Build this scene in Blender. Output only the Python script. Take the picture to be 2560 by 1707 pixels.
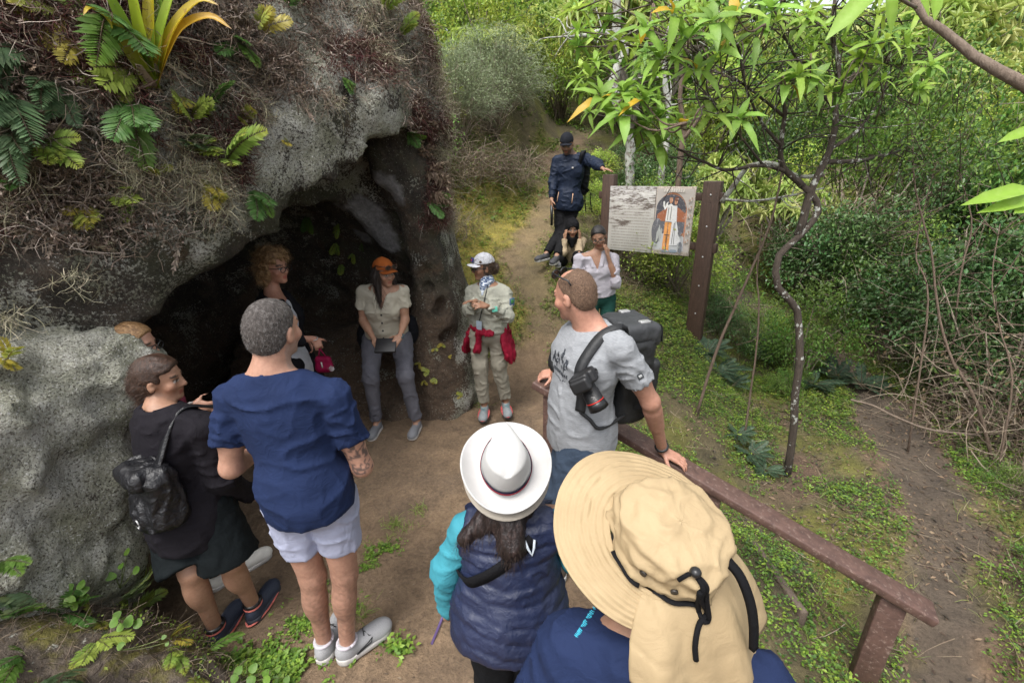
import bpy, math, random
import numpy as np
from mathutils import Matrix, Vector
from mathutils.bvhtree import BVHTree
R = math.radians
rng = np.random.default_rng(7)
random.seed(7)
for _o in list(bpy.data.objects): bpy.data.objects.remove(_o)
SC = bpy.context.scene
COL = SC.collection
# ------------------------------------------------------------------ camera
CAMZ = 2.25
SW, SH = 2560.0, 1707.0
FPX = 1137.4                       # focal length in photo pixels (16 mm on full frame)
CX, CY = SW/2, SH/2
_nad = np.array([(1240-1176)*1.0884, -(3450-784)*1.0884, -FPX])   # where verticals meet
_dn = _nad/np.linalg.norm(_nad)
_up = -_dn
_fw = np.array([0, 0, -1.0]); _fy = _fw-_up*np.dot(_fw, _up); _fy /= np.linalg.norm(_fy)
_rx = np.cross(_fy, _up)
RW = np.array([_rx, _fy, _up])     # camera -> world rotation (rows: world axes in camera space)
cam_d = bpy.data.cameras.new('camera'); cam = bpy.data.objects.new('camera', cam_d); COL.objects.link(cam)
cam_d.sensor_width = 36.0; cam_d.lens = FPX/SW*36.0; cam_d.clip_start = 0.05; cam_d.clip_end = 500
_m = Matrix([list(RW[0])+[0], list(RW[1])+[0], list(RW[2])+[CAMZ], [0, 0, 0, 1]])
cam.matrix_world = _m
SC.camera = cam
CAMP = np.array([0, 0, CAMZ])
def ray(x, y):
    c = np.array([(x-CX)/FPX, -(y-CY)/FPX, -1.0]); return RW @ c
def P(x, y, Y):                    # photo pixel -> point at forward distance Y
    d = ray(x, y); return CAMP+d*(Y/d[1])
def Pz(x, y, z):                   # photo pixel -> point at height z
    d = ray(x, y); return CAMP+d*((z-CAMZ)/d[2])
def proj(p):
    c = RW.T @ (np.asarray(p)-CAMP); return np.array([CX+FPX*c[0]/-c[2], CY-FPX*c[1]/-c[2]])
# ------------------------------------------------------------------ world, sun, exposure
SUN_EL, SUN_AZ = R(62), R(215)     # azimuth measured clockwise from +Y
W = bpy.data.worlds.new('World'); SC.world = W; W.use_nodes = True
nt = W.node_tree; nt.nodes.clear()
_s = nt.nodes.new('ShaderNodeTexSky'); _s.sky_type = 'NISHITA'; _s.sun_disc = False
_s.sun_elevation = SUN_EL; _s.sun_rotation = SUN_AZ
_s.air_density = 0.8; _s.dust_density = 4.0; _s.ozone_density = 0.6
_h = nt.nodes.new('ShaderNodeHueSaturation'); _h.inputs['Saturation'].default_value = 0.22
_b = nt.nodes.new('ShaderNodeBackground'); _b.inputs['Strength'].default_value = 0.15
_o = nt.nodes.new('ShaderNodeOutputWorld')
nt.links.new(_s.outputs[0], _h.inputs['Color']); nt.links.new(_h.outputs[0], _b.inputs[0]); nt.links.new(_b.outputs[0], _o.inputs[0])
sun_d = bpy.data.lights.new('sun', 'SUN'); sun = bpy.data.objects.new('sun', sun_d); COL.objects.link(sun)
sun_d.energy = 1.05; sun_d.angle = R(25); sun_d.color = (1, 0.97, 0.91)
_dir = Vector((math.sin(SUN_AZ)*math.cos(SUN_EL), math.cos(SUN_AZ)*math.cos(SUN_EL), math.sin(SUN_EL)))
sun.rotation_euler = _dir.to_track_quat('Z', 'Y').to_euler(); sun.location = (0, 0, 12)
SC.view_settings.view_transform = 'Standard'; SC.view_settings.look = 'None'
SC.view_settings.gamma = 1; SC.view_settings.exposure = 1.2; SC.view_settings.use_curve_mapping = False
SC.render.engine = 'CYCLES'
SC.cycles.max_bounces = 8; SC.cycles.diffuse_bounces = 4; SC.cycles.transmission_bounces = 6; SC.cycles.transparent_max_bounces = 8
# ------------------------------------------------------------------ naming helpers
def tag(o, label=None, cat=None, group=None, kind=None):
    if label: o['label'] = label
    if cat: o['category'] = cat
    if group: o['group'] = group
    if kind: o['kind'] = kind
    return o
def empty(name, loc, label=None, cat=None, group=None):
    o = bpy.data.objects.new(name, None); COL.objects.link(o); o.location = loc; o.empty_display_size = 0.1
    return tag(o, label, cat, group)
def link_mesh(name, me, mat=None, parent=None):
    o = bpy.data.objects.new(name, me); COL.objects.link(o)
    if mat is not None:
        me.materials.clear(); me.materials.append(mat)
    if parent is not None:
        o.parent = parent
        chain = Vector((0, 0, 0)); p = parent
        M = Matrix.Identity(4)
        while p is not None:
            M = p.matrix_basis @ M if p.parent is None else (p.matrix_parent_inverse @ p.matrix_basis) @ M
            p = p.parent
        o.matrix_parent_inverse = M.inverted()
    return o
def mesh_np(name, V, F, mat=None, parent=None, smooth=True, col=None, extra=None):
    """V (n,3); F (m,3|4) int array or list of such arrays; col (n,3|4) point colours."""
    V = np.asarray(V, np.float32)
    Fs = F if isinstance(F, list) else [F]
    Fs = [np.asarray(f, np.int32) for f in Fs if len(f)]
    me = bpy.data.meshes.new(name)
    me.vertices.add(len(V)); me.vertices.foreach_set('co', V.ravel())
    nl = sum(f.size for f in Fs); npol = sum(len(f) for f in Fs)
    me.loops.add(nl); me.polygons.add(npol)
    me.loops.foreach_set('vertex_index', np.concatenate([f.ravel() for f in Fs]))
    tot = np.concatenate([np.full(len(f), f.shape[1], np.int32) for f in Fs])
    st = np.concatenate([[0], np.cumsum(tot)[:-1]]).astype(np.int32)
    me.polygons.foreach_set('loop_start', st); me.polygons.foreach_set('loop_total', tot)
    if smooth: me.polygons.foreach_set('use_smooth', np.ones(npol, bool))
    if col is not None: set_col(me, 'Col', col)
    if extra:
        for k, v in extra.items(): set_col(me, k, v)
    me.update(calc_edges=True)
    return link_mesh(name, me, mat, parent)
def set_col(me, name, col):
    col = np.asarray(col, np.float32)
    if col.ndim == 1: col = np.repeat(col[:, None], 3, 1)
    if col.shape[1] == 3: col = np.concatenate([col, np.ones((len(col), 1), np.float32)], 1)
    a = me.color_attributes.new(name, 'FLOAT_COLOR', 'POINT'); a.data.foreach_set('color', col.ravel())
# ------------------------------------------------------------------ numpy noise
_NT = rng.random((64, 64, 64)).astype(np.float32)*2-1
def vnoise(p, f=1.0, off=0.0):
    q = np.asarray(p, np.float32)*f+off+100.0
    i = np.floor(q).astype(np.int32); t = q-i; t = t*t*(3-2*t); i &= 63; j = (i+1) & 63
    x0, y0, z0 = i[..., 0], i[..., 1], i[..., 2]; x1, y1, z1 = j[..., 0], j[..., 1], j[..., 2]
    tx, ty, tz = t[..., 0], t[..., 1], t[..., 2]
    a = _NT[x0, y0, z0]*(1-tx)+_NT[x1, y0, z0]*tx; b = _NT[x0, y1, z0]*(1-tx)+_NT[x1, y1, z0]*tx
    c = _NT[x0, y0, z1]*(1-tx)+_NT[x1, y0, z1]*tx; d = _NT[x0, y1, z1]*(1-tx)+_NT[x1, y1, z1]*tx
    return (a*(1-ty)+b*ty)*(1-tz)+(c*(1-ty)+d*ty)*tz
def fbm(p, f=1.0, o=4, g=0.5, off=0.0):
    s = 0; a = 1.0; n = 0
    for k in range(o):
        s = s+a*vnoise(p, f*2.03**k, off+17.3*k); n += a; a *= g
    return s/n
def smooth(a, b, x):
    t = np.clip((x-a)/(b-a), 0, 1); return t*t*(3-2*t)
# ------------------------------------------------------------------ signed distance toolkit
def A(*v): return np.array(v, np.float32)
def lerp(a, b, t): return np.asarray(a, float)*(1-t)+np.asarray(b, float)*t
def nrm(v):
    v = np.asarray(v, float); return v/max(1e-9, np.linalg.norm(v))
def smin(a, b, k):
    h = np.clip(0.5+0.5*(b-a)/k, 0, 1); return b*(1-h)+a*h-k*h*(1-h)
def smax(a, b, k): return -smin(-a, -b, k)
def cap(p, a, b, r1, r2=None):
    a = np.asarray(a, np.float32); b = np.asarray(b, np.float32); r2 = r1 if r2 is None else r2
    ba = b-a; pa = p-a
    h = np.clip(pa@ba/max(1e-9, float(ba@ba)), 0, 1)
    q = pa-h[:, None]*ba
    return np.sqrt(np.einsum('ij,ij->i', q, q))-(r1+(r2-r1)*h)
def ell(p, c, r, M=None):
    q = p-np.asarray(c, np.float32)
    if M is not None: q = q@np.asarray(M, np.float32).T      # rows of M = local axes
    r = np.asarray(r, np.float32)
    k0 = np.linalg.norm(q/r, axis=1); k1 = np.linalg.norm(q/(r*r), axis=1)
    return k0*(k0-1)/np.maximum(k1, 1e-6)
def box(p, c, h, M=None, r=0.0):
    q = p-np.asarray(c, np.float32)
    if M is not None: q = q@np.asarray(M, np.float32).T
    d = np.abs(q)-(np.asarray(h, np.float32)-r)
    return np.linalg.norm(np.maximum(d, 0), axis=1)+np.minimum(d.max(1), 0)-r
def plane(p, c, n):                # negative behind the plane (opposite to n)
    return (p-np.asarray(c, np.float32))@np.asarray(nrm(n), np.float32)
def culled(p, lo, hi, fn, m=0.06):
    lo = np.asarray(lo)-m; hi = np.asarray(hi)+m
    out = np.full(len(p), 0.5, np.float32)
    k = np.all((p > lo) & (p < hi), axis=1)
    if k.any(): out[k] = fn(p[k])
    return out
def frame(fwd, up):                # rows: right, forward, up
    f = nrm(fwd); u = np.asarray(up, float); u = nrm(u-f*np.dot(u, f)); r = np.cross(f, u); return np.array([r, f, u])
def axis_pts(lo, hi, h, fine=None):
    if fine is None: return np.arange(lo, hi+h, h)
    a, b, hf = fine; out = [lo]
    while out[-1] < hi: out.append(out[-1]+(hf if a-h < out[-1] < b else h))
    return np.array(out)
def mesh_sdf(f, lo, hi, h, fx=None, fy=None, fz=None, B=8, margin=1.6):
    ax = [axis_pts(lo[k], hi[k], h, (fx, fy, fz)[k]) for k in range(3)]
    for k in range(3):
        n = len(ax[k])-1; pad = (-n) % B
        ax[k] = np.concatenate([ax[k], ax[k][-1]+np.arange(1, pad+1)*h]).astype(np.float32)
    nx, ny, nz = [len(a) for a in ax]
    bx, by, bz = (nx-1)//B, (ny-1)//B, (nz-1)//B
    cs = [0.5*(a[0:-1:B]+a[B::B]) for a in ax]; hs = [0.5*(a[B::B]-a[0:-1:B]) for a in ax]
    C = np.stack(np.meshgrid(*cs, indexing='ij'), -1).reshape(-1, 3)
    H = np.stack(np.meshgrid(*hs, indexing='ij'), -1).reshape(-1, 3)
    dc = f(C.astype(np.float32)); act = np.abs(dc) < np.linalg.norm(H, axis=1)*margin+h
    Vv = np.empty((nx, ny, nz), np.float32)
    sg = np.where(dc > 0, 1, -1).astype(np.float32).reshape(bx, by, bz)
    Vv[:-1, :-1, :-1] = np.repeat(np.repeat(np.repeat(sg, B, 0), B, 1), B, 2); Vv[-1] = 1; Vv[:, -1] = 1; Vv[:, :, -1] = 1
    idx = np.argwhere(act.reshape(bx, by, bz))
    M = np.zeros((nx, ny, nz), bool)
    for dx in range(B+1):
        for dy in range(B+1):
            ix = idx[:, 0]*B+dx; iy = idx[:, 1]*B+dy
            M[ix[:, None], iy[:, None], idx[:, 2:3]*B+np.arange(B+1)[None]] = True
    I = np.argwhere(M)
    pts = np.stack([ax[0][I[:, 0]], ax[1][I[:, 1]], ax[2][I[:, 2]]], 1)
    for s in range(0, len(I), 400000):
        k = slice(s, s+400000); Vv[I[k, 0], I[k, 1], I[k, 2]] = f(pts[k])
    ins = Vv < 0
    n = np.zeros((nx-1, ny-1, nz-1), np.int8)
    for a in (0, 1):
        for b in (0, 1):
            for c in (0, 1): n += ins[a:nx-1+a, b:ny-1+b, c:nz-1+c]
    cell = np.argwhere((n > 0) & (n < 8))
    if len(cell) == 0: return np.zeros((0, 3)), np.zeros((0, 4), int)
    cid = np.full((nx-1, ny-1, nz-1), -1, np.int32); cid[cell[:, 0], cell[:, 1], cell[:, 2]] = np.arange(len(cell))
    acc = np.zeros((len(cell), 3), np.float32); cnt = np.zeros(len(cell), np.float32)
    cor = [(a, b, c) for a in (0, 1) for b in (0, 1) for c in (0, 1)]
    for a in cor:
        for b in cor:
            if sum(abs(a[k]-b[k]) for k in range(3)) != 1 or a > b: continue
            ia = cell+a; ib = cell+b
            va = Vv[ia[:, 0], ia[:, 1], ia[:, 2]]; vb = Vv[ib[:, 0], ib[:, 1], ib[:, 2]]
            k = (va < 0) != (vb < 0)
            t = va[k]/(va[k]-vb[k])
            pa = np.stack([ax[q][ia[k, q]] for q in range(3)], 1); pb = np.stack([ax[q][ib[k, q]] for q in range(3)], 1)
            acc[k] += pa+(pb-pa)*t[:, None]; cnt[k] += 1
    V = acc/np.maximum(cnt, 1)[:, None]
    F = []
    for d in range(3):
        e1, e2 = [(1, 2), (2, 0), (0, 1)][d]
        sl0 = [slice(None)]*3; sl1 = [slice(None)]*3; sl0[d] = slice(0, -1); sl1[d] = slice(1, None)
        a = ins[tuple(sl0)]; b = ins[tuple(sl1)]
        ed = np.argwhere(a != b)
        ok = (ed[:, e1] > 0) & (ed[:, e2] > 0) & (ed[:, e1] < [nx, ny, nz][e1]-1) & (ed[:, e2] < [nx, ny, nz][e2]-1)
        ed = ed[ok]
        s = a[ed[:, 0], ed[:, 1], ed[:, 2]]
        q = []
        for o1, o2 in ((-1, -1), (0, -1), (0, 0), (-1, 0)):
            c = ed.copy(); c[:, e1] += o1; c[:, e2] += o2; q.append(cid[c[:, 0], c[:, 1], c[:, 2]])
        q = np.stack(q, 1); q[~s] = q[~s][:, ::-1]; F.append(q)
    F = np.concatenate(F); F = F[(F >= 0).all(1)]
    return V, F
def sdf_obj(name, f, lo, hi, h, mat, parent=None, colf=None, fz=None, **kw):
    V, F = mesh_sdf(f, lo, hi, h, fz=fz, **kw)
    return mesh_np(name, V, F, mat, parent, True, None if colf is None else colf(V))
# ------------------------------------------------------------------ tubes and ribbons
def tube(pts, rad, n=8, capends=True):
    pts = np.asarray(pts, float); m = len(pts); rad = np.broadcast_to(np.asarray(rad, float), (m,))
    T = np.gradient(pts, axis=0); T /= np.maximum(np.linalg.norm(T, axis=1), 1e-9)[:, None]
    u = np.cross(T[0], [0, 0, 1.0]);
    if np.linalg.norm(u) < .1: u = np.cross(T[0], [1.0, 0, 0])
    Vs = []; u = nrm(u)
    for k in range(m):
        u = nrm(u-T[k]*np.dot(u, T[k])); v = np.cross(T[k], u)
        an = np.arange(n)/n*2*np.pi
        Vs.append(pts[k]+rad[k]*(np.cos(an)[:, None]*u+np.sin(an)[:, None]*v))
    V = np.concatenate(Vs); F = []
    for k in range(m-1):
        i = k*n+np.arange(n); j = k*n+(np.arange(n)+1) % n
        F.append(np.stack([i, j, j+n, i+n], 1))
    F = np.concatenate(F)
    if capends:
        V = np.concatenate([V, pts[:1], pts[-1:]]); c0, c1 = len(V)-2, len(V)-1
        a = np.arange(n); b = (a+1) % n
        t = np.concatenate([np.stack([b, a, np.full(n, c0)], 1), np.stack([(m-1)*n+a, (m-1)*n+b, np.full(n, c1)], 1)])
        return V, [F, t]
    return V, [F]
class MB:
    def __init__(s): s.V = []; s.Q = []; s.T = []; s.C = []; s.n = 0
    def add(s, V, F, col=None):
        V = np.asarray(V, np.float32)
        for f in (F if isinstance(F, list) else [F]):
            f = np.asarray(f)
            if len(f) == 0: continue
            (s.Q if f.shape[1] == 4 else s.T).append(f+s.n)
        s.V.append(V); s.n += len(V)
        if col is not None: s.C.append(np.broadcast_to(np.asarray(col, np.float32), (len(V), 3)))
        return s
    def tube(s, pts, rad, n=8, col=None): return s.add(*tube(pts, rad, n), col)
    def box(s, c, h, M=None, col=None):
        M = np.eye(3) if M is None else np.asarray(M)
        g = np.array([(x, y, z) for x in (-1, 1) for y in (-1, 1) for z in (-1, 1)], float)*np.asarray(h)
        V = np.asarray(c)+g@M
        return s.add(V, np.array([[0, 1, 3, 2], [4, 6, 7, 5], [0, 4, 5, 1], [2, 3, 7, 6], [0, 2, 6, 4], [1, 5, 7, 3]]), col)
    def build(s, name, mat, parent=None, smooth=False):
        F = []
        if s.Q: F.append(np.concatenate(s.Q))
        if s.T: F.append(np.concatenate(s.T))
        return mesh_np(name, np.concatenate(s.V), F, mat, parent, smooth, np.concatenate(s.C) if s.C else None)
def bevel_box(name, c, h, M, mat, parent, bw=0.006):
    o = MB().box(c, h, M).build(name, mat, parent)
    b = o.modifiers.new('bevel', 'BEVEL'); b.width = bw; b.segments = 2; b.limit_method = 'NONE'
    return o
def spline(pts, n):
    pts = np.asarray(pts, float); m = len(pts)
    e = np.concatenate([[2*pts[0]-pts[1]], pts, [2*pts[-1]-pts[-2]]])
    t = np.linspace(0, m-1-1e-9, n); i = t.astype(int); u = (t-i)[:, None]
    p0, p1, p2, p3 = e[i], e[i+1], e[i+2], e[i+3]
    return 0.5*(2*p1+(p2-p0)*u+(2*p0-5*p1+4*p2-p3)*u*u+(3*p1-p0-3*p2+p3)*u**3)
# ------------------------------------------------------------------ materials
class NB:                          # small node builder
    def __init__(s, name):
        s.m = bpy.data.materials.new(name); s.m.use_nodes = True; s.t = s.m.node_tree; s.t.nodes.clear()
        s.out = s.n('ShaderNodeOutputMaterial'); s.b = s.n('ShaderNodeBsdfPrincipled'); s.l(s.b.outputs[0], s.out.inputs[0])
        s.tc = None
    def n(s, ty, **kw):
        x = s.t.nodes.new(ty)
        for k, v in kw.items(): setattr(x, k, v)
        return x
    def l(s, a, b): s.t.links.new(a, b)
    def co(s):
        if s.tc is None: s.tc = s.n('ShaderNodeTexCoord')
        return s.tc.outputs['Object']
    def noise(s, scale, detail=4, rough=0.55, dist=0.0, vec=None, out=0):
        x = s.n('ShaderNodeTexNoise'); x.inputs['Scale'].default_value = scale; x.inputs['Detail'].default_value = detail
        x.inputs['Roughness'].default_value = rough; x.inputs['Distortion'].default_value = dist
        s.l(vec or s.co(), x.inputs['Vector']); return x.outputs[out]
    def voro(s, scale, feature='F1', vec=None, out=0):
        x = s.n('ShaderNodeTexVoronoi', feature=feature); x.inputs['Scale'].default_value = scale; s.l(vec or s.co(), x.inputs['Vector']); return x.outputs[out]
    def ramp(s, v, *st):
        x = s.n('ShaderNodeValToRGB'); e = x.color_ramp.elements
        while len(e) < len(st): e.new(0.5)
        for q, (p, c) in zip(e, st):
            q.position = p; q.color = (c, c, c, 1) if not hasattr(c, '__len__') else (*c, 1)
        s.l(v, x.inputs[0]); return x.outputs[0]
    def mix(s, a, b, f, mode='MIX'):
        x = s.n('ShaderNodeMix', data_type='RGBA', blend_type=mode)
        for v, i in ((f, 0), (a, 6), (b, 7)):
            if isinstance(v, bpy.types.NodeSocket): s.l(v, x.inputs[i])
            elif i == 0: x.inputs[0].default_value = v
            else: x.inputs[i].default_value = (*v, 1)
        return x.outputs[2]
    def math(s, op, a, b=0.0):
        x = s.n('ShaderNodeMath', operation=op)
        for i, v in ((0, a), (1, b)):
            if isinstance(v, bpy.types.NodeSocket): s.l(v, x.inputs[i])
            else: x.inputs[i].default_value = v
        return x.outputs[0]
    def attr(s, name='Col', out=0): return s.n('ShaderNodeAttribute', attribute_name=name).outputs[out]
    def scale(s, sx, sy, sz):
        x = s.n('ShaderNodeMapping'); x.inputs['Scale'].default_value = (sx, sy, sz); s.l(s.co(), x.inputs[0]); return x.outputs[0]
    def set(s, base=None, rough=None, bump=None, bs=0.3, bd=0.01, **kw):
        for k, v in ((0, base),):
            if v is not None:
                if isinstance(v, bpy.types.NodeSocket): s.l(v, s.b.inputs['Base Color'])
                else: s.b.inputs['Base Color'].default_value = (*v, 1)
        if rough is not None:
            if isinstance(rough, bpy.types.NodeSocket): s.l(rough, s.b.inputs['Roughness'])
            else: s.b.inputs['Roughness'].default_value = rough
        if bump is not None:
            x = s.n('ShaderNodeBump'); x.inputs['Strength'].default_value = bs; x.inputs['Distance'].default_value = bd
            s.l(bump, x.inputs['Height']); s.l(x.outputs[0], s.b.inputs['Normal'])
        for k, v in kw.items(): s.b.inputs[k.replace('_', ' ')].default_value = v
        return s.m
    def translucent(s, col, w):
        t = s.n('ShaderNodeBsdfTranslucent'); x = s.n('ShaderNodeMixShader'); x.inputs[0].default_value = w
        s.l(col, t.inputs[0]) if isinstance(col, bpy.types.NodeSocket) else None
        s.l(s.b.outputs[0], x.inputs[1]); s.l(t.outputs[0], x.inputs[2]); s.l(x.outputs[0], s.out.inputs[0]); return s.m
def fabric(name, col, var=0.15, scale=500, rough=0.85, bump=0.25, wr=0.4):
    n = NB(name); c = tuple(x*.66 for x in col)
    big = n.noise(9, 3); d = tuple(x*(1-var) for x in c); l = tuple(min(1, x*(1+var)) for x in c)
    base = n.ramp(big, (0.3, d), (0.7, l))
    rd = n.ramp(n.noise(13, 4, 0.55, 1.2), (0.38, 0), (0.5, 1), (0.62, 0))
    h = n.math('ADD', n.math('ADD', n.math('MULTIPLY', n.noise(scale, 2), bump*.3), n.math('MULTIPLY', n.noise(36, 3, 0.5, 0.6), wr*.7)), n.math('MULTIPLY', rd, .18))
    return n.set(base, rough, h, 0.55, 0.010, Specular_IOR_Level=0.15)
def plain(name, col, rough=0.6, var=0.1, scale=30, bump=0.0, metal=0.0, coat=0.0):
    n = NB(name); v = n.noise(scale, 4)
    base = n.ramp(v, (0.3, tuple(x*(1-var) for x in col)), (0.7, tuple(min(1, x*(1+var)) for x in col)))
    return n.set(base, rough, v if bump else None, bump, 0.004, Metallic=metal, Coat_Weight=coat)
def leafmat(name, w=0.35, rough=0.45):
    n = NB(name); c = n.attr()
    base = n.mix(c, (0.9, 0.95, 0.5), n.math('MULTIPLY', n.ramp(n.noise(40, 3), (0.45, 0), (0.8, 1)), 0.10))
    n.set(base, rough); n.b.inputs['Specular IOR Level'].default_value = 0.35
    return n.translucent(n.mix(base, (1.0, 1.0, 0.35), 0.25, 'MULTIPLY'), w)
# ================================================================== terrain
def interp(x, tab):
    t = np.array(tab, float); return np.interp(x, t[:, 0], t[:, 1])
ZL = [(-2, 0), (4.4, 0), (5.2, .18), (6, .5), (7, .92), (8, 1.2), (10, 1.75), (13, 2.7), (18, 3.9), (40, 10), (150, 30)]
ZR = [(-2, -.5), (6, -.5), (9, -.2), (13, .7), (20, 2.2), (40, 6), (150, 14)]
XB = [(-2, 1.7), (0, 1.5), (1.5, .8), (2.5, .55), (3.5, 1.15), (4.5, 1.75), (6, 2.1), (8, 2.4), (12, 3.2), (40, 6)]
WB = [(-2, 1.8), (2.0, 1.7), (3, 1.3), (6, 1.3), (9, 2.5), (20, 4)]
UP = [(.0, 3.6), (.1, 4.5), (.42, 5.3), (.34, 6.2), (.22, 7.1), (.55, 8.5), (1.15, 10), (1.0, 12), (2.2, 13.8)]
LO = [(4.7, 12), (4.5, 9), (4.55, 7.7), (4.75, 5.9), (4.1, 4.1), (3.5, 2.95), (2.6, 1.95), (2.2, .9), (1.9, -.5)]
def poly_dist(x, y, pts):
    d = np.full(np.shape(x), 1e9)
    for (ax, ay), (bx, by) in zip(pts[:-1], pts[1:]):
        ux, uy = bx-ax, by-ay; t = np.clip(((x-ax)*ux+(y-ay)*uy)/(ux*ux+uy*uy), 0, 1)
        d = np.minimum(d, np.hypot(x-ax-t*ux, y-ay-t*uy))
    return d
def xpath(y): return np.interp(y, [p[1] for p in UP], [p[0] for p in UP])
def masks(x, y):
    p3 = np.stack([x, y, np.zeros_like(x)], -1)
    w = fbm(p3, 1.6, 3)*.28+fbm(p3, 7, 2, off=5)*.12
    up = poly_dist(x, y, UP)-np.interp(y, [4, 5.0, 5.6, 6.4, 7.2, 8.2, 13], [.34, .24, .23, .36, .36, .22, .20])+w*.8
    lo = poly_dist(x, y, LO)-np.interp(y, [0, 3, 8], [.34, .27, .22])+w*.7
    # the trodden floor in front of the cave
    t = x-interp(y, [(-2, 1.5), (0, 1.4), (2.2, .6), (3.2, .62), (4.2, .62), (4.8, .5)])
    fl = np.maximum.reduce([y-4.55-.3*(x < 0), t, -x-3.6])+w*.9
    return up, lo, fl
def height(x, y, noise=True):
    x = np.asarray(x, float); y = np.asarray(y, float)
    zl = interp(y, ZL); zr = interp(y, ZR)
    lb = smooth(.0, 1.3, xpath(y)-.5-x)*smooth(4.5, 5.8, y)
    zl = zl+lb*np.interp(y, [4, 6, 9, 20], [0, .55, .9, 1.5])
    t = smooth(-.15, 1.0, (x-interp(y, XB))/interp(y, WB))
    z = zl*(1-t)+zr*t
    rise = smooth(5.2, 9, x)*smooth(-1, 3, y); z = z+rise*.9        # bank right of the lower trail
    # earth steps beside the handrail
    ss = (x-.18)*.883-(y-2.59)*.468; nn = -(x-.18)*.468-(y-2.59)*.883
    sx = x+(y-2)*.06; st = -.16*smooth(1.0, 1.06, sx)-.22*smooth(1.60, 1.66, sx)-.26*smooth(2.0, 2.06, sx)-.05*smooth(2.4, 3, sx)
    ws = smooth(-.62, -.48, nn)*smooth(1.2, .7, nn)*smooth(.2, .5, ss)*smooth(3.0, 2.6, ss); z = z*(1-ws)+st*ws
    if noise:
        p3 = np.stack([x, y, np.zeros_like(x)], -1)
        up, lo, fl = masks(x, y); tr = np.minimum(np.minimum(up, lo), fl)
        a = .012+.055*smooth(0, .35, tr)
        z = z+fbm(p3, 1.7, 4, .5)*a*1.8+fbm(p3, 11, 2, off=3)*.010
        z = z-.035*smooth(.1, -.3, np.minimum(up, lo))
    return z
def gz(x, y): return float(height(np.array([x]), np.array([y]))[0])
def nonuni(c, half, h, far, g):
    a = list(np.arange(c-half, c+half+1e-6, h)); s = h
    lo, hi = a[0], a[-1]; L = []; H = []
    while hi < far: s *= g; hi += s; H.append(hi)
    s = h
    while lo > -far: s *= g; lo -= s; L.append(lo)
    return np.array(L[::-1]+a+H)
gx = nonuni(1.0, 4.6, .054, 120, 1.13); gy = nonuni(4.0, 4.6, .054, 150, 1.13); gy = gy[gy > -12]
GX, GY = np.meshgrid(gx, gy, indexing='ij')
GZ = height(GX, GY)
up_, lo_, fl_ = masks(GX, GY)
pth = np.minimum(np.minimum(up_, lo_), fl_)
p3 = np.stack([GX, GY, GZ], -1)
n1 = fbm(p3, 2.2, 3, off=9)*.5+.5; n2 = fbm(p3, 9, 3, off=2)*.5+.5
def L3(*c): return np.array(c, np.float32)
dirt = L3(.205, .148, .098)*(1-n1[..., None]*.5)+L3(.125, .088, .058)*n1[..., None]*.5
lotr = L3(.098, .078, .060)
soil = L3(.10, .085, .045); moss = L3(.125, .125, .03); litter = L3(.115, .078, .055)
ylw = L3(.33, .285, .055)
col = dirt.copy()
wl = smooth(.05, -.05, lo_)[..., None]; col = col*(1-wl)+lotr*(.8+.4*n2[..., None])*wl
off = smooth(-.10, .14, pth)[..., None]
cov = soil*(.7+.6*n2[..., None]); mm = smooth(.48, .66, n1)[..., None]; cov = cov*(1-mm)+moss*mm
lit = (smooth(1.9, 2.6, GX)*smooth(6.5, 5.0, GY)*smooth(.52, .40, n1))[..., None]; cov = cov*(1-lit)+litter*lit
yl = (smooth(4.6, 5.4, GY)*smooth(11, 8, GY)*smooth(.2, -.3, GX-xpath(GY)-.1)*smooth(.22, .48, n2*.6+n1*.4))[..., None]
cov = cov*(1-yl*.8)+ylw*yl*.8
col = col*(1-off)+cov*off
ylp = (smooth(4.9, 5.8, GY)*smooth(12, 8.5, GY)*smooth(.15, -.1, up_)*np.clip(n1*1.2, 0, 1))[..., None]; col = col*(1-ylp*.65)+L3(.20, .175, .070)*ylp*.65
nX, nY = GX.shape
ii = np.arange(nX*nY).reshape(nX, nY)
Fq = np.stack([ii[:-1, :-1], ii[1:, :-1], ii[1:, 1:], ii[:-1, 1:]], -1).reshape(-1, 4)
isp = (pth[:-1, :-1] < 0).ravel()
gV = p3.reshape(-1, 3); gC = col.reshape(-1, 3)
def submesh(V, F, C):
    u, inv = np.unique(F, return_inverse=True); return V[u], inv.reshape(F.shape), C[u]
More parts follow.
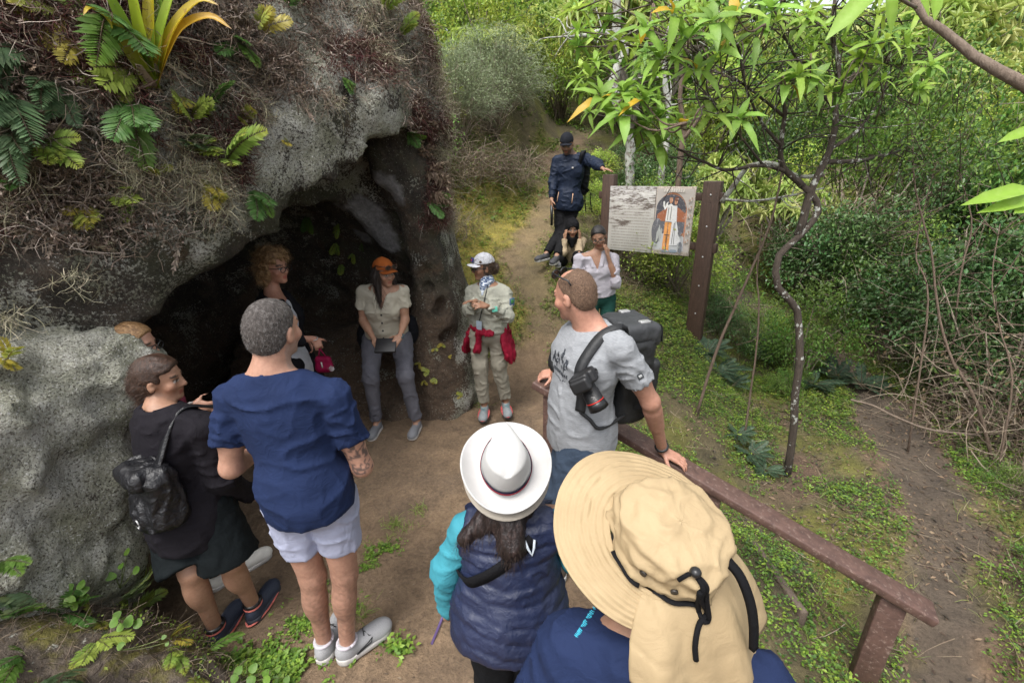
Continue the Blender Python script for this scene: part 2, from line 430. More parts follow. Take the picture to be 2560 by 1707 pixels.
def groundmat(name):
    n = NB(name); c = n.attr()
    g = n.noise(48, 6, .7); md = n.noise(7, 6, .68, .4); lg = n.noise(1.6, 5, .6, .3)
    b = n.mix(c, n.ramp(g, (.3, (.55, .53, .50)), (.72, (1.38, 1.36, 1.32))), .8, 'MULTIPLY')
    b = n.mix(b, n.ramp(md, (.32, (.62, .60, .58)), (.66, (1.22, 1.2, 1.18))), .85, 'MULTIPLY')
    b = n.mix(b, n.ramp(lg, (.35, (.68, .68, .70)), (.65, (1.18, 1.14, 1.08))), .9, 'MULTIPLY')
    wob = n.n('ShaderNodeVectorMath', operation='ADD'); n.l(n.co(), wob.inputs[0]); sc_ = n.n('ShaderNodeVectorMath', operation='SCALE'); n.l(n.noise(9, 3, .6, 0, None, 1), sc_.inputs[0]); sc_.inputs['Scale'].default_value = .25; n.l(sc_.outputs[0], wob.inputs[1])
    vo = n.voro(13, 'F1', wob.outputs[0]); peb = n.ramp(vo, (.06, 1), (.11, 0))
    b = n.mix(b, (.30, .255, .205), n.math('MULTIPLY', peb, n.ramp(n.noise(2.3, 3), (.5, 0), (.62, .8))))
    cr = n.ramp(n.noise(11, 5, .65, 1.2), (.47, 0), (.50, 1), (.53, 0)); b = n.mix(b, (.06, .042, .03), n.math('MULTIPLY', n.math('MULTIPLY', cr, n.ramp(md, (.5, 0), (.62, 1))), .55))
    h = n.math('ADD', n.math('ADD', n.math('MULTIPLY', g, .5), n.math('MULTIPLY', md, 1.3)), n.math('ADD', n.math('MULTIPLY', peb, .4), n.math('MULTIPLY', lg, 1.0)))
    return n.set(b, .93, h, .75, .035)
M_ground = groundmat('earth')
GROUND = tag(mesh_np('ground', *[submesh(gV, Fq[~isp], gC)[k] for k in (0, 1)], M_ground, None, True, submesh(gV, Fq[~isp], gC)[2]), 'brown forest earth with moss and leaf litter on the slopes', kind='structure')
_pm = submesh(gV, Fq[isp], gC)
PATH = tag(mesh_np('path', _pm[0], _pm[1], M_ground, None, True, _pm[2]), 'trodden bare dirt floor and trails between the plants', kind='structure')
# ================================================================== rocks
def Dp(x, y, Y): return P(x*1.0884, y*1.0884, Y)
def chain(pts):
    out = []
    for x, y, Y, r, dz, dx in pts: out.append((Dp(x, y, Y)+np.array([dx*r, .05, dz*r]), r))
    return out
LIP = chain([(-200, 800, 1.75, .32, .9, 0), (60, 780, 2.05, .34, .95, 0), (260, 735, 2.3, .36, .95, -.2), (440, 625, 2.6, .36, .95, -.25), (560, 530, 2.85, .34, .95, -.3),
             (650, 478, 3.05, .34, .95, -.3), (760, 415, 3.3, .36, .95, -.2), (850, 375, 3.5, .36, .97, -.1), (930, 395, 3.72, .30, .75, -.55)])
PIL = chain([(940, 385, 3.80, .24, .7, -.6), (1008, 480, 3.95, .17, 0, -1.0), (1034, 590, 4.02, .18, 0, -1.0), (1054, 700, 4.08, .23, 0, -1.0), (1078, 830, 4.12, .32, 0, -1.05), (1092, 930, 4.14, .40, 0, -1.1)])
MASS = [(Dp(-150, 520, 2.25), .55), (Dp(120, 520, 2.55), .55), (Dp(260, 420, 2.75), .62), (Dp(60, 250, 2.6), .75), (Dp(330, 230, 3.0), .75), (Dp(480, 380, 3.05), .5),
        (Dp(560, 200, 3.6), .75), (Dp(700, 270, 3.75), .55), (Dp(760, 150, 4.1), .8), (Dp(850, 250, 4.1), .52), (Dp(905, 330, 4.15), .36), (Dp(800, 130, 4.5), .55), (Dp(730, 0, 4.8), .85),
        (Dp(500, -50, 4.2), 1.0), (Dp(100, -50, 3.3), 1.0), (Dp(-250, 200, 2.8), .9), (Dp(300, -150, 3.8), 1.0), (Dp(-500, 300, 2.6), 1.0)]
EDGE = [(Dp(x, y, Y)+np.array([.06, .16, -r*1.02]), r) for x, y, Y, r in [(235, 730, 2.28, .26), (300, 680, 2.36, .3), (440, 560, 2.62, .34), (540, 460, 2.85, .36), (610, 400, 2.98, .38), (700, 360, 3.18, .40), (790, 325, 3.36, .42), (870, 305, 3.52, .42), (930, 318, 3.66, .38), (965, 400, 3.80, .32), (980, 520, 3.86, .30)]]
def rock_sdf(p):
    e1 = ell(p, (-2.75, 4.75, .9), (2.25, 2.1, 2.5))
    e1 = smin(e1, ell(p, (-4.2, 3.4, .9), (1.9, 2.2, 2.3)), .3)
    cav = ell(p, (-2.0, 3.55, .45), (1.42, 1.5, 1.72))
    cav = np.minimum(cav, ell(p, (-2.6, 3.0, .4), (1.5, 1.3, 1.45)))
    cav = np.minimum(cav, np.minimum(ell(p, (-1.12, 3.45, .9), (.60, .85, 1.38)), ell(p, (-1.65, 3.2, .8), (.85, .95, 1.40))))
    d = smax(e1, -cav, .12)
    m = np.full(len(p), 9.0, np.float32)
    for (c, r) in MASS: m = smin(m, np.linalg.norm(p-c.astype(np.float32), axis=1)-r, .25)
    for (a, ra), (b, rb) in zip(LIP[:-1], LIP[1:]): m = smin(m, cap(p, a, b, ra, rb), .12)
    # keep the hollow open under the roof
    cav2 = ell(p, (-1.95, 3.65, .3), (1.25, 1.1, 1.55))
    m = smax(m, -cav2, .15)
    d = smin(d, m, .15)
    cv = np.full(len(p), 9.0, np.float32)
    for (a, ra), (b, rb) in zip(EDGE[:-1], EDGE[1:]): cv = smin(cv, cap(p, a, b, ra, rb), .1)
    d = smax(d, -cv, .06)
    pl = np.full(len(p), 9.0, np.float32)
    for (a, ra), (b, rb) in zip(PIL[:-1], PIL[1:]): pl = smin(pl, cap(p, a, b, ra, rb), .08)
    d = smin(d, pl, .12)
    # ledge of earth that people sit on, and the toe of the pillar
    lg = smax(p[:, 2]-.70-.16*vnoise(p, 1.6, 5)-.05*vnoise(p, 5, 8), plane(p, (-1.1, 3.93, .30), (.10, -.78, .60))+.16*vnoise(p, 1.9, 14)+.05*vnoise(p, 6, 3), .22)
    lg = smax(lg, np.maximum(np.maximum(-2.7-p[:, 0], p[:, 0]+.55), p[:, 1]-5.6), .1); d = smin(d, lg, .12)
    q = np.stack([p[:, 0]+.1*vnoise(p, 2, 3), p[:, 1], p[:, 2]], 1)
    inside = smooth(.1, -.3, cav)
    d = d+fbm(q, 1.5, 3, .5)*.13*(1-.5*inside)+fbm(q, 6.5, 3, .55, off=7)*.045+np.abs(vnoise(q, 4.2, 11))*.045-.02+vnoise(q, 21, 7)*.014
    hol = np.minimum(np.linalg.norm(p-Dp(1010, 705, 3.98).astype(np.float32), axis=1)-.085, np.linalg.norm(p-Dp(1020, 770, 4.0).astype(np.float32), axis=1)-.075)
    hol = np.minimum(hol, np.linalg.norm(p-Dp(985, 660, 3.98).astype(np.float32), axis=1)-.06)
    return smax(d, -hol, .03)
rV, rF = mesh_sdf(rock_sdf, (-6.2, 1.2, -.4), (-.1, 7.2, 4.9), .042)
def boulder_sdf(p):
    d = np.full(len(p), 9.0, np.float32)
    for (x, y, Y, r) in [(215, 862, 2.0, .20), (95, 945, 1.85, .37), (232, 960, 1.92, .17), (-60, 960, 1.75, .45), (85, 1110, 1.75, .40), (190, 1130, 1.82, .24), (-90, 1150, 1.6, .45),
                         (90, 1280, 1.64, .36), (195, 1265, 1.74, .20), (20, 1380, 1.5, .38), (180, 1370, 1.68, .20), (-180, 1300, 1.4, .5), (40, 1580, 1.45, .5), (-220, 1050, 1.6, .5)]:
        d = smin(d, np.linalg.norm(p-Dp(x, y, Y).astype(np.float32), axis=1)-r, .13)
    d = d+fbm(p, 2.2, 3, .5, 4)*.12+fbm(p, 9, 4, .62, 2)*.050+np.abs(vnoise(p, 5.5, 21))*.07-np.abs(vnoise(p, 13, 31))*.02-.03+vnoise(p, 24, 7)*.010+vnoise(p, 41, 3)*.006
    hol = np.linalg.norm(p-Dp(245, 985, 1.70).astype(np.float32), axis=1)-.05
    return smax(d, -hol, .02)
bV, bF = mesh_sdf(boulder_sdf, (-3.4, .6, -.3), (-1.3, 2.7, 1.9), .024)
def normals(V, F):
    a, b, c = V[F[:, 0]], V[F[:, 1]], V[F[:, 2]]; fn = np.cross(b-a, c-a)
    N = np.zeros_like(V)
    for k in range(F.shape[1]): np.add.at(N, F[:, k], fn)
    return N/np.maximum(np.linalg.norm(N, axis=1), 1e-12)[:, None]
def rockmat(name, gain=1.0, thr=.60):
    n = NB(name); c = n.attr()                       # Col: r = lichen amount, g = earth, b = grey patch
    sep = n.n('ShaderNodeSeparateColor'); n.l(c, sep.inputs[0]); am = n.math('SUBTRACT', sep.outputs[0], .5)
    a = n.noise(4.5, 8, .66, .3); f = n.noise(34, 6, .7); md = n.noise(14, 5, .65)
    b = n.ramp(a, *[(p_, tuple(x*gain for x in c_)) for p_, c_ in ((.30, (.020, .017, .014)), (.48, (.055, .045, .036)), (.62, (.10, .083, .066)), (.75, (.155, .13, .10)))])
    b = n.mix(b, n.ramp(f, (.28, (.25, .24, .23)), (.72, (1.45, 1.42, 1.36))), .9, 'MULTIPLY')
    b = n.mix(b, (.080, .088, .046), n.math('MULTIPLY', n.ramp(n.noise(2.4, 5, .65), (.48, 0), (.64, 1)), .6))
    b = n.mix(b, (.145, .085, .050), n.math('MULTIPLY', n.ramp(n.noise(3.3, 5, .65, .5), (.54, 0), (.68, 1)), .5))
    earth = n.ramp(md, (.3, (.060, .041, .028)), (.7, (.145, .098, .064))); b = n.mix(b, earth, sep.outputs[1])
    # crusty lichen: granular grains gathered into ragged patches
    fine = n.noise(62, 5, .78); grn_ = n.noise(120, 3, .7)
    pt = n.math('ADD', n.noise(2.6, 7, .72, .8), n.math('MULTIPLY', am, .30))
    pr_ = n.ramp(pt, (.40, 0), (.62, 1)); m1 = n.ramp(n.math('ADD', fine, n.math('MULTIPLY', pr_, .24)), (thr, 0), (thr+.05, 1))
    m1 = n.math('MULTIPLY', m1, n.ramp(grn_, (.36, .15), (.46, 1)))
    lc = n.ramp(n.noise(5, 4, .6), (.35, (.31, .315, .225)), (.50, (.45, .45, .37)), (.66, (.60, .595, .54)))
    b = n.mix(b, lc, n.math('MULTIPLY', m1, .9))
    wob = n.n('ShaderNodeVectorMath', operation='ADD'); n.l(n.co(), wob.inputs[0]); sc_ = n.n('ShaderNodeVectorMath', operation='SCALE'); n.l(n.noise(30, 3, .6, 0, None, 1), sc_.inputs[0]); sc_.inputs['Scale'].default_value = .04; n.l(sc_.outputs[0], wob.inputs[1])
    sp = n.math('MULTIPLY', n.ramp(n.voro(70, 'F1', wob.outputs[0]), (.20, 1), (.32, 0)), n.ramp(n.math('ADD', n.noise(4.5, 6, .72), n.math('MULTIPLY', am, .40)), (.52, 0), (.62, 1)))
    b = n.mix(b, (.66, .65, .61), n.math('MULTIPLY', n.math('MULTIPLY', sp, n.ramp(grn_, (.38, 0), (.5, 1))), .95))
    b = n.mix(b, n.ramp(f, (.3, (.17, .17, .175)), (.7, (.36, .355, .36))), sep.outputs[2])
    h = n.math('ADD', n.math('ADD', n.math('MULTIPLY', a, 1.2), n.math('MULTIPLY', f, .9)), n.math('ADD', n.math('MULTIPLY', m1, .16), n.math('MULTIPLY', md, .8)))
    return n.set(b, .95, h, 1.0, .05)
M_rock = rockmat('rock')
rN = normals(rV, rF)
_pc = np.array([proj(v) for v in rV])                # where each rock point stands in the photo, only to know which face it is on
def cav_all(p):
    c = np.minimum(ell(p, (-1.12, 3.45, .9), (.60, .85, 1.38)), ell(p, (-1.65, 3.2, .8), (.85, .95, 1.40)))
    for (a, ra), (b, rb) in zip(EDGE[:-1], EDGE[1:]): c = np.minimum(c, cap(p, a, b, ra, rb))
    return c
ccav = np.minimum(cav_all(rV.astype(np.float32))-.02, 9); ccav = np.minimum(ccav, ell(rV.astype(np.float32), (-2.0, 3.55, .45), (1.42, 1.5, 1.72)))
lowp = smooth(1.45, .95, rV[:, 2])*smooth(-1.3, -.9, rV[:, 0])
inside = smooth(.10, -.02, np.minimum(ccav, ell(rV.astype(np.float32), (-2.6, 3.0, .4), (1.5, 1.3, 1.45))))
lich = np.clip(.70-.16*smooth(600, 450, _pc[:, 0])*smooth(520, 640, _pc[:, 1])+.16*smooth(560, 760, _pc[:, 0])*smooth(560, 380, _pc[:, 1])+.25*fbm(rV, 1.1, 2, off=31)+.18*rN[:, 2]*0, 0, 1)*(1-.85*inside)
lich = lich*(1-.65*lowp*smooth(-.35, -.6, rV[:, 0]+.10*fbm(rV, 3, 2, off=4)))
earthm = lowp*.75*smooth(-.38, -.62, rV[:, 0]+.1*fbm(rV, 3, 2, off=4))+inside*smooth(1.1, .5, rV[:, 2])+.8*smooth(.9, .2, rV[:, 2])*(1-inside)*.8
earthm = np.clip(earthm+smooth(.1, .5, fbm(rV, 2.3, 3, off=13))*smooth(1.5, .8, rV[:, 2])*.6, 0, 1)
pat = np.zeros(len(rV))
def rock_hit(x, y):
    d = Vector(ray(x, y)).normalized(); h = RBVH.ray_cast(Vector(CAMP), d); return h
RBVH = BVHTree.FromPolygons(rV.tolist(), rF.tolist())
for (x, y, r) in [(925, 540, .16), (950, 585, .15), (885, 522, .11), (970, 610, .10), (955, 460, .10), (985, 480, .08), (905, 590, .05)]:
    h = rock_hit(x, y)
    if h[0] is not None:
        dd = np.linalg.norm(rV-np.array(h[0]), axis=1)
        pat = np.maximum(pat, smooth(r*1.05, r*.85, dd+fbm(rV, 9, 3, off=8)*.10))
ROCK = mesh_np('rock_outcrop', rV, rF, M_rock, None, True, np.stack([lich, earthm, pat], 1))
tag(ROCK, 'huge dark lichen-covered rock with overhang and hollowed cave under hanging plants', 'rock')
bN = normals(bV, bF)
bl = np.clip(.82+.7*fbm(bV, 2.0, 2, off=3)+.35*bN[:, 2]-.25*smooth(.9, .4, bV[:, 2]), 0, 1.3); be = np.clip(smooth(.55, .1, bV[:, 2])*.8+smooth(.12, .4, fbm(bV, 2.6, 3, off=19))*.8*smooth(.6, -.1, bN[:, 2]), 0, 1)
BOULDER = mesh_np('boulder', bV, bF, rockmat('boulder_rock', 1.35, .535), None, True, np.stack([bl, be, np.zeros(len(bV))], 1))
tag(BOULDER, 'pale grey lichen-crusted boulder leaning beside the cave mouth', 'boulder')
BBVH = BVHTree.FromPolygons(bV.tolist(), bF.tolist())

# low mossy rock in the foreground corner
def mound_sdf(p):
    d = np.full(len(p), 9.0, np.float32)
    for x, y, Y, r in [(-60, 1730, 1.15, .30), (120, 1770, 1.16, .28), (300, 1790, 1.20, .25), (440, 1790, 1.26, .20), (560, 1810, 1.28, .18), (370, 1650, 1.40, .13), (180, 1650, 1.35, .20), (650, 1840, 1.30, .15)]:
        d = smin(d, np.linalg.norm(p-P(x, y, Y).astype(np.float32), axis=1)-r, .12)
    return d+fbm(p, 3, 3, .5, 6)*.07+fbm(p, 11, 3, .6, 9)*.03
mV, mF = mesh_sdf(mound_sdf, (-2.6, .4, -.2), (-.4, 2.0, 1.2), .02)
mn = fbm(mV, 3.0, 3, off=5)
M_mossrock = None
def mossrock():
    n = NB('mossy_rock'); a = n.noise(7, 6, .68); f = n.noise(40, 5, .7); b = n.ramp(a, (.3, (.045, .034, .026)), (.7, (.17, .135, .105))); b = n.mix(b, n.ramp(f, (.3, (.5, .5, .5)), (.7, (1.3, 1.3, 1.3))), .9, 'MULTIPLY')
    b = n.mix(b, (.13, .115, .022), n.math('MULTIPLY', n.ramp(n.noise(5, 5, .65, .4), (.48, 0), (.60, 1)), .85)); b = n.mix(b, (.48, .48, .42), n.math('MULTIPLY', n.ramp(n.noise(15, 6, .75), (.60, 0), (.66, 1)), .8))
    return n.set(b, .95, n.math('ADD', a, n.math('MULTIPLY', f, .5)), 1.0, .03)
MOUND = tag(mesh_np('mossy_rock', mV, mF, mossrock(), None, True), 'low mossy brown rock overgrown with ferns below the boulder', 'rock')
MBVH = BVHTree.FromPolygons(mV.tolist(), mF.tolist())
# ================================================================== handrail, steps, sign
def woodmat(name, c1, c2, wear=(.35, .28, .22), wv=.25, sc=(30, 30, 3), rough=.6):
    n = NB(name); g = n.noise(2.2, 5, .65, .5, n.scale(*sc)); b = n.ramp(g, (.3, c1), (.7, c2))
    b = n.mix(b, wear, n.math('MULTIPLY', n.ramp(n.noise(45, 5, .7), (.56, 0), (.68, 1)), wv))
    return n.set(b, rough, g, .35, .006)
M_rail = woodmat('painted_wood', (.062, .034, .027), (.125, .070, .055), (.24, .175, .145), .8, (9, 9, 9), .6)
M_post = woodmat('brown_timber', (.036, .020, .014), (.080, .045, .031), (.15, .095, .065), .35, (40, 40, 3), .6)
RA = Dp(1234, 868, 2.60); RB = Pz(2152*1.0884, 1405*1.0884, .20)
RU = nrm(RB-RA); RN = nrm(np.cross(RU, [0, 0, 1.0])); RT = np.cross(RN, RU)
def rail_at(x, y):                 # photo pixel -> point on the rail's vertical plane
    d = ray(x, y); t = np.dot(RA-CAMP, RN)/np.dot(d, RN); return CAMP+d*t
rail = empty('handrail', (RA[0], RA[1], gz(RA[0], RA[1])), 'reddish brown wooden handrail sloping down beside the earth steps', 'handrail')
ml = np.linalg.norm(RB-RA)
bevel_box('top_rail', (RA+RB)/2-RT*.024, (ml/2, .066, .024), np.array([RU, RN, RT]), M_rail, rail, .008)
for t in (.06, 1.13/2.14*.98, .93):
    c = RA+(RB-RA)*t-RT*.049; zb = gz(c[0], c[1])-.25
    Mx = np.array([[RU[0], RU[1], 0]/np.hypot(RU[0], RU[1]), RN, [0, 0, 1.0]])
    bevel_box('post', [c[0], c[1], (c[2]+zb)/2-.005], (.055, .038, (c[2]-zb)/2), Mx, M_rail, rail, .006)
# step boards
M_board = woodmat('weathered_board', (.075, .055, .040), (.14, .105, .08), (.22, .18, .14), .4, (30, 30, 30), .85)
for k, (c, z_) in enumerate((((1.63, 2.12), -.21), ((2.03, 1.62), -.43))):
    Mx = np.array([[.06, -.998, 0], [.998, .06, 0], [0, 0, 1.0]])
    o = bevel_box('step_board', [c[0], c[1], z_-.055], (.27, .022, .075), Mx, M_board, None, .006)
    tag(o, ['weathered riser board halfway down the earth steps', 'weathered riser board at the foot of the handrail steps'][k], 'step board', 'boards edging the earth steps')
# ---- interpretive sign
sg = empty('sign', (*P(1739, 862, 5.6)[:2], gz(*P(1739, 862, 5.6)[:2])), 'weathered trail sign with faded text panel and painted picture between brown posts', 'sign')
pr = P(1785, 453, 5.6); pl_ = P(1526, 436, 6.42)
u2 = nrm([pr[0]-pl_[0], pr[1]-pl_[1], 0]); n2_ = np.array([u2[1], -u2[0], 0]); MS = np.array([u2, n2_, [0, 0, 1.0]])   # n2 points at the camera side
for q, h_ in ((pr, .10), (pl_, .085)):
    zb = gz(q[0], q[1])-.3
    bevel_box('post', [q[0], q[1], (q[2]+zb)/2], (h_, .06, (q[2]-zb)/2), MS, M_post, sg, .008)
tl = P(1528, 455, 6.36); bl_ = P(1523, 606, 6.36); tr = P(1742, 478, 5.72); br = P(1726, 658, 5.72)
plen = np.hypot(tr[0]-tl[0], tr[1]-tl[1]); zt = (tl[2]+tr[2])/2; zb_ = (bl_[2]+br[2])/2
U = nrm([tr[0]-tl[0], tr[1]-tl[1], 0]); N = np.array([U[1], -U[0], 0]); MP = np.array([U, N, [0, 0, 1.0]])
org = np.array([tl[0], tl[1], 0])+N*.01
def pan(u, z, off=0.0): return org+U*u+N*off+np.array([0, 0, z])
hz = (zt-zb_)/2; zc = (zt+zb_)/2; us = plen*.565
for z_ in (zt-.28*hz, zb_+.30*hz):
    c = pan(plen/2+.05, z_, -.035); bevel_box('cross_rail', c, (plen/2+.22, .022, .045), MP, M_post, sg, .004)
def textpanel():
    n = NB('faded_text_panel'); co = n.co(); sp = n.n('ShaderNodeSeparateXYZ'); n.l(co, sp.inputs[0])
    b = n.ramp(n.noise(3, 5, .6), (.3, (.36, .34, .31)), (.7, (.50, .48, .45)))
    rowf = n.math('FRACT', n.math('MULTIPLY', sp.outputs[2], 27.0)); row = n.math('MULTIPLY', n.math('GREATER_THAN', rowf, .35), n.math('LESS_THAN', rowf, .75))
    wx = n.n('ShaderNodeCombineXYZ'); n.l(n.math('MULTIPLY', sp.outputs[0], 70), wx.inputs[0]); n.l(n.math('FLOOR', n.math('MULTIPLY', sp.outputs[2], 27.0)), wx.inputs[2])
    wd = n.ramp(n.noise(1.0, 2, .5, 0, wx.outputs[0]), (.40, 0), (.46, 1)); low = n.math('LESS_THAN', sp.outputs[2], hz*.45); mar = n.math('LESS_THAN', n.math('ABSOLUTE', sp.outputs[0]), us*.5-.05)
    t = n.math('MULTIPLY', n.math('MULTIPLY', row, wd), n.math('MULTIPLY', low, mar))
    b = n.mix(b, (.24, .215, .19), n.math('MULTIPLY', t, .65))
    sx = n.n('ShaderNodeMapping'); sx.inputs['Scale'].default_value = (2.0, 8, 9.0); n.l(co, sx.inputs[0])
    pe = n.noise(1.6, 6, .7, .2, sx.outputs[0]); top = n.math('MULTIPLY', n.math('SUBTRACT', sp.outputs[2], -.02), .42)
    pw = n.ramp(n.math('ADD', pe, top), (.56, 0), (.62, 1)); b = n.mix(b, (.12, .095, .08), pw)
    b = n.mix(b, (.62, .61, .60), n.math('MULTIPLY', n.ramp(n.math('ADD', n.noise(9, 4, .7, 0, sx.outputs[0]), top), (.60, 0), (.70, 1)), .6))
    return n.set(b, .75, pe, .25, .005)
me_o = bevel_box('text_panel', (0, 0, 0), (us/2-.003, .012, hz), MP, textpanel(), None, .003)
def place_local(o, parent, c, M):   # keep panel coordinates local for its material
    me = o.data; co_ = np.empty(len(me.vertices)*3, np.float32); me.vertices.foreach_get('co', co_); me.vertices.foreach_set('co', (co_.reshape(-1, 3)@np.asarray(M).T).astype(np.float32).ravel()); me.update()
    o.parent = parent; W0 = Matrix([[*np.asarray(M).T[0], c[0]], [*np.asarray(M).T[1], c[1]], [*np.asarray(M).T[2], c[2]], [0, 0, 0, 1]]); o.matrix_parent_inverse = parent.matrix_basis.inverted(); o.matrix_basis = W0
place_local(me_o, sg, pan(us/2, zc), MP)
pic = bevel_box('picture_panel', pan(us+(plen-us)/2, zc), ((plen-us)/2-.003, .012, hz), MP, plain('worn_panel', (.42, .36, .31), .75, .35, 60), sg, .003)
def paintmat():
    n = NB('sign_paint'); b = n.mix(n.attr(), (.45, .42, .40), n.math('MULTIPLY', n.ramp(n.noise(40, 5, .7), (.55, 0), (.66, 1)), .6)); return n.set(b, .7)
M_paint = paintmat()
pm = MB(); pw_ = plen-us; lay = [0]
def poly(pts, col, lw=None):
    """pts in panel units: u 0..1 left to right, v 0..1 bottom to top"""
    lay[0] += 1; o = .0128+.00035*lay[0]
    if lw:
        for (a, b) in zip(pts[:-1], pts[1:]):
            a = np.array([a[0]*pw_, a[1]*2*hz]); b = np.array([b[0]*pw_, b[1]*2*hz]); d = b-a; L = np.hypot(*d); m = np.array([-d[1], d[0]])/max(L, 1e-6)*lw/2
            V = [pan(us+q[0], zb_+q[1], o) for q in (a-m, b-m, b+m, a+m)]; pm.add(V, np.array([[0, 1, 2, 3]]), col)
        return
    V = [pan(us+a*pw_, zb_+b*2*hz, o) for a, b in pts]; c = np.mean(V, 0); n = len(V)
    pm.add(V+[c], np.array([[i, (i+1) % n, n] for i in range(n)]), col)
def arc(cx, cy, rx, ry, a0, a1, n=14): return [(cx+rx*math.cos(R(a0+(a1-a0)*k/n)), cy+ry*math.sin(R(a0+(a1-a0)*k/n))) for k in range(n+1)]
ORG = (.42, .14, .05); DK = (.07, .07, .085); GR = (.45, .46, .48); WH = (.68, .67, .65); SK = (.45, .23, .14)
poly([(.03, .05), (.97, .05), (.97, .97), (.03, .97)], (.44, .40, .37))
poly([(.04, .07), (.84, .07), (.84, .60)]+arc(.44, .60, .40, .32, 0, 180)+[(.04, .6)], (.30, .13, .07))
poly([(.04, .45), (.80, .45), (.80, .66)]+arc(.42, .68, .38, .21, 0, 180)+[(.04, .66)], DK)
poly([(.06, .42), (.80, .42), (.80, .62), (.62, .70), (.36, .72), (.08, .60)], (.33, .115, .055))
poly([(.04, .30), (.80, .34), (.80, .50), (.04, .50)], (.11, .11, .13))
poly([(.04, .07), (.84, .07), (.82, .28), (.45, .36), (.20, .30), (.04, .26)], GR)
poly(arc(.10, .35, .14, .19, 90, 270)+arc(.10, .35, .14, .19, -90, 90), (.12, .12, .135))
for k in range(5): poly(arc(.12+.025*k, .27+.045*(k % 3), .022, .085, 0, 360), (.36, .37, .36))
poly([(.28, .06), (.36, .06), (.37, .34), (.39, .06), (.46, .06), (.48, .50), (.30, .50)], (.62, .27, .075))   # orange trousers
poly([(.30, .49), (.48, .49), (.50, .72), (.42, .76), (.33, .73)], WH)
poly([(.33, .72), (.27, .66), (.22, .72), (.21, .79), (.25, .79), (.26, .73), (.34, .79)], WH)
poly(arc(.41, .81, .045, .05, 0, 360), SK); poly([(.35, .845), (.49, .845), (.45, .88), (.38, .88)], DK)
poly([(.46, .14), (.66, .15), (.60, .50), (.58, .73), (.49, .73), (.48, .48)], (.66, .66, .67))                     # pale dress
poly([(.60, .50), (.74, .22), (.66, .15), (.58, .3)], (.66, .66, .67)); poly(arc(.54, .79, .042, .048, 0, 360), SK); poly(arc(.55, .825, .05, .035, 0, 360), (.18, .07, .04))
poly(arc(.36, .055, .10, .022, 0, 360), (.20, .24, .29)); poly(arc(.58, .06, .12, .024, 0, 360), (.20, .24, .29))
for a, b in (((.38, .08), (.39, .48)), ((.52, .16), (.55, .48)), ((.58, .16), (.57, .50)), ((.30, .50), (.48, .49)), ((.36, .52), (.37, .70)), ((.43, .52), (.44, .72)), ((.31, .30), (.46, .30))): poly([a, b], DK, .006)
for k in range(9): poly([(.22+.06*k, .925), (.235+.06*k, .97)], (.62, .58, .53), .016)
for k in range(6): poly([(.86, .20+.12*k), (.95, .25+.12*k)], (.36, .25, .19), .02); poly([(.88, .26+.12*k), (.93, .20+.12*k)], (.55, .5, .46), .012)
poly(arc(.76, .12, .05, .09, 0, 360), (.15, .16, .18)); poly(arc(.72, .34, .05, .035, 0, 360), (.13, .13, .15))
pm.build('painted_scene', M_paint, pic)
for q in (pr,):
    for z_ in (zt-.28*hz, zb_+.30*hz): bevel_box('bracket', [q[0]+u2[0]*.10, q[1]+u2[1]*.10, z_], (.035, .05, .055), MS, M_post, sg, .004)
    for z_ in np.linspace(q[2]-.15, q[2]-1.6, 5):
        b = MB(); b.tube([np.array([q[0], q[1], z_])+n2_*.058, np.array([q[0], q[1], z_])+n2_*.066], .010, 8); b.build('bolt', plain('steel', (.5, .5, .5), .4, .1, 30, 0, .6) if 'steel' not in bpy.data.materials else bpy.data.materials['steel'], sg)
# ================================================================== plants
vr = np.random.default_rng(21)
M_leaf = leafmat('leaf', .38); M_gloss = leafmat('glossy_leaf', .22, .3); M_dry = leafmat('dry_leaf', .15, .8)
def unit(v): return v/np.maximum(np.linalg.norm(v, axis=-1, keepdims=True), 1e-9)
def leaves(b, d, up, L, w, col, droop=.15, fold_=.12, seg=1):
    """batch of leaves; returns V, F, C. seg 1: 4 verts, 2 triangles; seg 2: 7 verts, 8 triangles"""
    n = len(b); L = np.broadcast_to(L, (n,))[:, None]; w = np.broadcast_to(w, (n,))[:, None]; droop = np.broadcast_to(droop, (n,))[:, None]
    d = unit(d); s = unit(np.cross(d, up)); u = np.cross(s, d); col = np.broadcast_to(col, (n, 3))
    if seg == 1:
        m = b+d*L*.42
        V = np.stack([b, m-s*w/2+u*w*fold_, b+d*L-u*L*droop, m+s*w/2+u*w*fold_], 1).reshape(-1, 3)
        k = np.arange(n)[:, None]*4; F = np.concatenate([k+[0, 2, 1], k+[0, 3, 2]]); return V, F, np.repeat(col, 4, 0)
    m1 = b+d*L*.30+u*L*.02; m2 = b+d*L*.66-u*L*droop*.35; t = b+d*L-u*L*droop
    V = np.stack([b, m1-s*w*.46+u*w*fold_, m1, m1+s*w*.46+u*w*fold_, m2-s*w*.40+u*w*fold_*.7, m2, m2+s*w*.40+u*w*fold_*.7, t], 1).reshape(-1, 3)
    k = np.arange(n)[:, None]*8
    T = np.concatenate([k+[0, 2, 1], k+[0, 3, 2], k+[4, 5, 7], k+[5, 6, 7]]); Q = np.concatenate([k+[1, 2, 5, 4], k+[2, 3, 6, 5]])
    C = np.repeat(col, 8, 0).reshape(n, 8, 3).copy(); C[:, [2, 5]] *= 1.18
    return V, [Q[:, ::1], T], C.reshape(-1, 3)
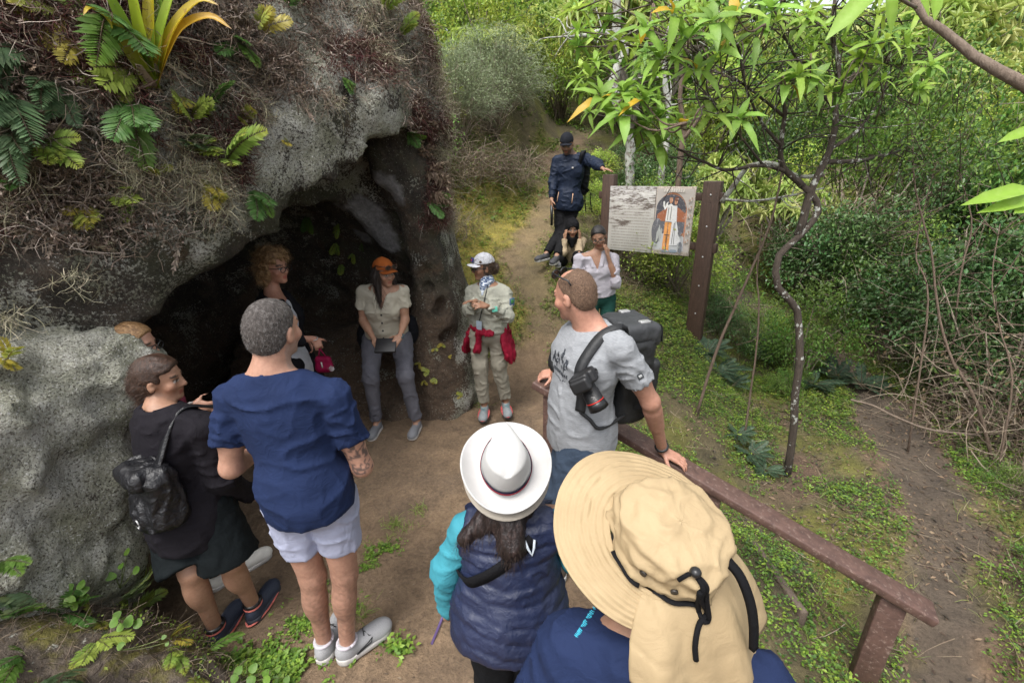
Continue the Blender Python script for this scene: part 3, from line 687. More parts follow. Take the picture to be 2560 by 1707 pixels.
def ribbons(P0, D, L, w, col, nseg=4, curl=.5, grav=0.0, seed=0):
    """thin curling strands starting at P0; returns V, quads, colours"""
    g = np.random.default_rng(seed); n = len(P0); L = np.broadcast_to(L, (n,))[:, None]/nseg; w = np.broadcast_to(w, (n,))[:, None]
    p = P0.copy(); d = unit(D); pts = [p]; ax = unit(g.normal(size=(n, 3)))
    for k in range(nseg):
        d = unit(d+np.cross(ax, d)*curl+g.normal(size=(n, 3))*curl*.35+np.array([0, 0, -grav])); p = p+d*L; pts.append(p)
    s = unit(np.cross(d, g.normal(size=(n, 3)))); V = []
    for k, q in enumerate(pts):
        t = w*(1-.7*k/nseg)/2; V += [q-s*t, q+s*t]
    V = np.stack(V, 1).reshape(-1, 3); m = 2*(nseg+1); k = np.arange(n)[:, None]*m
    F = np.concatenate([k+[2*j, 2*j+1, 2*j+3, 2*j+2] for j in range(nseg)]); return V, F, np.repeat(np.broadcast_to(col, (n, 3)), m, 0)
def cvar(n, *cols, j=.18):
    c = np.array(cols, np.float32)[vr.integers(0, len(cols), n)]; return c*(1+j*vr.normal(size=(n, 1))).clip(.5, 1.6)
G_LIME = (.20, .33, .045); G_MID = (.085, .165, .028); G_DARK = (.035, .080, .022); G_BLUE = (.072, .120, .058); G_YEL = (.36, .33, .04); BR_DRY = (.155, .105, .075); BR_PALE = (.30, .235, .175)
# ---------------------------------------------------------------- fern fronds (shared meshes, growing along +Y, top +Z)
def frond_mesh(name, L=.30, n=17, pw=.075, col=G_MID, tip=None, droop=.35, curl=0.0, lw=.20, seed=0):
    g = np.random.default_rng(seed); m = MB(); t = np.linspace(0, 1, 10)
    def rp(t): return np.stack([.03*L*np.sin(t*3+seed), L*t*(1-.12*t), L*(.18*t-droop*t*t)], -1)
    m.tube(rp(t), .0022*(1-.7*t)*L/.3+.0004, 4, np.array(BR_DRY)*.9)
    tt = np.repeat(np.linspace(.10, .985, n), 2); s = np.tile([-1, 1], n); b = rp(tt); T = unit(rp(tt+.01)-rp(tt-.01))
    prof = np.sin(np.pi*np.clip(tt*.90+.12, 0, 1))**.75
    d = unit(np.stack([s*1.0, .45+.5*tt, -.1-curl*g.random(2*n)], -1)+T*.2+g.normal(size=(2*n, 3))*(.06+.5*curl)); c = np.array(col)*(1+.16*g.normal(size=(2*n, 1)))
    if tip is not None: k = smooth(.55, 1, tt)[:, None]; c = c*(1-k)+np.array(tip)*k
    V, F, C = leaves(b, d, np.array([[0, 0, 1.0]])+g.normal(size=(2*n, 3))*(.15+curl), prof*pw*(1+.1*g.normal(size=2*n)), prof*pw*lw+.006, c, .10+curl, .05, 2)
    m.add(V, F, C); o = m.build(name, M_leaf if curl < .3 else M_dry, None, True); me = o.data; bpy.data.objects.remove(o); return me
FROND = dict(green=[frond_mesh('frond', .30, 24, .075, G_MID, (.15, .26, .04), .40, 0, .15, 1), frond_mesh('frond', .26, 20, .070, (.075, .17, .04), None, .25, 0, .16, 2)],
             lime=[frond_mesh('frond', .27, 20, .068, (.20, .30, .06), (.33, .36, .06), .30, 0, .15, 3), frond_mesh('frond', .22, 13, .072, (.26, .33, .06), None, .20, 0, .20, 4)],
             blue=[frond_mesh('frond', .34, 25, .085, G_BLUE, (.09, .16, .08), .35, 0, .15, 5), frond_mesh('frond', .30, 22, .075, (.085, .15, .07), None, .5, 0, .16, 6)],
             yellow=[frond_mesh('frond', .23, 15, .070, (.36, .30, .05), None, .3, 0, .16, 7), frond_mesh('frond', .20, 13, .072, (.27, .31, .06), (.40, .33, .05), .25, 0, .17, 8)],
             fine=[frond_mesh('frond', .30, 34, .070, (.045, .085, .05), (.07, .12, .06), .30, 0, .10, 11), frond_mesh('frond', .30, 30, .062, (.055, .10, .06), None, .45, 0, .11, 12)],
             sage=[frond_mesh('frond', .24, 15, .065, (.15, .21, .10), (.24, .29, .09), .15, 0, .22, 13), frond_mesh('frond', .20, 12, .070, (.13, .20, .10), None, .2, 0, .24, 14)],
             dry=[frond_mesh('frond', .30, 16, .055, BR_DRY, BR_PALE, .55, .8, .30, 9), frond_mesh('frond', .34, 18, .050, (.20, .145, .11), None, .6, 1.0, .32, 10)])
def place(me, name, loc, fwd, up, sc, parent=None, mat=None):
    f = nrm(fwd); u = np.asarray(up, float); u = u-f*np.dot(u, f); u = nrm(u) if np.linalg.norm(u) > 1e-3 else nrm(np.cross(f, [1, .1, 0])); r = np.cross(f, u)
    o = bpy.data.objects.new(name, me); COL.objects.link(o); Mw = Matrix([[r[0]*sc, f[0]*sc, u[0]*sc, loc[0]], [r[1]*sc, f[1]*sc, u[1]*sc, loc[1]], [r[2]*sc, f[2]*sc, u[2]*sc, loc[2]], [0, 0, 0, 1]])
    if parent is None: o.matrix_basis = Mw
    else: o.parent = parent; o.matrix_parent_inverse = parent.matrix_basis.inverted(); o.matrix_basis = Mw
    return o
def hit_any(x, y, extra=()):
    best = None
    for bv in (RBVH, BBVH)+tuple(extra):
        h = bv.ray_cast(Vector(CAMP), Vector(ray(x, y)).normalized())
        if h[0] is not None and (best is None or h[3] < best[3]): best = h
    return best
def fern_at(loc, nrml, kind, k, sc, label, group, hang=.5, aim=None, spread=1.0, name='fern'):
    root = empty(name, loc, label, 'fern', group); nr = np.asarray(nrml, float)
    for j in range(k):
        a = vr.uniform(0, 2*np.pi); t = nrm(np.cross(nr, [.3, .2, 1])); b = np.cross(nr, t)
        f = nr*(.55+.3*vr.random())+(t*math.cos(a)+b*math.sin(a))*spread*.8+np.array([0, 0, -hang])
        if aim is not None: f = nrm(np.asarray(aim, float))+vr.normal(size=3)*.28*spread
        ms = FROND[kind]; place(ms[vr.integers(len(ms))], 'frond', loc, f, nr+np.array([0, 0, .6]), sc*(.75+.5*vr.random()), root)
    return root
LAB = dict(green='green sword fern hanging on the rock overhang', lime='bright lime sword fern sprouting from the rock', blue='blue-green sword fern clump on the rock edge', yellow='yellowing fern tuft on the rock overhang')
camup = RW@np.array([0, 1.0, 0]); camrt = RW@np.array([1.0, 0, 0]); camto = RW@np.array([0, 0, 1.0])
def dirpx(dx, dy, to=.5): return camrt*dx-camup*dy+camto*to
for x, y, kind, k, sc, ax, ay in [(60, 120, 'blue', 9, 1.1, -.2, .6), (20, 230, 'blue', 7, 1.0, .5, .6), (120, 200, 'blue', 5, .8, .6, .7), (150, 20, 'yellow', 6, .9, -.3, .5), (235, 55, 'lime', 4, .9, -.7, -.4), (200, 100, 'yellow', 3, .7, -.4, .6),
                                  (275, 45, 'green', 2, 1.25, .7, .8), (320, 165, 'lime', 4, .95, .1, .9), (335, 250, 'green', 5, 1.0, .2, .8), (100, 365, 'lime', 5, .75, .9, .5), (480, 300, 'lime', 4, .75, .7, -.4), (525, 265, 'green', 3, .7, .8, -.3),
                                  (470, 360, 'blue', 3, .75, .8, .3), (490, 375, 'lime', 4, .7, .9, .2), (565, 402, 'lime', 2, 1.0, 1, .1), (530, 460, 'yellow', 5, .75, .6, .6), (640, 475, 'green', 2, .8, .9, .6), (215, 510, 'yellow', 6, .7, .2, .8),
                                  (310, 480, 'lime', 3, .65, .6, .5), (605, 300, 'yellow', 3, .55, .8, .5), (600, 110, 'green', 4, .7, .4, .3), (640, 75, 'yellow', 3, .8, 1, -.1), (720, 20, 'green', 4, .8, .3, -.5), (860, 195, 'green', 3, .5, .7, .6), (960, 30, 'lime', 5, .9, .8, -.6),
                                  (1000, 90, 'lime', 3, .8, .9, -.2), (715, 355, 'yellow', 3, .4, .6, .3), (40, 440, 'green', 3, .6, .4, .7), (385, 420, 'yellow', 3, .5, .5, .6), (1020, 330, 'green', 4, .6, .7, .5), (560, 20, 'blue', 4, .8, .2, -.6), (450, 240, 'yellow', 3, .5, .6, .5), (20, 330, 'blue', 4, .8, .4, .8)]:
    h = hit_any(x, y)
    if h is None: continue
    fern_at(np.array(h[0]), np.array(h[1]), kind, k+1, sc*(.9 if kind == 'blue' else 1.05), LAB[kind], 'ferns on the rock overhang', aim=dirpx(ax, ay, .55))
for x, y, kind, k, sc in [(770, 540, 'green', 4, .75), (845, 560, 'lime', 3, .75), (838, 605, 'lime', 2, .6), (882, 632, 'lime', 2, .5), (852, 660, 'lime', 2, .6), (905, 605, 'green', 2, .4)]:
    h = hit_any(x, y)
    if h is not None: fern_at(np.array(h[0]), np.array(h[1]), kind, k, sc, 'small fern hanging on the dark wall inside the cave', 'ferns on the cave wall', aim=dirpx(.1, 1, .5), spread=1.1)
# ---------------------------------------------------------------- bromeliad
def bromeliad():
    h = hit_any(378, 225); b0 = np.array(h[0])+np.array(h[1])*.03; root = empty('bromeliad', b0, 'yellow and green bromeliad rosette growing on top of the overhang', 'bromeliad')
    n = NB('bromeliad_leaf'); c = n.attr(); n.set(n.mix(c, (.20, .07, .02), n.ramp(n.noise(26, 5, .7), (.60, 0), (.70, 1))), .4, n.noise(60, 2), .1, .003); M_br = n.translucent(c, .3)
    D0 = h[3]
    for (tx, ty, to, w, c1, c2, bend) in [(330, -60, .10, .062, (.34, .40, .03), (.30, .42, .03), .1), (385, -90, -.05, .060, (.36, .36, .02), (.46, .34, .02), .0), (465, -40, .10, .058, (.22, .36, .03), (.30, .38, .04), .1), (545, 5, .22, .055, (.42, .35, .02), (.48, .34, .03), .25), (578, 62, .28, .055, (.46, .28, .02), (.50, .30, .04), .35),
                                          (255, -30, .12, .055, (.16, .30, .04), (.26, .36, .04), .15), (205, 30, .20, .055, (.24, .32, .03), (.50, .34, .02), .25), (425, -130, -.2, .055, (.18, .32, .04), (.2, .34, .04), 0), (300, -130, -.2, .055, (.18, .32, .04), (.2, .34, .04), 0)]:
        d = ray(tx, ty); tip = CAMP+nrm(d)*(D0-to*.8)
        mid = lerp(b0, tip, .5)+np.array([0, 0, .05+bend*.18]); pts = spline([b0, lerp(b0, mid, .55)+np.array([0, 0, .02]), mid, lerp(mid, tip, .6)+np.array([0, 0, .03]), tip-np.array([0, 0, bend*.05])], 16)
        T = unit(np.gradient(pts, axis=0)); S = unit(np.cross(T, camto+np.array([0, 0, .4]))); U = np.cross(S, T); t = np.linspace(0, 1, 16); ww = w*1.15*(1-.35*t)*np.clip((1-t)*2.4, 0, 1)**.7
        V = np.stack([pts-S*ww[:, None]/2+U*ww[:, None]*.22, pts-S*ww[:, None]*.22, pts, pts+S*ww[:, None]*.22, pts+S*ww[:, None]/2+U*ww[:, None]*.22], 1).reshape(-1, 3)
        F = np.array([[i*5+j, i*5+j+1, i*5+5+j+1, i*5+5+j] for i in range(15) for j in range(4)]); k = t[:, None]; C = np.array(c1)*(1-k)+np.array(c2)*k; C[-1] = (.35, .22, .12); C[-2] = C[-2]*.6+np.array((.35, .2, .08))*.4
        mesh_np('leaf', V, F, M_br, root, True, np.repeat(C, 5, 0))
    for tx, ty in ((520, 230), (430, 250), (560, 130)):
        e = np.array(hit_any(tx, ty)[0])+camto*.05; pts = spline([b0, lerp(b0, e, .5)+camto*.10+np.array([0, 0, .05]), e], 10); T = unit(np.gradient(pts, axis=0)); S = unit(np.cross(T, camto)); t = np.linspace(0, 1, 10); ww = .022*(1-t*.8)
        V = np.stack([pts-S*ww[:, None], pts+camto*.006, pts+S*ww[:, None]], 1).reshape(-1, 3); F = np.array([[i*3+j, i*3+j+1, i*3+3+j+1, i*3+3+j] for i in range(9) for j in range(2)]); mesh_np('dead_leaf', V, F, M_dry, root, True, np.tile(BR_PALE, (len(V), 1)))
bromeliad()
# ---------------------------------------------------------------- tangle of dry fern, red moss and lichen beards on the rock
yl = np.interp(_pc[:, 0], [-400, 0, 250, 420, 520, 600, 660, 720, 900, 985, 1010, 1100], [640, 640, 630, 600, 545, 465, 320, 215, 130, 130, 300, 400])
front = (rN@camto > -.15)
wild = (_pc[:, 1]+60*fbm(rV, 2.5, 3, off=41) < yl) & (inside < .3)
wild |= (_pc[:, 0] > 1060+25*fbm(rV, 3, 2, off=2)) & (_pc[:, 1] < 560)
wild |= (rN[:, 2] > .35) & (rV[:, 2] > 2.6)
infr = (_pc[:, 0] > -220) & (_pc[:, 0] < 1130) & (_pc[:, 1] > -160) & (_pc[:, 1] < 800)
front &= np.einsum('ij,ij->i', rN, CAMP-rV) > -.25
wi = np.where(wild & front & infr)[0]
nz1 = fbm(rV, 1.9, 3, off=55); nz2 = fbm(rV, 2.4, 3, off=77)
def pick(idx, n, w=None):
    w = np.ones(len(idx)) if w is None else np.clip(w, 1e-4, None); return vr.choice(idx, n, p=w/w.sum())
m = MB()
k = pick(wi, 22000, .25+smooth(-.1, .3, nz1[wi])); P0 = rV[k]+rN[k]*.01+vr.normal(size=(len(k), 3))*.02
m.add(*ribbons(P0, rN[k]*.7+vr.normal(size=(len(k), 3))*.8+np.array([0, 0, -.4]), vr.uniform(.05, .20, len(k)), vr.uniform(.003, .007, len(k)), cvar(len(k), (.15, .105, .08), (.24, .18, .145), (.060, .040, .032), (.30, .25, .22)), 4, .8, .12, 3))
k = pick(wi, 26000, .1+smooth(0, .3, nz1[wi])); P0 = rV[k]+rN[k]*vr.uniform(.01, .09, (len(k), 1))
m.add(*leaves(P0, rN[k]*.5+vr.normal(size=(len(k), 3)), vr.normal(size=(len(k), 3)), vr.uniform(.010, .028, len(k)), vr.uniform(.005, .011, len(k)), cvar(len(k), (.17, .115, .095), (.27, .20, .165), (.10, .065, .05), (.36, .29, .25)), .3))
tag(m.build('dry_fern_tangle', M_dry, None, True), 'brown tangle of dead fern fronds draped over the overhang', None, None, 'stuff')
m = MB(); redw = smooth(-.02, .20, nz2[wi])**2; k = pick(wi, 34000, redw+.01); P0 = rV[k]+vr.normal(size=(len(k), 3))*.02
m.add(*ribbons(P0, rN[k]+vr.normal(size=(len(k), 3))*.6+np.array([0, 0, -.5]), vr.uniform(.03, .09, len(k)), vr.uniform(.003, .006, len(k)), cvar(len(k), (.090, .024, .028), (.055, .016, .018), (.13, .045, .042)), 2, .5, .25, 4))
tag(m.build('red_moss', M_dry, None, True), 'dark red moss cushions hanging from the rock', None, None, 'stuff')
m = MB(); lic = smooth(.05, .25, fbm(rV, 3.1, 2, off=91)); lw_ = lic[wi]*(1-.6*smooth(100, -50, _pc[wi, 1])); lowb = np.where(front & infr & (inside < .4) & (_pc[:, 1] < yl+160) & (_pc[:, 0] < 560))[0]
cl = pick(wi, 105, lw_**2+1e-3); cl = np.concatenate([cl, pick(lowb, 14)])
for c in cl:
    n_ = vr.integers(30, 90); P0 = rV[c]+vr.normal(size=(n_, 3))*[.03, .03, .02]+rN[c]*.02
    m.add(*ribbons(P0, rN[c]*.4+vr.normal(size=(n_, 3))*.8+np.array([0, 0, -.8]), vr.uniform(.05, .22, n_), .0028, cvar(n_, (.42, .39, .27), (.33, .31, .20), (.46, .40, .30)), 6, .65, .30, int(c)))
tag(m.build('lichen_beards', M_dry, None, True), 'pale stringy lichen beards trailing over the rock', None, None, 'stuff')
# loose dry fronds as one mass
m = MB(); fm = FROND['dry'][0]; nv = len(fm.vertices); fv = np.empty(nv*3, np.float32); fm.vertices.foreach_get('co', fv); fv = fv.reshape(-1, 3)
fp = [tuple(p.vertices) for p in fm.polygons]; fq = np.array([p for p in fp if len(p) == 4]); ft = np.array([p for p in fp if len(p) == 3])
k = pick(wi, 170, smooth(-.1, .3, nz1[wi])+.1)
for c in k:
    f = nrm(rN[c]*.5+vr.normal(size=3)*.6+np.array([0, 0, -.5])); Mf = frame(f, rN[c]+vr.normal(size=3)*.3); m.add((fv*[.6, 1, .6]*vr.uniform(.35, .7))@Mf+rV[c], [fq, ft], cvar(1, BR_DRY, (.24, .18, .15), (.30, .24, .20))[0])
tag(m.build('dead_fronds', M_dry, None, True), 'curled dead fern fronds hanging in the tangle', None, None, 'stuff')
# dry sword fern cluster on the right shoulder of the rock
for x, y, kind, k_, sc, ax, ay in [(1062, 440, 'dry', 8, .7, 1, -.1), (1070, 490, 'dry', 8, .7, 1, .2), (1075, 530, 'dry', 5, .55, .8, .6), (1050, 390, 'dry', 5, .55, .9, -.4), (1070, 500, 'green', 4, .8, 1, .1)]:
    h = hit_any(x, y) or hit_any(x-15, y) or hit_any(x-30, y) or hit_any(x-45, y)
    if h is not None: fern_at(np.array(h[0]), np.array(h[1]), kind, k_, sc, 'dry grey-brown fern clump on the right shoulder of the rock' if kind == 'dry' else 'dull green fern among dry fronds beside the cave pillar', 'ferns beside the pillar', aim=dirpx(ax, ay, .25))
# ---------------------------------------------------------------- ground cover
def scatter(n, x0, x1, y0, y1, dens, cap_=6):
    x = vr.uniform(x0, x1, n*cap_); y = vr.uniform(y0, y1, n*cap_); w = dens(x, y); k = vr.random(len(x)) < w; x, y = x[k][:n], y[k][:n]; return x, y, height(x, y)
def off_path(x, y, a=-.04, b=.10):
    u, l, f = masks(x, y); return smooth(a, b, np.minimum(np.minimum(u, l), f))
def nfield(x, y, f, o): return fbm(np.stack([x, y, 0*x], -1), f, 3, off=o)
def sprigs(x, y, z, nl, hgt, ls, cols, seed=0, wr=.62, mat=M_leaf):
    n = len(x); b = np.stack([x, y, z], -1); B = np.repeat(b, nl, 0); q = len(B); g = np.random.default_rng(seed)
    hh = np.repeat(vr.uniform(.4, 1, n)*hgt, nl); up_ = g.random(q); B = B+np.stack([g.normal(size=q)*hh*.35, g.normal(size=q)*hh*.35, hh*up_], -1)
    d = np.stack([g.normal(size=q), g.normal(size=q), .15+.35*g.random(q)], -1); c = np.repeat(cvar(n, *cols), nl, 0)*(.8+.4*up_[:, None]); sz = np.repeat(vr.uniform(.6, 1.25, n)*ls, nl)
    return leaves(B, d, np.array([[0, 0, 1.0]])+g.normal(size=(q, 3))*.35, sz, sz*wr, c, .15, .06)
inrock = lambda x, y: smooth(.0, .15, np.hypot((x+2.9)/2.35, (y-4.6)/2.3)-1)
def d_bank(x, y): return off_path(x, y, np.where(y > 4.7, -.22, -.04), np.where(y > 4.7, .08, .10))*np.clip(.34+.22*(y < 5.2)+1.7*nfield(x, y, 1.3, 11), .05, 1)*inrock(x, y)*(1-.4*smooth(2.0, 2.6, x)*smooth(5.2, 4.0, y)*smooth(.05, -.1, nfield(x, y, 1.1, 3)))
m = MB()
x, y, z = scatter(25000, .4, 6.0, 1.0, 6.5, d_bank); m.add(*sprigs(x, y, z, 5, .06, .022, [(.15, .26, .035), (.10, .19, .03), (.21, .30, .04), (.06, .12, .03)], 1))
x, y, z = scatter(12000, -2.5, 6.5, 4.4, 10, d_bank); m.add(*sprigs(x, y, z, 5, .08, .030, [(.16, .25, .035), (.09, .16, .03), (.24, .29, .045), (.13, .13, .04)], 2))
x, y, z = scatter(4000, -4, 10, 8, 20, d_bank, 8); m.add(*sprigs(x, y, z, 6, .16, .07, [(.16, .26, .035), (.09, .17, .03), (.11, .15, .03)], 3))
tag(m.build('ground_cover', M_leaf, None, True), 'low bright green herbs carpeting the banks', None, None, 'stuff')
def d_grass(x, y): return off_path(x, y, -.12, .1)*np.clip(.15+1.4*nfield(x, y, 1.9, 23), 0, 1)*inrock(x, y)
m = MB(); x, y, z = scatter(6000, -2, 6, 1.5, 10, d_grass); n_ = len(x); B = np.stack([x, y, z], -1).repeat(2, 0)+vr.normal(size=(2*n_, 3))*[.02, .02, 0]
m.add(*ribbons(B, vr.normal(size=(2*n_, 3))*.5+[0, 0, 1], vr.uniform(.06, .16, 2*n_), vr.uniform(.003, .006, 2*n_), cvar(2*n_, (.16, .25, .05), (.24, .28, .08), (.28, .24, .13)), 3, .25, .25, 8))
# tufts of grass and weed on the trodden floor
def fl_patch(px, py, sx, sy, n):
    c = Pz(px, py, 0.0); x = c[0]+vr.normal(size=n)*sx; y = c[1]+vr.normal(size=n)*sy; k = nfield(x, y, 9, 5) > -.12; x, y = x[k], y[k]; return np.stack([x, y, height(x, y)], -1)
B = np.concatenate([fl_patch(1000, 1310, .05, .035, 260), fl_patch(950, 1355, .05, .035, 200), fl_patch(1045, 1275, .035, .03, 140), fl_patch(905, 1540, .04, .05, 160), fl_patch(760, 1530, .05, .05, 120), fl_patch(1335, 860, .12, .08, 160), fl_patch(1190, 1010, .07, .05, 130)])
m.add(*ribbons(B, vr.normal(size=(len(B), 3))*.8+[0, 0, .8], vr.uniform(.03, .09, len(B)), .0035, cvar(len(B), (.17, .27, .05), (.26, .31, .08)), 3, .3, .3, 9))
tag(m.build('grass', M_leaf, None, True), 'thin grass tufts along the path edges and on the dirt floor', None, None, 'stuff')
m = MB()
for px, py, sx, sy, n_ in [(765, 1550, .06, .05, 240), (880, 1480, .04, .06, 260), (690, 1690, .10, .05, 380), (560, 1690, .2, .07, 500), (960, 1380, .05, .04, 220), (1010, 1600, .05, .05, 60), (920, 1420, .03, .05, 120), (790, 1490, .03, .04, 120), (640, 1700, .08, .04, 200)]:
    b = fl_patch(px, py, sx, sy, n_); m.add(*sprigs(b[:, 0], b[:, 1], b[:, 2], 5, .022 if py < 1600 else .05, .015 if py < 1600 else .028, [(.16, .28, .04), (.22, .33, .05), (.10, .20, .03)], n_))
tag(m.build('floor_weeds', M_leaf, None, True), 'tiny bright green weeds spreading over the dirt floor', None, None, 'stuff')
# leaf litter and twigs on the right-hand slope
m = MB(); x, y, z = scatter(6000, 1.6, 5.0, 1.6, 7, lambda x, y: .35+.65*smooth(.05, -.1, nfield(x, y, 1.1, 3))*np.ones_like(x), 3); b = np.stack([x, y, z+.006], -1)
m.add(*leaves(b, vr.normal(size=b.shape)*[1, 1, .15], np.array([[0, 0, 1.0]])+vr.normal(size=b.shape)*.3, vr.uniform(.02, .06, len(x)), vr.uniform(.010, .025, len(x)), cvar(len(x), (.13, .085, .06), (.075, .048, .036), (.22, .15, .10), (.05, .04, .035)), .05, .15))
x, y, z = scatter(1600, 1.4, 6.0, 1.6, 8, lambda x, y: np.full_like(x, .4)); b = np.stack([x, y, z+.01], -1); m.add(*ribbons(b, vr.normal(size=b.shape)*[1, 1, .12], vr.uniform(.08, .3, len(x)), .006, cvar(len(x), (.15, .11, .08), (.27, .22, .17)), 3, .15, .02, 12))
x, y, z = scatter(500, -1.6, 2.0, 1.4, 6, lambda x, y: np.full_like(x, .4)); b = np.stack([x, y, z+.006], -1); m.add(*leaves(b, vr.normal(size=b.shape)*[1, 1, .1], np.array([[0, 0, 1.0]]), vr.uniform(.012, .03, len(x)), .008, cvar(len(x), (.20, .15, .11), (.10, .07, .05)), .05, .15))
tag(m.build('leaf_litter', M_dry, None, True), 'fallen brown leaves and twigs on the slope', None, None, 'stuff')

# ---------------------------------------------------------------- foreground plants on the mossy rock and boulder foot
def hit_fg(x, y): return hit_any(x, y, (MBVH,))
FG = 'ferns on the mossy rock below the boulder'
for x, y, kind, k, sc, ax, ay, to, lb in [(300, 1490, 'sage', 2, 1.15, .8, -.45, .35, 'sage fern with a pair of long fronds leaning out past the boulder'), (345, 1455, 'lime', 1, 1.0, .75, -.6, .2, 'single lime frond with yellow-edged leaflets arching up beside bare legs'), (130, 1560, 'green', 6, .62, -.3, .1, .6, 'green fern tuft spreading over dead twigs'), (240, 1600, 'lime', 5, .55, .5, .2, .6, 'lime and yellow fern tuft in the middle of the mossy rock'),
                                          (160, 1690, 'blue', 3, .8, .6, -.3, .6, 'blue-green frond lying flat near the rock edge'), (365, 1560, 'blue', 3, .55, .6, .2, .5, 'small dark blue-green fern with rounded leaflets'), (60, 1640, 'green', 4, .5, .2, -.3, .6, 'little green fern among dry stems'), (500, 1580, 'sage', 5, .6, .3, -.5, .4, 'grey-green fern cluster at the right end of the mossy rock'), (540, 1640, 'lime', 7, .7, .3, .2, .6, 'yellow-green fern mass spilling off the rock beside a dark shoe'),
                                          (500, 1690, 'yellow', 5, .6, .2, .2, .6, 'yellowish fern at the bottom of the mossy rock'), (10, 1400, 'green', 3, .55, .8, -.1, .5, 'small fern rooted in the boulder foot'), (20, 900, 'yellow', 5, .62, 1, -.1, .5, 'orange-yellow fern tuft on the top of the boulder'), (100, 1500, 'sage', 4, .6, -.3, -.2, .5, 'sage fern against the dark foot of the boulder')]:
    h = hit_fg(x, y)
    if h is not None: fern_at(np.array(h[0]), np.array(h[1]), kind, k, sc, lb, FG, aim=dirpx(ax, ay, to), spread=.5 if k < 3 else 1.3)
def heart(n=10):
    t = np.linspace(0, 2*np.pi, n, endpoint=False); x = .5*np.sin(t)*(1-.25*np.cos(t)); y = .45-.5*np.cos(t)-.12*np.abs(np.sin(t/2+np.pi/2))**6; V = np.stack([x, y, .10*np.abs(x)-.12*y*y], 1); return np.concatenate([V, [[0, .35, -.02]]]), np.array([[i, (i+1) % n, n] for i in range(n)])
hv, hf_ = heart(14)
def vine(pts_, label, sizes, base):
    h = hit_fg(*base); b0 = np.array(h[0]); root = empty('broadleaf_plant', b0, label, 'plant', 'broad-leaved plants below the boulder'); st = MB()
    for (x, y, s_), k in zip(pts_, range(99)):
        p = CAMP+nrm(ray(x, y))*(h[3]-.05-.02*k % .06); c = cvar(1, (.12, .24, .035), (.15, .27, .04), (.10, .20, .03), j=.08)[0]; f = nrm(dirpx(vr.normal()*.6, .6+.3*vr.normal(), .35)); u = nrm(camto+np.array([0, 0, .7])+vr.normal(size=3)*.2); r = nrm(np.cross(f, u)); u = np.cross(r, f)
        V = p+(hv*s_*.72)@np.array([r, f, u]); mesh_np('leaf', V, hf_[:, ::-1], M_leaf, root, True, np.tile(c, (len(V), 1))); st.tube(spline([b0, lerp(b0, p, .5)-np.array([0, 0, .01]), p], 6), .0018, 4, (.14, .18, .05))
    o = st.build('stems', M_leaf, root, True); o['kind'] = 'stuff'
vine([(318, 1372, .045), (306, 1408, .036), (338, 1418, .050), (288, 1440, .052)], 'climbing plant with four bright heart-shaped leaves against the boulder', None, (300, 1470))
vine([(180, 1462, .055), (205, 1452, .05), (170, 1490, .06), (205, 1490, .062), (220, 1470, .05), (190, 1505, .045)], 'bushy plant with large overlapping green leaves at the boulder foot', None, (190, 1520))
vine([(300, 1530, .045), (325, 1540, .06), (285, 1545, .05), (300, 1560, .04), (345, 1548, .05)], 'low plant with glossy oval leaves in front of the sage fern', None, (300, 1560))
vine([(295, 1612, .032), (310, 1608, .034), (415, 1590, .025), (420, 1604, .022)], 'small yellowish round-leaved seedling on the moss', None, (300, 1625))
vine([(600, 1665, .05), (640, 1660, .05), (670, 1675, .05), (620, 1695, .055), (580, 1690, .045), (660, 1695, .05), (700, 1665, .04), (720, 1690, .04)], 'dark green broadleaf herb on the floor behind the grey running shoes', None, (600, 1700))
m = MB(); fgv = np.where(mV[:, 2] > .02)[0]; mNn = normals(mV, mF); k = vr.choice(fgv, 3500); P0 = mV[k]
m.add(*ribbons(P0, mNn[k]+vr.normal(size=P0.shape)*.8, vr.uniform(.03, .13, len(k)), .0035, cvar(len(k), (.16, .115, .085), (.26, .20, .155), (.09, .06, .045)), 4, .4, .1, 31))
k = vr.choice(fgv, 2600, p=(lambda w: w/w.sum())(smooth(-.05, .25, fbm(mV[fgv], 4, 2, off=61))+.02)); P0 = mV[k]+mNn[k]*vr.uniform(0, .04, (len(k), 1))
m.add(*leaves(P0, mNn[k]*.3+vr.normal(size=P0.shape), mNn[k]+vr.normal(size=P0.shape)*.4, vr.uniform(.008, .018, len(k)), vr.uniform(.006, .013, len(k)), cvar(len(k), (.24, .36, .06), (.30, .38, .07), (.14, .25, .04)), .1))
tag(m.build('small_herbs', M_leaf, None, True), 'tiny clover-like herbs and dead stems on the mossy rock', None, None, 'stuff')
vis = fgv[np.einsum('ij,ij->i', mNn[fgv], CAMP-mV[fgv]) > 0]
bvis = np.where((np.einsum('ij,ij->i', bN, CAMP-bV) > 0) & (bV[:, 2] < .55))[0]
for j in range(34):
    if j % 4: c = vr.choice(vis); p, nn_ = mV[c], mNn[c]
    else: c = vr.choice(bvis); p, nn_ = bV[c], bN[c]
    kd = ['green', 'lime', 'sage', 'yellow', 'blue'][vr.integers(5)]; fern_at(p, nn_, kd, int(vr.integers(3, 7)), vr.uniform(.45, .8), {'green': 'green fern tuft on the mossy foreground rock', 'lime': 'lime fern tuft on the mossy foreground rock', 'sage': 'sage fern tuft on the mossy foreground rock', 'yellow': 'yellowing fern tuft on the mossy foreground rock', 'blue': 'blue-green fern tuft on the mossy foreground rock'}[kd], FG, hang=.1, aim=dirpx(vr.normal()*.7, -.3+.5*vr.normal(), .6), spread=1.3)
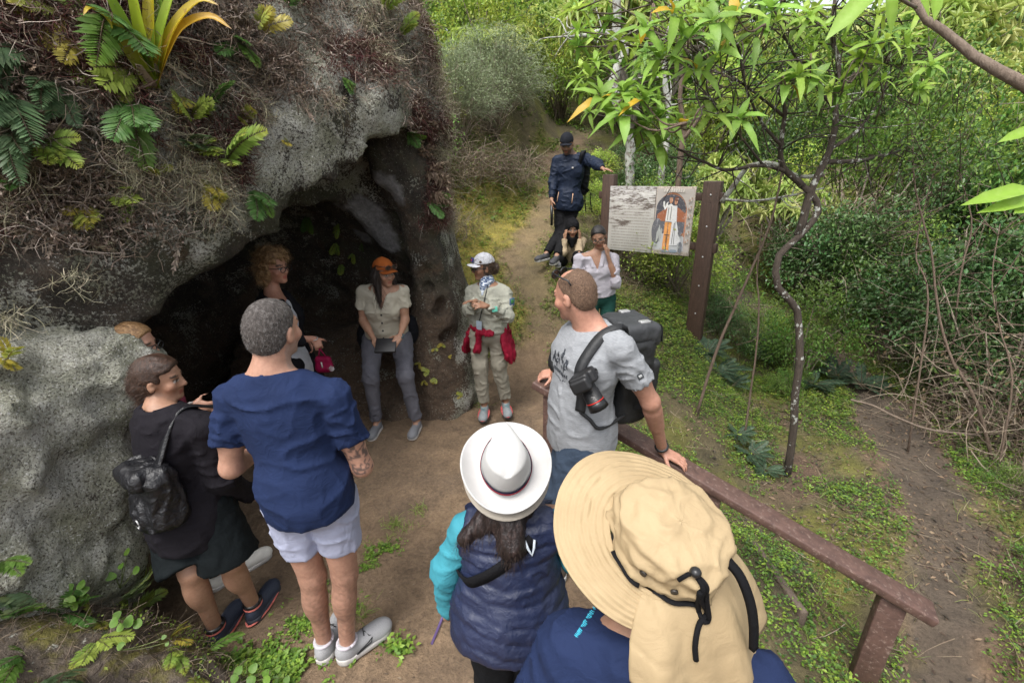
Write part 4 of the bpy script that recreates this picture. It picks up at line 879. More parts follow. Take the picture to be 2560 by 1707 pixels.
# pale herbs on the earthy pillar foot
for x, y, k_, sc in [(1050, 905, 3, .45), (1075, 925, 4, .5), (1110, 860, 3, .4), (1060, 950, 3, .4), (1120, 890, 2, .35), (1090, 945, 3, .4), (1160, 985, 4, .5), (1085, 870, 2, .35)]:
    h = hit_any(x, y)
    if h is not None: fern_at(np.array(h[0]), np.array(h[1]), 'yellow', k_, sc*.8, 'small pale yellow-green fern on the earthy foot of the pillar', 'ferns at the pillar foot', aim=dirpx(vr.normal()*.6, .5, .6), spread=1.4)
# ================================================================== trees and shrubs
def barkmat(name, c1, c2, lic=.0):
    n = NB(name); v = n.noise(2.0, 5, .65, .4, n.scale(40, 40, 9)); b = n.ramp(v, (.3, c1), (.7, c2))
    l = n.math('MULTIPLY', n.ramp(n.noise(13, 5, .7), (.60-lic*.2, 0), (.64-lic*.2, 1)), .9 if lic > 0 else 0.0); b = n.mix(b, (.42, .43, .39), l)
    return n.set(b, .9, v, .7, .012)
M_bark = barkmat('dark_bark', (.028, .021, .016), (.075, .056, .042), .12); M_twig = barkmat('brown_twig', (.075, .050, .036), (.18, .13, .095), 0.0); M_pale = barkmat('lichen_bark', (.12, .10, .085), (.28, .25, .21), .75); M_stem = barkmat('pale_stem', (.11, .08, .06), (.22, .17, .13), 0.0)
def rosette(b, ax, n, L, w, col, droop=.35, spread=1.0, seg=2):
    ax = nrm(ax); t = nrm(np.cross(ax, [.31, .17, .9])); s = np.cross(ax, t); a = np.arange(n)*2.399+vr.uniform(0, 6); el = np.linspace(.95, .05, n)
    d = (np.cos(a)[:, None]*t+np.sin(a)[:, None]*s)*(.35+.75*(1-el))[:, None]*spread+ax*el[:, None]+np.array([0, 0, -.25])*(1-el)[:, None]; q = len(d)
    return leaves(np.broadcast_to(b, (q, 3))+ax*.01*el[:, None], d, np.broadcast_to(ax, (q, 3))+vr.normal(size=(q, 3))*.1, L*(.55+.5*(1-el))*vr.uniform(.85, 1.15, q), w*vr.uniform(.8, 1.15, q), col, droop+.15*(1-el), .10, seg)
def crown_mesh(name, kind, seed):
    global vr
    vr = np.random.default_rng(seed); m = MB(); w = MB()
    if kind == 'scalesia':          # domed crown of drooping leaf rosettes, unit radius about 1, height about 1
        for k in range(170):
            u = vr.random(); a = vr.uniform(0, 2*np.pi); r = .98*np.sqrt(u); z = .62*np.sqrt(max(0, 1-r*r*.92))+.10*vr.normal()
            r *= 1+.10*math.sin(3*a+seed); p = np.array([r*math.cos(a), r*math.sin(a), z-.02]); ax = np.array([p[0]*.6, p[1]*.6, .8])
            c = cvar(1, (.33, .43, .10), (.40, .47, .14), (.26, .37, .08), (.44, .46, .17), j=.1)[0]; m.add(*rosette(p, ax, 11, .21, .045, c, .45, 1.1, 1))
            if k % 3 == 0: w.tube([p, p*[.55, .55, .6]-[0, 0, .12]], [.006, .014], 4, (.2, .17, .14))
        for k in range(7): a = k*.9; w.tube([[0, 0, -.9], [.12*math.cos(a), .12*math.sin(a), -.4], [.45*math.cos(a), .45*math.sin(a), .12]], [.05, .035, .018], 6, (.22, .19, .16))
    elif kind in ('glossy', 'mid', 'yellowgreen'):
        nc = 60; C = vr.normal(size=(nc, 3)); C = unit(C)*(vr.random((nc, 1))**.4); C[:, 2] = np.abs(C[:, 2])*1.15-.25
        for c in C:
            n_ = 110 if kind == 'glossy' else 85; p = c+vr.normal(size=(n_, 3))*.14; base = (.055, .115, .032) if kind == 'glossy' else ((.13, .23, .040) if kind == 'mid' else (.27, .36, .060)); hue = np.array(base)*(1+.25*vr.normal())*np.array([1+.15*vr.normal(), 1, 1])
            m.add(*leaves(p, vr.normal(size=(n_, 3))+c*.5, np.array([[0, 0, 1.0]])+vr.normal(size=(n_, 3))*.4, vr.uniform(.05, .085, n_), vr.uniform(.026, .042, n_), hue*(1+.2*vr.normal(size=(n_, 1))).clip(.4, 1.8), .15, .1))
        for k in range(16): c = C[k]; w.tube([[.08*vr.normal(), .08*vr.normal(), -.9], c*[.4, .4, .3]+vr.normal(size=3)*.06-[0, 0, .3], c], [.022, .014, .005], 4, (.19, .15, .115))
        for k in range(50):
            a = C[vr.integers(nc)]; b = a+vr.normal(size=3)*.3; w.tube([a*.6, (a+b)/2, b], [.006, .004, .002], 3, (.22, .18, .14))
    elif kind == 'broom':           # fine grey-green twigs arching outward
        n_ = 2600; a = vr.uniform(0, 2*np.pi, n_); e = vr.uniform(.15, 1.4, n_); d = np.stack([np.cos(a)*np.cos(e), np.sin(a)*np.cos(e), np.sin(e)], -1); P0 = d*vr.uniform(.3, .8, (n_, 1))-[0, 0, .3]
        m.add(*ribbons(P0, d+[0, 0, .2], vr.uniform(.2, .45, n_), .006, cvar(n_, (.20, .23, .14), (.26, .28, .18), (.15, .16, .11)), 4, .2, .22, seed))
        p = d*vr.uniform(.6, 1.05, (n_, 1))-[0, 0, .25]; m.add(*leaves(p, vr.normal(size=p.shape)+[0, 0, -.3], vr.normal(size=p.shape), .05, .014, cvar(n_, (.21, .27, .14), (.27, .33, .18)), .2))
        p = p+vr.normal(size=p.shape)*.05; m.add(*leaves(p, vr.normal(size=p.shape)+[0, 0, -.3], vr.normal(size=p.shape), .05, .013, cvar(n_, (.20, .25, .14), (.28, .33, .20)), .2))
        for k in range(60): q = d[k*7]; w.tube([[0, 0, -.9], q*[.35, .35, .3]-[0, 0, .45], q*.8-[0, 0, .25]], [.010, .007, .003], 3, (.20, .155, .12))
    elif kind == 'drybrush':        # leafless tangle
        n_ = 900; P0 = vr.normal(size=(n_, 3))*[.5, .5, .28]-[0, 0, .45]; m.add(*ribbons(P0, vr.normal(size=(n_, 3))+[0, 0, .35], vr.uniform(.3, .8, n_), .011, cvar(n_, (.20, .15, .115), (.28, .22, .17), (.13, .09, .07)), 5, .25, .03, seed))
        n_ = 700; P0 = vr.normal(size=(n_, 3))*[.55, .55, .3]-[0, 0, .4]; m.add(*leaves(P0, vr.normal(size=(n_, 3)), vr.normal(size=(n_, 3)), .06, .03, cvar(n_, (.10, .15, .03), (.17, .12, .07), (.06, .10, .03)), .2))
        for k in range(10): q = vr.normal(size=3)*[.3, .3, .1]; w.tube([[0, 0, -1.0], [q[0], q[1], -.85], q-[0, 0, .3], q*1.8+[0, 0, .15]], [.02, .02, .014, .006], 4, (.22, .18, .14))
    a = m.build('crown', M_gloss if kind == 'glossy' else (M_dry if kind == 'drybrush' else M_leaf), None, True); b = w.build('trunk', M_twigc, None, True); ma, mb = a.data, b.data; bpy.data.objects.remove(a); bpy.data.objects.remove(b); return ma, mb
n = NB('twig_tinted'); n.set(n.mix(n.attr(), n.ramp(n.noise(30, 4), (.3, (.5, .5, .5)), (.7, (1.4, 1.4, 1.4))), 1.0, 'MULTIPLY'), .9, n.noise(40, 3), .5, .01); M_twigc = n.m
CR = {k: [crown_mesh(k, k, s) for s in ss] for k, ss in dict(scalesia=(1, 2, 3), glossy=(4, 5), mid=(6, 7), yellowgreen=(8,), broom=(9,), drybrush=(10, 11)).items()}
vr = np.random.default_rng(99)
TL = dict(scalesia=('daisy_tree', 'lime green dome-crowned tree', 'tree', 'dome-crowned trees'), glossy=('glossy_shrub', 'dark glossy-leaved shrub', 'shrub', 'glossy shrubs'),
          mid=('leafy_shrub', 'mid green leafy shrub', 'shrub', 'mid green shrubs'), yellowgreen=('pale_shrub', 'yellow-green leafy shrub', 'shrub', 'yellow-green shrubs'),
          broom=('broom_bush', 'grey-green fine-twigged bush arching over the path', 'bush', 'fine-twigged bushes by the path'), drybrush=('dry_bush', 'bare brown twiggy bush with few leaves', 'bush', 'bare twiggy bushes'))
def bush(kind, x, y, r, hz_=1.0, lift=.9, z=None):
    nm, lb, ct, gp = TL[kind]; rg = 'far up the hillside' if y > 15 else ('halfway up the hill behind the path' if y > 10.5 and x < 4.5 else ('on the slope behind the sign' if x < 4.3 and y > 5.8 else ('right beside the lower trail' if y < 6.5 and r < .5 else ('in the thicket across the lower trail' if y < 8 else 'deep in the forest past the lower trail'))))
    if kind != 'broom': lb = lb+' '+rg; gp = gp+' '+rg
    z = gz(x, y) if z is None else z; ms = CR[kind]; ma, mb = ms[vr.integers(len(ms))]; root = empty(nm, (x, y, z-.03), lb, ct, gp); a = vr.uniform(0, 6.28); f = np.array([math.cos(a), math.sin(a), 0])
    for me, nn in ((ma, 'crown'), (mb, 'trunk')):
        o = bpy.data.objects.new(nn, me); COL.objects.link(o); o.parent = root; o.location = (0, 0, lift*r*hz_); o.rotation_euler = (0, 0, a); o.scale = (r, r, r*hz_)
    return root
def clear(x, y, r):
    u = poly_dist(np.array(x), np.array(y), UP); l = poly_dist(np.array(x), np.array(y), LO); return min(u, l)-r
# the dome-crowned canopy up the hill and the thickets
placed = []
def try_put(kind, x, y, r, hz_=1.0, lift=.9, gap=.55, mind=.15):
    if clear(x, y, r*.72) < mind: return
    if any(math.hypot(x-a, y-b) < gap*(r+c) for a, b, c in placed): return
    placed.append((x, y, r)); bush(kind, x, y, r, hz_, lift)
for px, Y, r, kind in [(1130, 9.2, 1.15, 'broom'), (1230, 10.6, 1.35, 'broom'), (1100, 8.2, .75, 'drybrush'), (1190, 9.0, .75, 'drybrush'), (1270, 9.6, .7, 'drybrush'), (1140, 10.2, .8, 'drybrush')]:
    x = P(px, 300, Y)[0]; placed.append((x, Y, r*.7)); bush(kind, x, Y, r, 1.0 if kind == 'broom' else .8, .8)
for k in range(500):
    y = vr.uniform(10.5, 30); x = vr.uniform(-.35*y, .95*y); kind = vr.choice(['scalesia', 'scalesia', 'scalesia', 'yellowgreen', 'mid'] if x < .45*y else ['mid', 'scalesia', 'glossy', 'yellowgreen'])
    r = vr.uniform(1.0, 1.9)*(1+.02*(y-12)); try_put(kind, x, y, r, vr.uniform(.9, 1.25), 1.15 if kind == 'scalesia' else .85, .42, .25)
    if len(placed) > 105: break
for k in range(420):
    y = vr.uniform(2.4, 13); x = vr.uniform(3.6, 4.0+.95*y); kind = vr.choice(['glossy', 'glossy', 'mid', 'drybrush', 'drybrush'] if y < 8 else ['glossy', 'mid', 'yellowgreen', 'scalesia', 'drybrush'])
    if kind == 'drybrush' and y > 9: kind = 'mid'
    r = vr.uniform(.55, 1.0) if y < 6 else vr.uniform(.8, 1.5); try_put(kind, x, y, r, vr.uniform(.9, 1.5), .85, .40, .22)
    if len(placed) > 185: break
for k in range(260):               # between the sign and the lower trail, low undergrowth
    y = vr.uniform(6.3, 11); x = vr.uniform(1.6, 4.6); try_put(vr.choice(['mid', 'drybrush', 'yellowgreen', 'drybrush', 'glossy']), x, y, vr.uniform(.35, .8), vr.uniform(.7, 1.2), .8, .42, .18)
    if len(placed) > 225: break
for x, y, r, kind in [(5.3, 3.0, .75, 'drybrush'), (4.9, 3.9, .65, 'drybrush'), (4.6, 2.4, .6, 'drybrush'), (3.55, 1.55, .40, 'mid'), (3.9, 1.9, .45, 'glossy'), (3.3, 1.0, .40, 'mid'), (6.0, 2.4, .9, 'glossy'), (5.4, 4.6, .8, 'glossy'), (5.9, 5.6, 1.1, 'glossy'), (-1.6, 7.8, .9, 'mid'), (-2.2, 8.8, 1.2, 'yellowgreen'), (-.9, 7.0, .45, 'drybrush'), (-1.6, 6.8, .6, 'mid')]:
    bush(kind, x, y, r, 1.0, .8)
LOp = np.array(LO[2:])
for k in range(46):                # scrub lining the lower trail
    t = vr.uniform(0, len(LOp)-1.01); i = int(t); p = LOp[i]*(1-t+i)+LOp[i+1]*(t-i); d = LOp[i+1]-LOp[i]; nn_ = np.array([-d[1], d[0]])/np.hypot(*d); sgn = 1 if k % 4 else -1
    if sgn < 0 and p[1] < 4.5: continue
    q = p+nn_*sgn*vr.uniform(.55, 1.5)
    if q[0] < 2.9 and q[1] < 3: continue
    bush(vr.choice(['mid', 'drybrush', 'glossy', 'drybrush', 'mid']), q[0], q[1], vr.uniform(.18, .38), vr.uniform(.6, 1.0), .75)
# ---------------------------------------------------------------- drawn trees
def limb(m, pts, r0, r1, n=9, k=20, col=None, wob=.02):
    c = spline(pts, k); c[1:-1] += vr.normal(size=(k-2, 3))*wob*r0/.05*.25; t = np.linspace(0, 1, k); m.tube(c, r0+(r1-r0)*t**.8, n, col); return c
def twigs_from(m, c, n, L, r, up=.25, lo=.3):
    ends = []
    for k in range(n):
        i = vr.integers(int(len(c)*lo), len(c)); d = nrm(vr.normal(size=3)*[1, .8, .7]+[0, 0, up]); l = L*vr.uniform(.5, 1.2); e = c[i]+d*l; mid = (c[i]+e)/2+vr.normal(size=3)*l*.12; m.tube(spline([c[i], mid, e], 7), np.linspace(r, r*.35, 7), 5); ends.append((e, d))
    return ends
def tree(name, label, cat, limbs, mat, tw=0, twL=.4, twr=.006, group=None):
    b = np.asarray(limbs[0][0][0], float); root = empty(name, b, label, cat, group); ends = []
    for i, (pts, r0, r1) in enumerate(limbs):
        m = MB(); c = limb(m, pts, r0, r1); 
        if tw and i > 0 or (tw and len(limbs) == 1): ends += twigs_from(m, c, tw, twL, twr)
        m.build('trunk' if i == 0 else 'branch', mat, root, True)
        ends.append((c[-1], nrm(c[-1]-c[-2])))
    return root, ends
def pts(Y0, Y1, *q):
    n_ = len(q); return [P(x, y, Y0+(Y1-Y0)*i/max(1, n_-1)) for i, (x, y) in enumerate(q)]
def leaf_objects(root, tips, L, w, cols, n=(8, 12), droop=.35):
    for (b, ax) in tips:
        c = cvar(1, *cols, j=.12)[0]; k = vr.integers(*n); V, F, C = rosette(b, ax, k, L*vr.uniform(.85, 1.15), w, c, droop, 1.1, 2)
        for j in range(k):          # every big leaf is a piece of its own
            sl = slice(j*8, j*8+8); cc = C[sl]*(1+.12*vr.normal()); 
            if vr.random() < .05: cc = np.tile((.55, .36, .03), (8, 1))
            mesh_np('leaf', V[sl], [np.array([[1, 2, 5, 4], [2, 3, 6, 5]]), np.array([[0, 2, 1], [0, 3, 2], [4, 5, 7], [5, 6, 7]])], M_leaf, root, True, cc)
# crooked dark tree in front of the thicket
b0 = np.array([*P(1975, 1160, 3.48)[:2], gz(*P(1975, 1160, 3.48)[:2])-.08])
main = [b0]+[P(1982, 1080, 3.50), P(1990, 960, 3.52), P(2002, 880, 3.55), P(1994, 800, 3.6), P(1988, 765, 3.6), P(1938, 705, 3.62), P(1950, 635, 3.66), P(1994, 597, 3.7), P(2040, 540, 3.74), P(2040, 500, 3.76), P(2006, 465, 3.78)]
limbs = [(main, .034, .024), (pts(3.78, 3.7, (2006, 465), (1960, 419), (1952, 365), (1962, 276), (1945, 215), (1985, 200)), .027, .008), (pts(3.78, 3.4, (1975, 432), (1908, 413), (1816, 425), (1760, 405), (1707, 379), (1660, 350)), .018, .005),
         (pts(3.72, 4.0, (1994, 590), (2020, 500), (2046, 436), (2075, 373), (2092, 298), (2086, 247), (2098, 172), (2080, 90), (2090, -20)), .034, .012), (pts(3.9, 4.3, (2060, 405), (2144, 402), (2200, 390), (2260, 375)), .022, .008), (pts(3.9, 4.4, (2075, 373), (2140, 330), (2200, 250), (2230, 160)), .018, .006),
         (pts(3.75, 3.5, (1955, 365), (1900, 300), (1860, 200), (1850, 120)), .014, .005), (pts(3.75, 3.45, (1958, 290), (1890, 235), (1800, 170), (1720, 120)), .012, .004), (pts(4.0, 3.9, (2092, 280), (2020, 190), (1960, 90), (1930, 10)), .014, .006), (pts(3.7, 3.3, (1908, 413), (1850, 340), (1790, 260), (1740, 240)), .010, .004), (pts(4.0, 4.2, (2090, 250), (2160, 150), (2210, 60), (2250, -10)), .014, .005)]
troot, ends = tree('crooked_tree', 'crooked dark-barked tree with lichen spots standing on the slope below the sign', 'tree', limbs, M_bark, 15, .5, .006)
tips = []
for x, y, Y in [(1990, 195, 3.45), (1960, 215, 3.5), (2035, 200, 3.5), (1610, 255, 3.0), (1560, 235, 3.1), (1650, 300, 3.0), (1600, 330, 3.05), (1700, 320, 3.2), (1640, 370, 3.1), (1560, 290, 3.0), (1500, 250, 3.2), (1720, 100, 3.2), (1780, 60, 3.2), (1680, 40, 3.1), (1840, 40, 3.3), (1740, 180, 3.3), (1800, 130, 3.3), (1890, 90, 3.4), (1650, 150, 3.2), (1930, 30, 3.4), (1610, 80, 3.2), (1850, 300, 3.4), (1780, 290, 3.4)]:
    tips.append((P(x, y, Y), nrm(np.array([.25*vr.normal(), -.35+.2*vr.normal(), .85]))))
leaf_objects(troot, tips, .215, .062, [(.20, .34, .05), (.25, .38, .06), (.17, .30, .05)], (8, 12), .4)
cm = MB()
for k in range(190):                # smaller shoots through the rest of the crown
    x = vr.uniform(1440, 2330); y = vr.uniform(-60, 250)+max(0, 1900-x)*.12*vr.random(); Y = vr.uniform(3.5, 4.9); c = cvar(1, (.22, .36, .05), (.30, .42, .07), (.14, .27, .045), j=.15)[0]
    b = P(x, y, Y); cm.add(*rosette(b, nrm([.3*vr.normal(), -.2+.3*vr.normal(), .9]), vr.integers(7, 11), .15*vr.uniform(.7, 1.25), .040, c, .4, 1.1, 2)); e = min(ends, key=lambda q: np.linalg.norm(q[0]-b)); cm.tube(spline([e[0], lerp(e[0], b, .5)+vr.normal(size=3)*.05, b], 6), .005, 4, (.10, .075, .055))
for k in range(150):               # small-leaved sprays on the right side of the crown
    b = P(vr.uniform(2000, 2500), vr.uniform(60, 430), vr.uniform(4.0, 5.2)); n_ = 34; q = b+vr.normal(size=(n_, 3))*[.13, .13, .09]; hue = np.array([(.10, .20, .035), (.06, .13, .03), (.17, .28, .045)][vr.integers(3)])
    cm.add(*leaves(q, vr.normal(size=(n_, 3)), np.array([[0, 0, 1.0]])+vr.normal(size=(n_, 3))*.4, vr.uniform(.035, .065, n_), vr.uniform(.018, .03, n_), hue*(1+.2*vr.normal(size=(n_, 1))).clip(.5, 1.6), .15, .1)); e = b+np.array([vr.normal()*.2, .1, -.35]); cm.tube(spline([e, lerp(e, b, .5)+vr.normal(size=3)*.04, b], 5), .004, 3, (.09, .07, .05))
cm.build('foliage', M_leaf, troot, True)['kind'] = 'stuff'
mt = MB()
for (b, ax) in tips:               # twigs that carry the rosettes
    e = min(ends, key=lambda q: np.linalg.norm(q[0]-b)); mid = lerp(e[0], b, .5)+np.array([0, 0, -.06]); mt.tube(spline([e[0], mid, b], 8), np.linspace(.007, .004, 8), 5)
o = mt.build('twigs', M_twig, troot, True); o['kind'] = 'stuff'
# near branch and leaves in the upper right corner
limbs = [([np.array([3.45, 1.55, gz(3.45, 1.55)-.08]), np.array([3.42, 1.62, .5]), np.array([3.3, 1.7, 1.25]), np.array([2.95, 1.8, 1.85]), P(2640, 270, 1.9)]+pts(1.9, 2.2, (2560, 215), (2480, 170), (2420, 130), (2350, 70), (2290, 20), (2275, -40)), .034, .011)]
nr, _ = tree('overhanging_branch', 'pale brown bare branch reaching in with a few big lime leaves', 'branch', limbs, M_stem)
for bx, by, tx, ty, Y, w in [(2200, -40, 2065, 95, 1.9, .075), (2215, -60, 2235, 85, 1.9, .06), (2160, -60, 2120, 80, 2.1, .05), (2590, 470, 2410, 505, 1.6, .06), (2600, 500, 2450, 525, 1.6, .05), (2600, 320, 2500, 350, 1.7, .045), (2340, -40, 2340, 50, 2.0, .05), (2280, -50, 2330, 40, 2.0, .05), (2570, 515, 2540, 530, 1.6, .05)]:
    b, t = P(bx, by, Y), P(tx, ty, Y-.05); d = t-b; L = np.linalg.norm(d); V, F, C = leaves(b[None], d[None], (camto+np.array([0, 0, .8]))[None], np.array([L]), np.array([w]), np.array([(.24, .40, .05)]), .06, .15, 2); mesh_np('leaf', V, F, M_leaf, nr, True, C)
mt = MB()
for a, b in (((2290, 20), (2200, -40)), ((2640, 270), (2590, 470)), ((2640, 270), (2600, 320))): mt.tube(spline([P(*a, 2.0), P((a[0]+b[0])/2+10, (a[1]+b[1])/2+10, 1.85), P(*b, 1.75)], 8), .006, 5)
mt.build('twigs', M_stem, nr, True)['kind'] = 'stuff'
# lichen-covered pale trees behind the sign
def gbase(x, y, Y):
    p = P(x, y, Y); return np.array([p[0], p[1], gz(p[0], p[1])-.1])
tree('lichen_tree', 'leaning pale tree mottled with white lichen behind the sign', 'tree', [([gbase(1578, 460, 8.2), P(1575, 400, 8.2), P(1574, 367, 8.2), P(1560, 310, 8.1), P(1546, 270, 8.0), P(1530, 215, 8.0), P(1540, 182, 8.0), P(1556, 150, 8.0), P(1560, 118, 8.0), P(1542, 80, 8.0), P(1543, 30, 8.0), P(1535, -40, 8.0)], .085, .06), (pts(8, 7.8, (1556, 115), (1530, 92), (1495, 80), (1460, 90), (1430, 60)), .05, .02), (pts(8, 7.8, (1460, 90), (1425, 92), (1412, 92)), .02, .015)], M_pale, 5, .5, .012)
tree('lichen_tree', 'slender whitish trunk rising straight above the picture panel', 'tree', [([gbase(1652, 470, 7.6), P(1655, 420, 7.6), P(1665, 360, 7.6), P(1672, 280, 7.6), P(1660, 150, 7.6), P(1690, 0, 7.6)], .06, .035)], M_pale, 9, .8, .012)
tree('lichen_tree', 'brown forked trunk close behind the sign with peeling bark', 'tree', [([gbase(1700, 470, 6.9), P(1700, 400, 6.9), P(1712, 330, 6.9), P(1700, 240, 6.9), P(1722, 100, 6.9)], .05, .025), (pts(6.9, 6.6, (1708, 350), (1750, 290), (1770, 200), (1800, 100)), .03, .012)], M_twig, 10, .7, .010)
tree('fallen_branch', 'pale lichen-crusted dead branch lying bent behind the right sign post', 'branch', [(pts(4.8, 4.4, (1805, 505), (1830, 470), (1858, 430), (1875, 415), (1930, 408), (2000, 440), (2060, 438)), .028, .016), (pts(4.7, 4.4, (1812, 498), (1880, 503), (1960, 492), (2060, 470)), .014, .008)], M_pale, 4, .3, .006)
for q, r0, lb in [((4.0, 4.4, (1750, 958), (1790, 880), (1840, 760), (1885, 660), (1925, 560), (1945, 480), (1960, 400)), .016, 'thin leaning brown sapling growing from the bank by the sign post'), ((3.9, 4.2, (1882, 985), (1890, 880), (1897, 760), (1893, 690), (1905, 560)), .010, 'very thin upright sapling stem beside the crooked tree')]:
    g0 = P(*q[2], q[0]); l = pts(q[0], q[1], *q[2:]); l[0] = np.array([g0[0], g0[1], gz(g0[0], g0[1])-.05]); tree('sapling', lb, 'sapling', [(l, r0, r0*.5)], M_twig, 5, .3, .004)
for k, (q, r0) in enumerate([((3.6, 4.6, (2500, 1130), (2440, 1000), (2380, 900), (2345, 780), (2330, 640), (2290, 480), (2280, 330)), .030), ((3.8, 4.8, (2360, 880), (2320, 760), (2290, 640), (2310, 520), (2350, 380)), .018), ((3.4, 4.2, (2540, 1090), (2530, 960), (2500, 820), (2480, 700), (2500, 560)), .018), ((4.6, 5.2, (2430, 860), (2400, 700), (2430, 560), (2400, 420), (2440, 280)), .02)]):
    g0 = P(*q[2], q[0]); l = pts(q[0], q[1], *q[2:]); l[0] = np.array([g0[0], g0[1], min(g0[2], gz(g0[0], g0[1]))-.05]); tree('thicket_stem', ['thick grey-brown stem forking upward out of the dry thicket', 'slim brown stem leaning left in the dry thicket', 'bare crooked stem at the edge of the thicket', 'grey stem standing deep among the glossy shrubs'][k], 'tree', [(l, r0*.55, r0*.2)], M_twig, 16, .6, .005)
tree('fallen_branch', 'long thin pale branch lying across the lower trail edge', 'branch', [([P(x, y, Y)+np.array([0, 0, .03]) for x, y, Y in ((2125, 1005, 4.1), (2180, 1020, 4.0), (2240, 1050, 3.85), (2320, 1080, 3.75), (2390, 1088, 3.75), (2450, 1095, 3.8))], .010, .012)], M_stem)
# dark fern bank below the sign's right post
for x, y, Y, k_, sc in [(1830, 700, 5.1, 12, 2.2), (1800, 660, 5.4, 10, 2.0), (1860, 760, 4.9, 8, 1.6), (2090, 720, 5.2, 10, 2.2), (2160, 700, 5.4, 10, 2.2), (2210, 780, 5.2, 10, 2.0), (1905, 1010, 3.7, 7, 1.2), (1940, 1060, 3.5, 6, 1.0), (1870, 960, 3.9, 6, 1.1), (1720, 1150, 2.9, 5, .8)]:
    p = P(x, y, Y); loc = np.array([p[0], p[1], gz(p[0], p[1])+.02]); fern_at(loc, np.array([0, -.2, 1.0]), 'fine', k_+10, sc*.55, 'large dark feathery fern on the slope below the sign' if sc > 1.5 else 'small grey-green fern at the foot of the crooked tree', 'ferns on the lower slope', hang=.1, spread=1.2)
# ================================================================== people: toolkit
def lerp(a, b, t): return np.asarray(a, float)*(1-t)+np.asarray(b, float)*t
SKIN = dict(fair=(.40, .225, .160), tan=(.235, .125, .078), olive=(.315, .178, .118), pink=(.43, .225, .160))
def skinmat():
    n = NB('skin'); c = n.attr()
    b = n.mix(c, n.ramp(n.noise(60, 4), (.3, (.84, .80, .78)), (.7, (1.1, 1.1, 1.1))), .8, 'MULTIPLY')
    n.set(b, .5, n.noise(160, 3), .12, .003); n.b.inputs['Subsurface Weight'].default_value = .08
    n.b.inputs['Subsurface Radius'].default_value = (.02, .008, .005); n.b.inputs['Specular IOR Level'].default_value = .35
    return n.m
M_skin = skinmat()
def hairmat(name, col, col2=None, st=(90, 90, 14), rough=.42):
    n = NB(name); v = n.noise(1.6, 4, .7, .3, n.scale(*st)); col2 = col2 or tuple(min(1, x*2.1) for x in col)
    b = n.ramp(v, (.35, tuple(x*.45 for x in col)), (.52, col), (.75, col2))
    return n.set(b, rough, v, .8, .008)
def fuzz(o, Pn, n, L, w, cols, flow=(0, 0, -1), mixn=.6, curl=.25, nseg=3, seed=1):
    """loose hairs standing off a hair volume"""
    me = o.data; V = np.empty(len(me.vertices)*3, np.float32); me.vertices.foreach_get('co', V); V = V.reshape(-1, 3); F = np.empty(len(me.polygons)*4, np.int32); me.polygons.foreach_get('vertices', F); F = F.reshape(-1, 4); N = normals(V, F)
    g = np.random.default_rng(seed); k = g.integers(0, len(V), n); c = np.array(cols, np.float32)[g.integers(0, len(cols), n)]*(1+.2*g.normal(size=(n, 1)))
    V2, F2, C2 = ribbons(V[k].astype(float)-N[k]*.002, N[k]*mixn+np.asarray(flow, float)+g.normal(size=(n, 3))*.25, L*g.uniform(.6, 1.3, n), w, np.clip(c, 0, 1), nseg, curl, .05, seed)
    q = mesh_np('loose_strands', V2, F2, M_strand, o, True, C2); q['kind'] = 'stuff'; return q
_n = NB('hair_strand'); M_strand = _n.set(_n.attr(), .55)
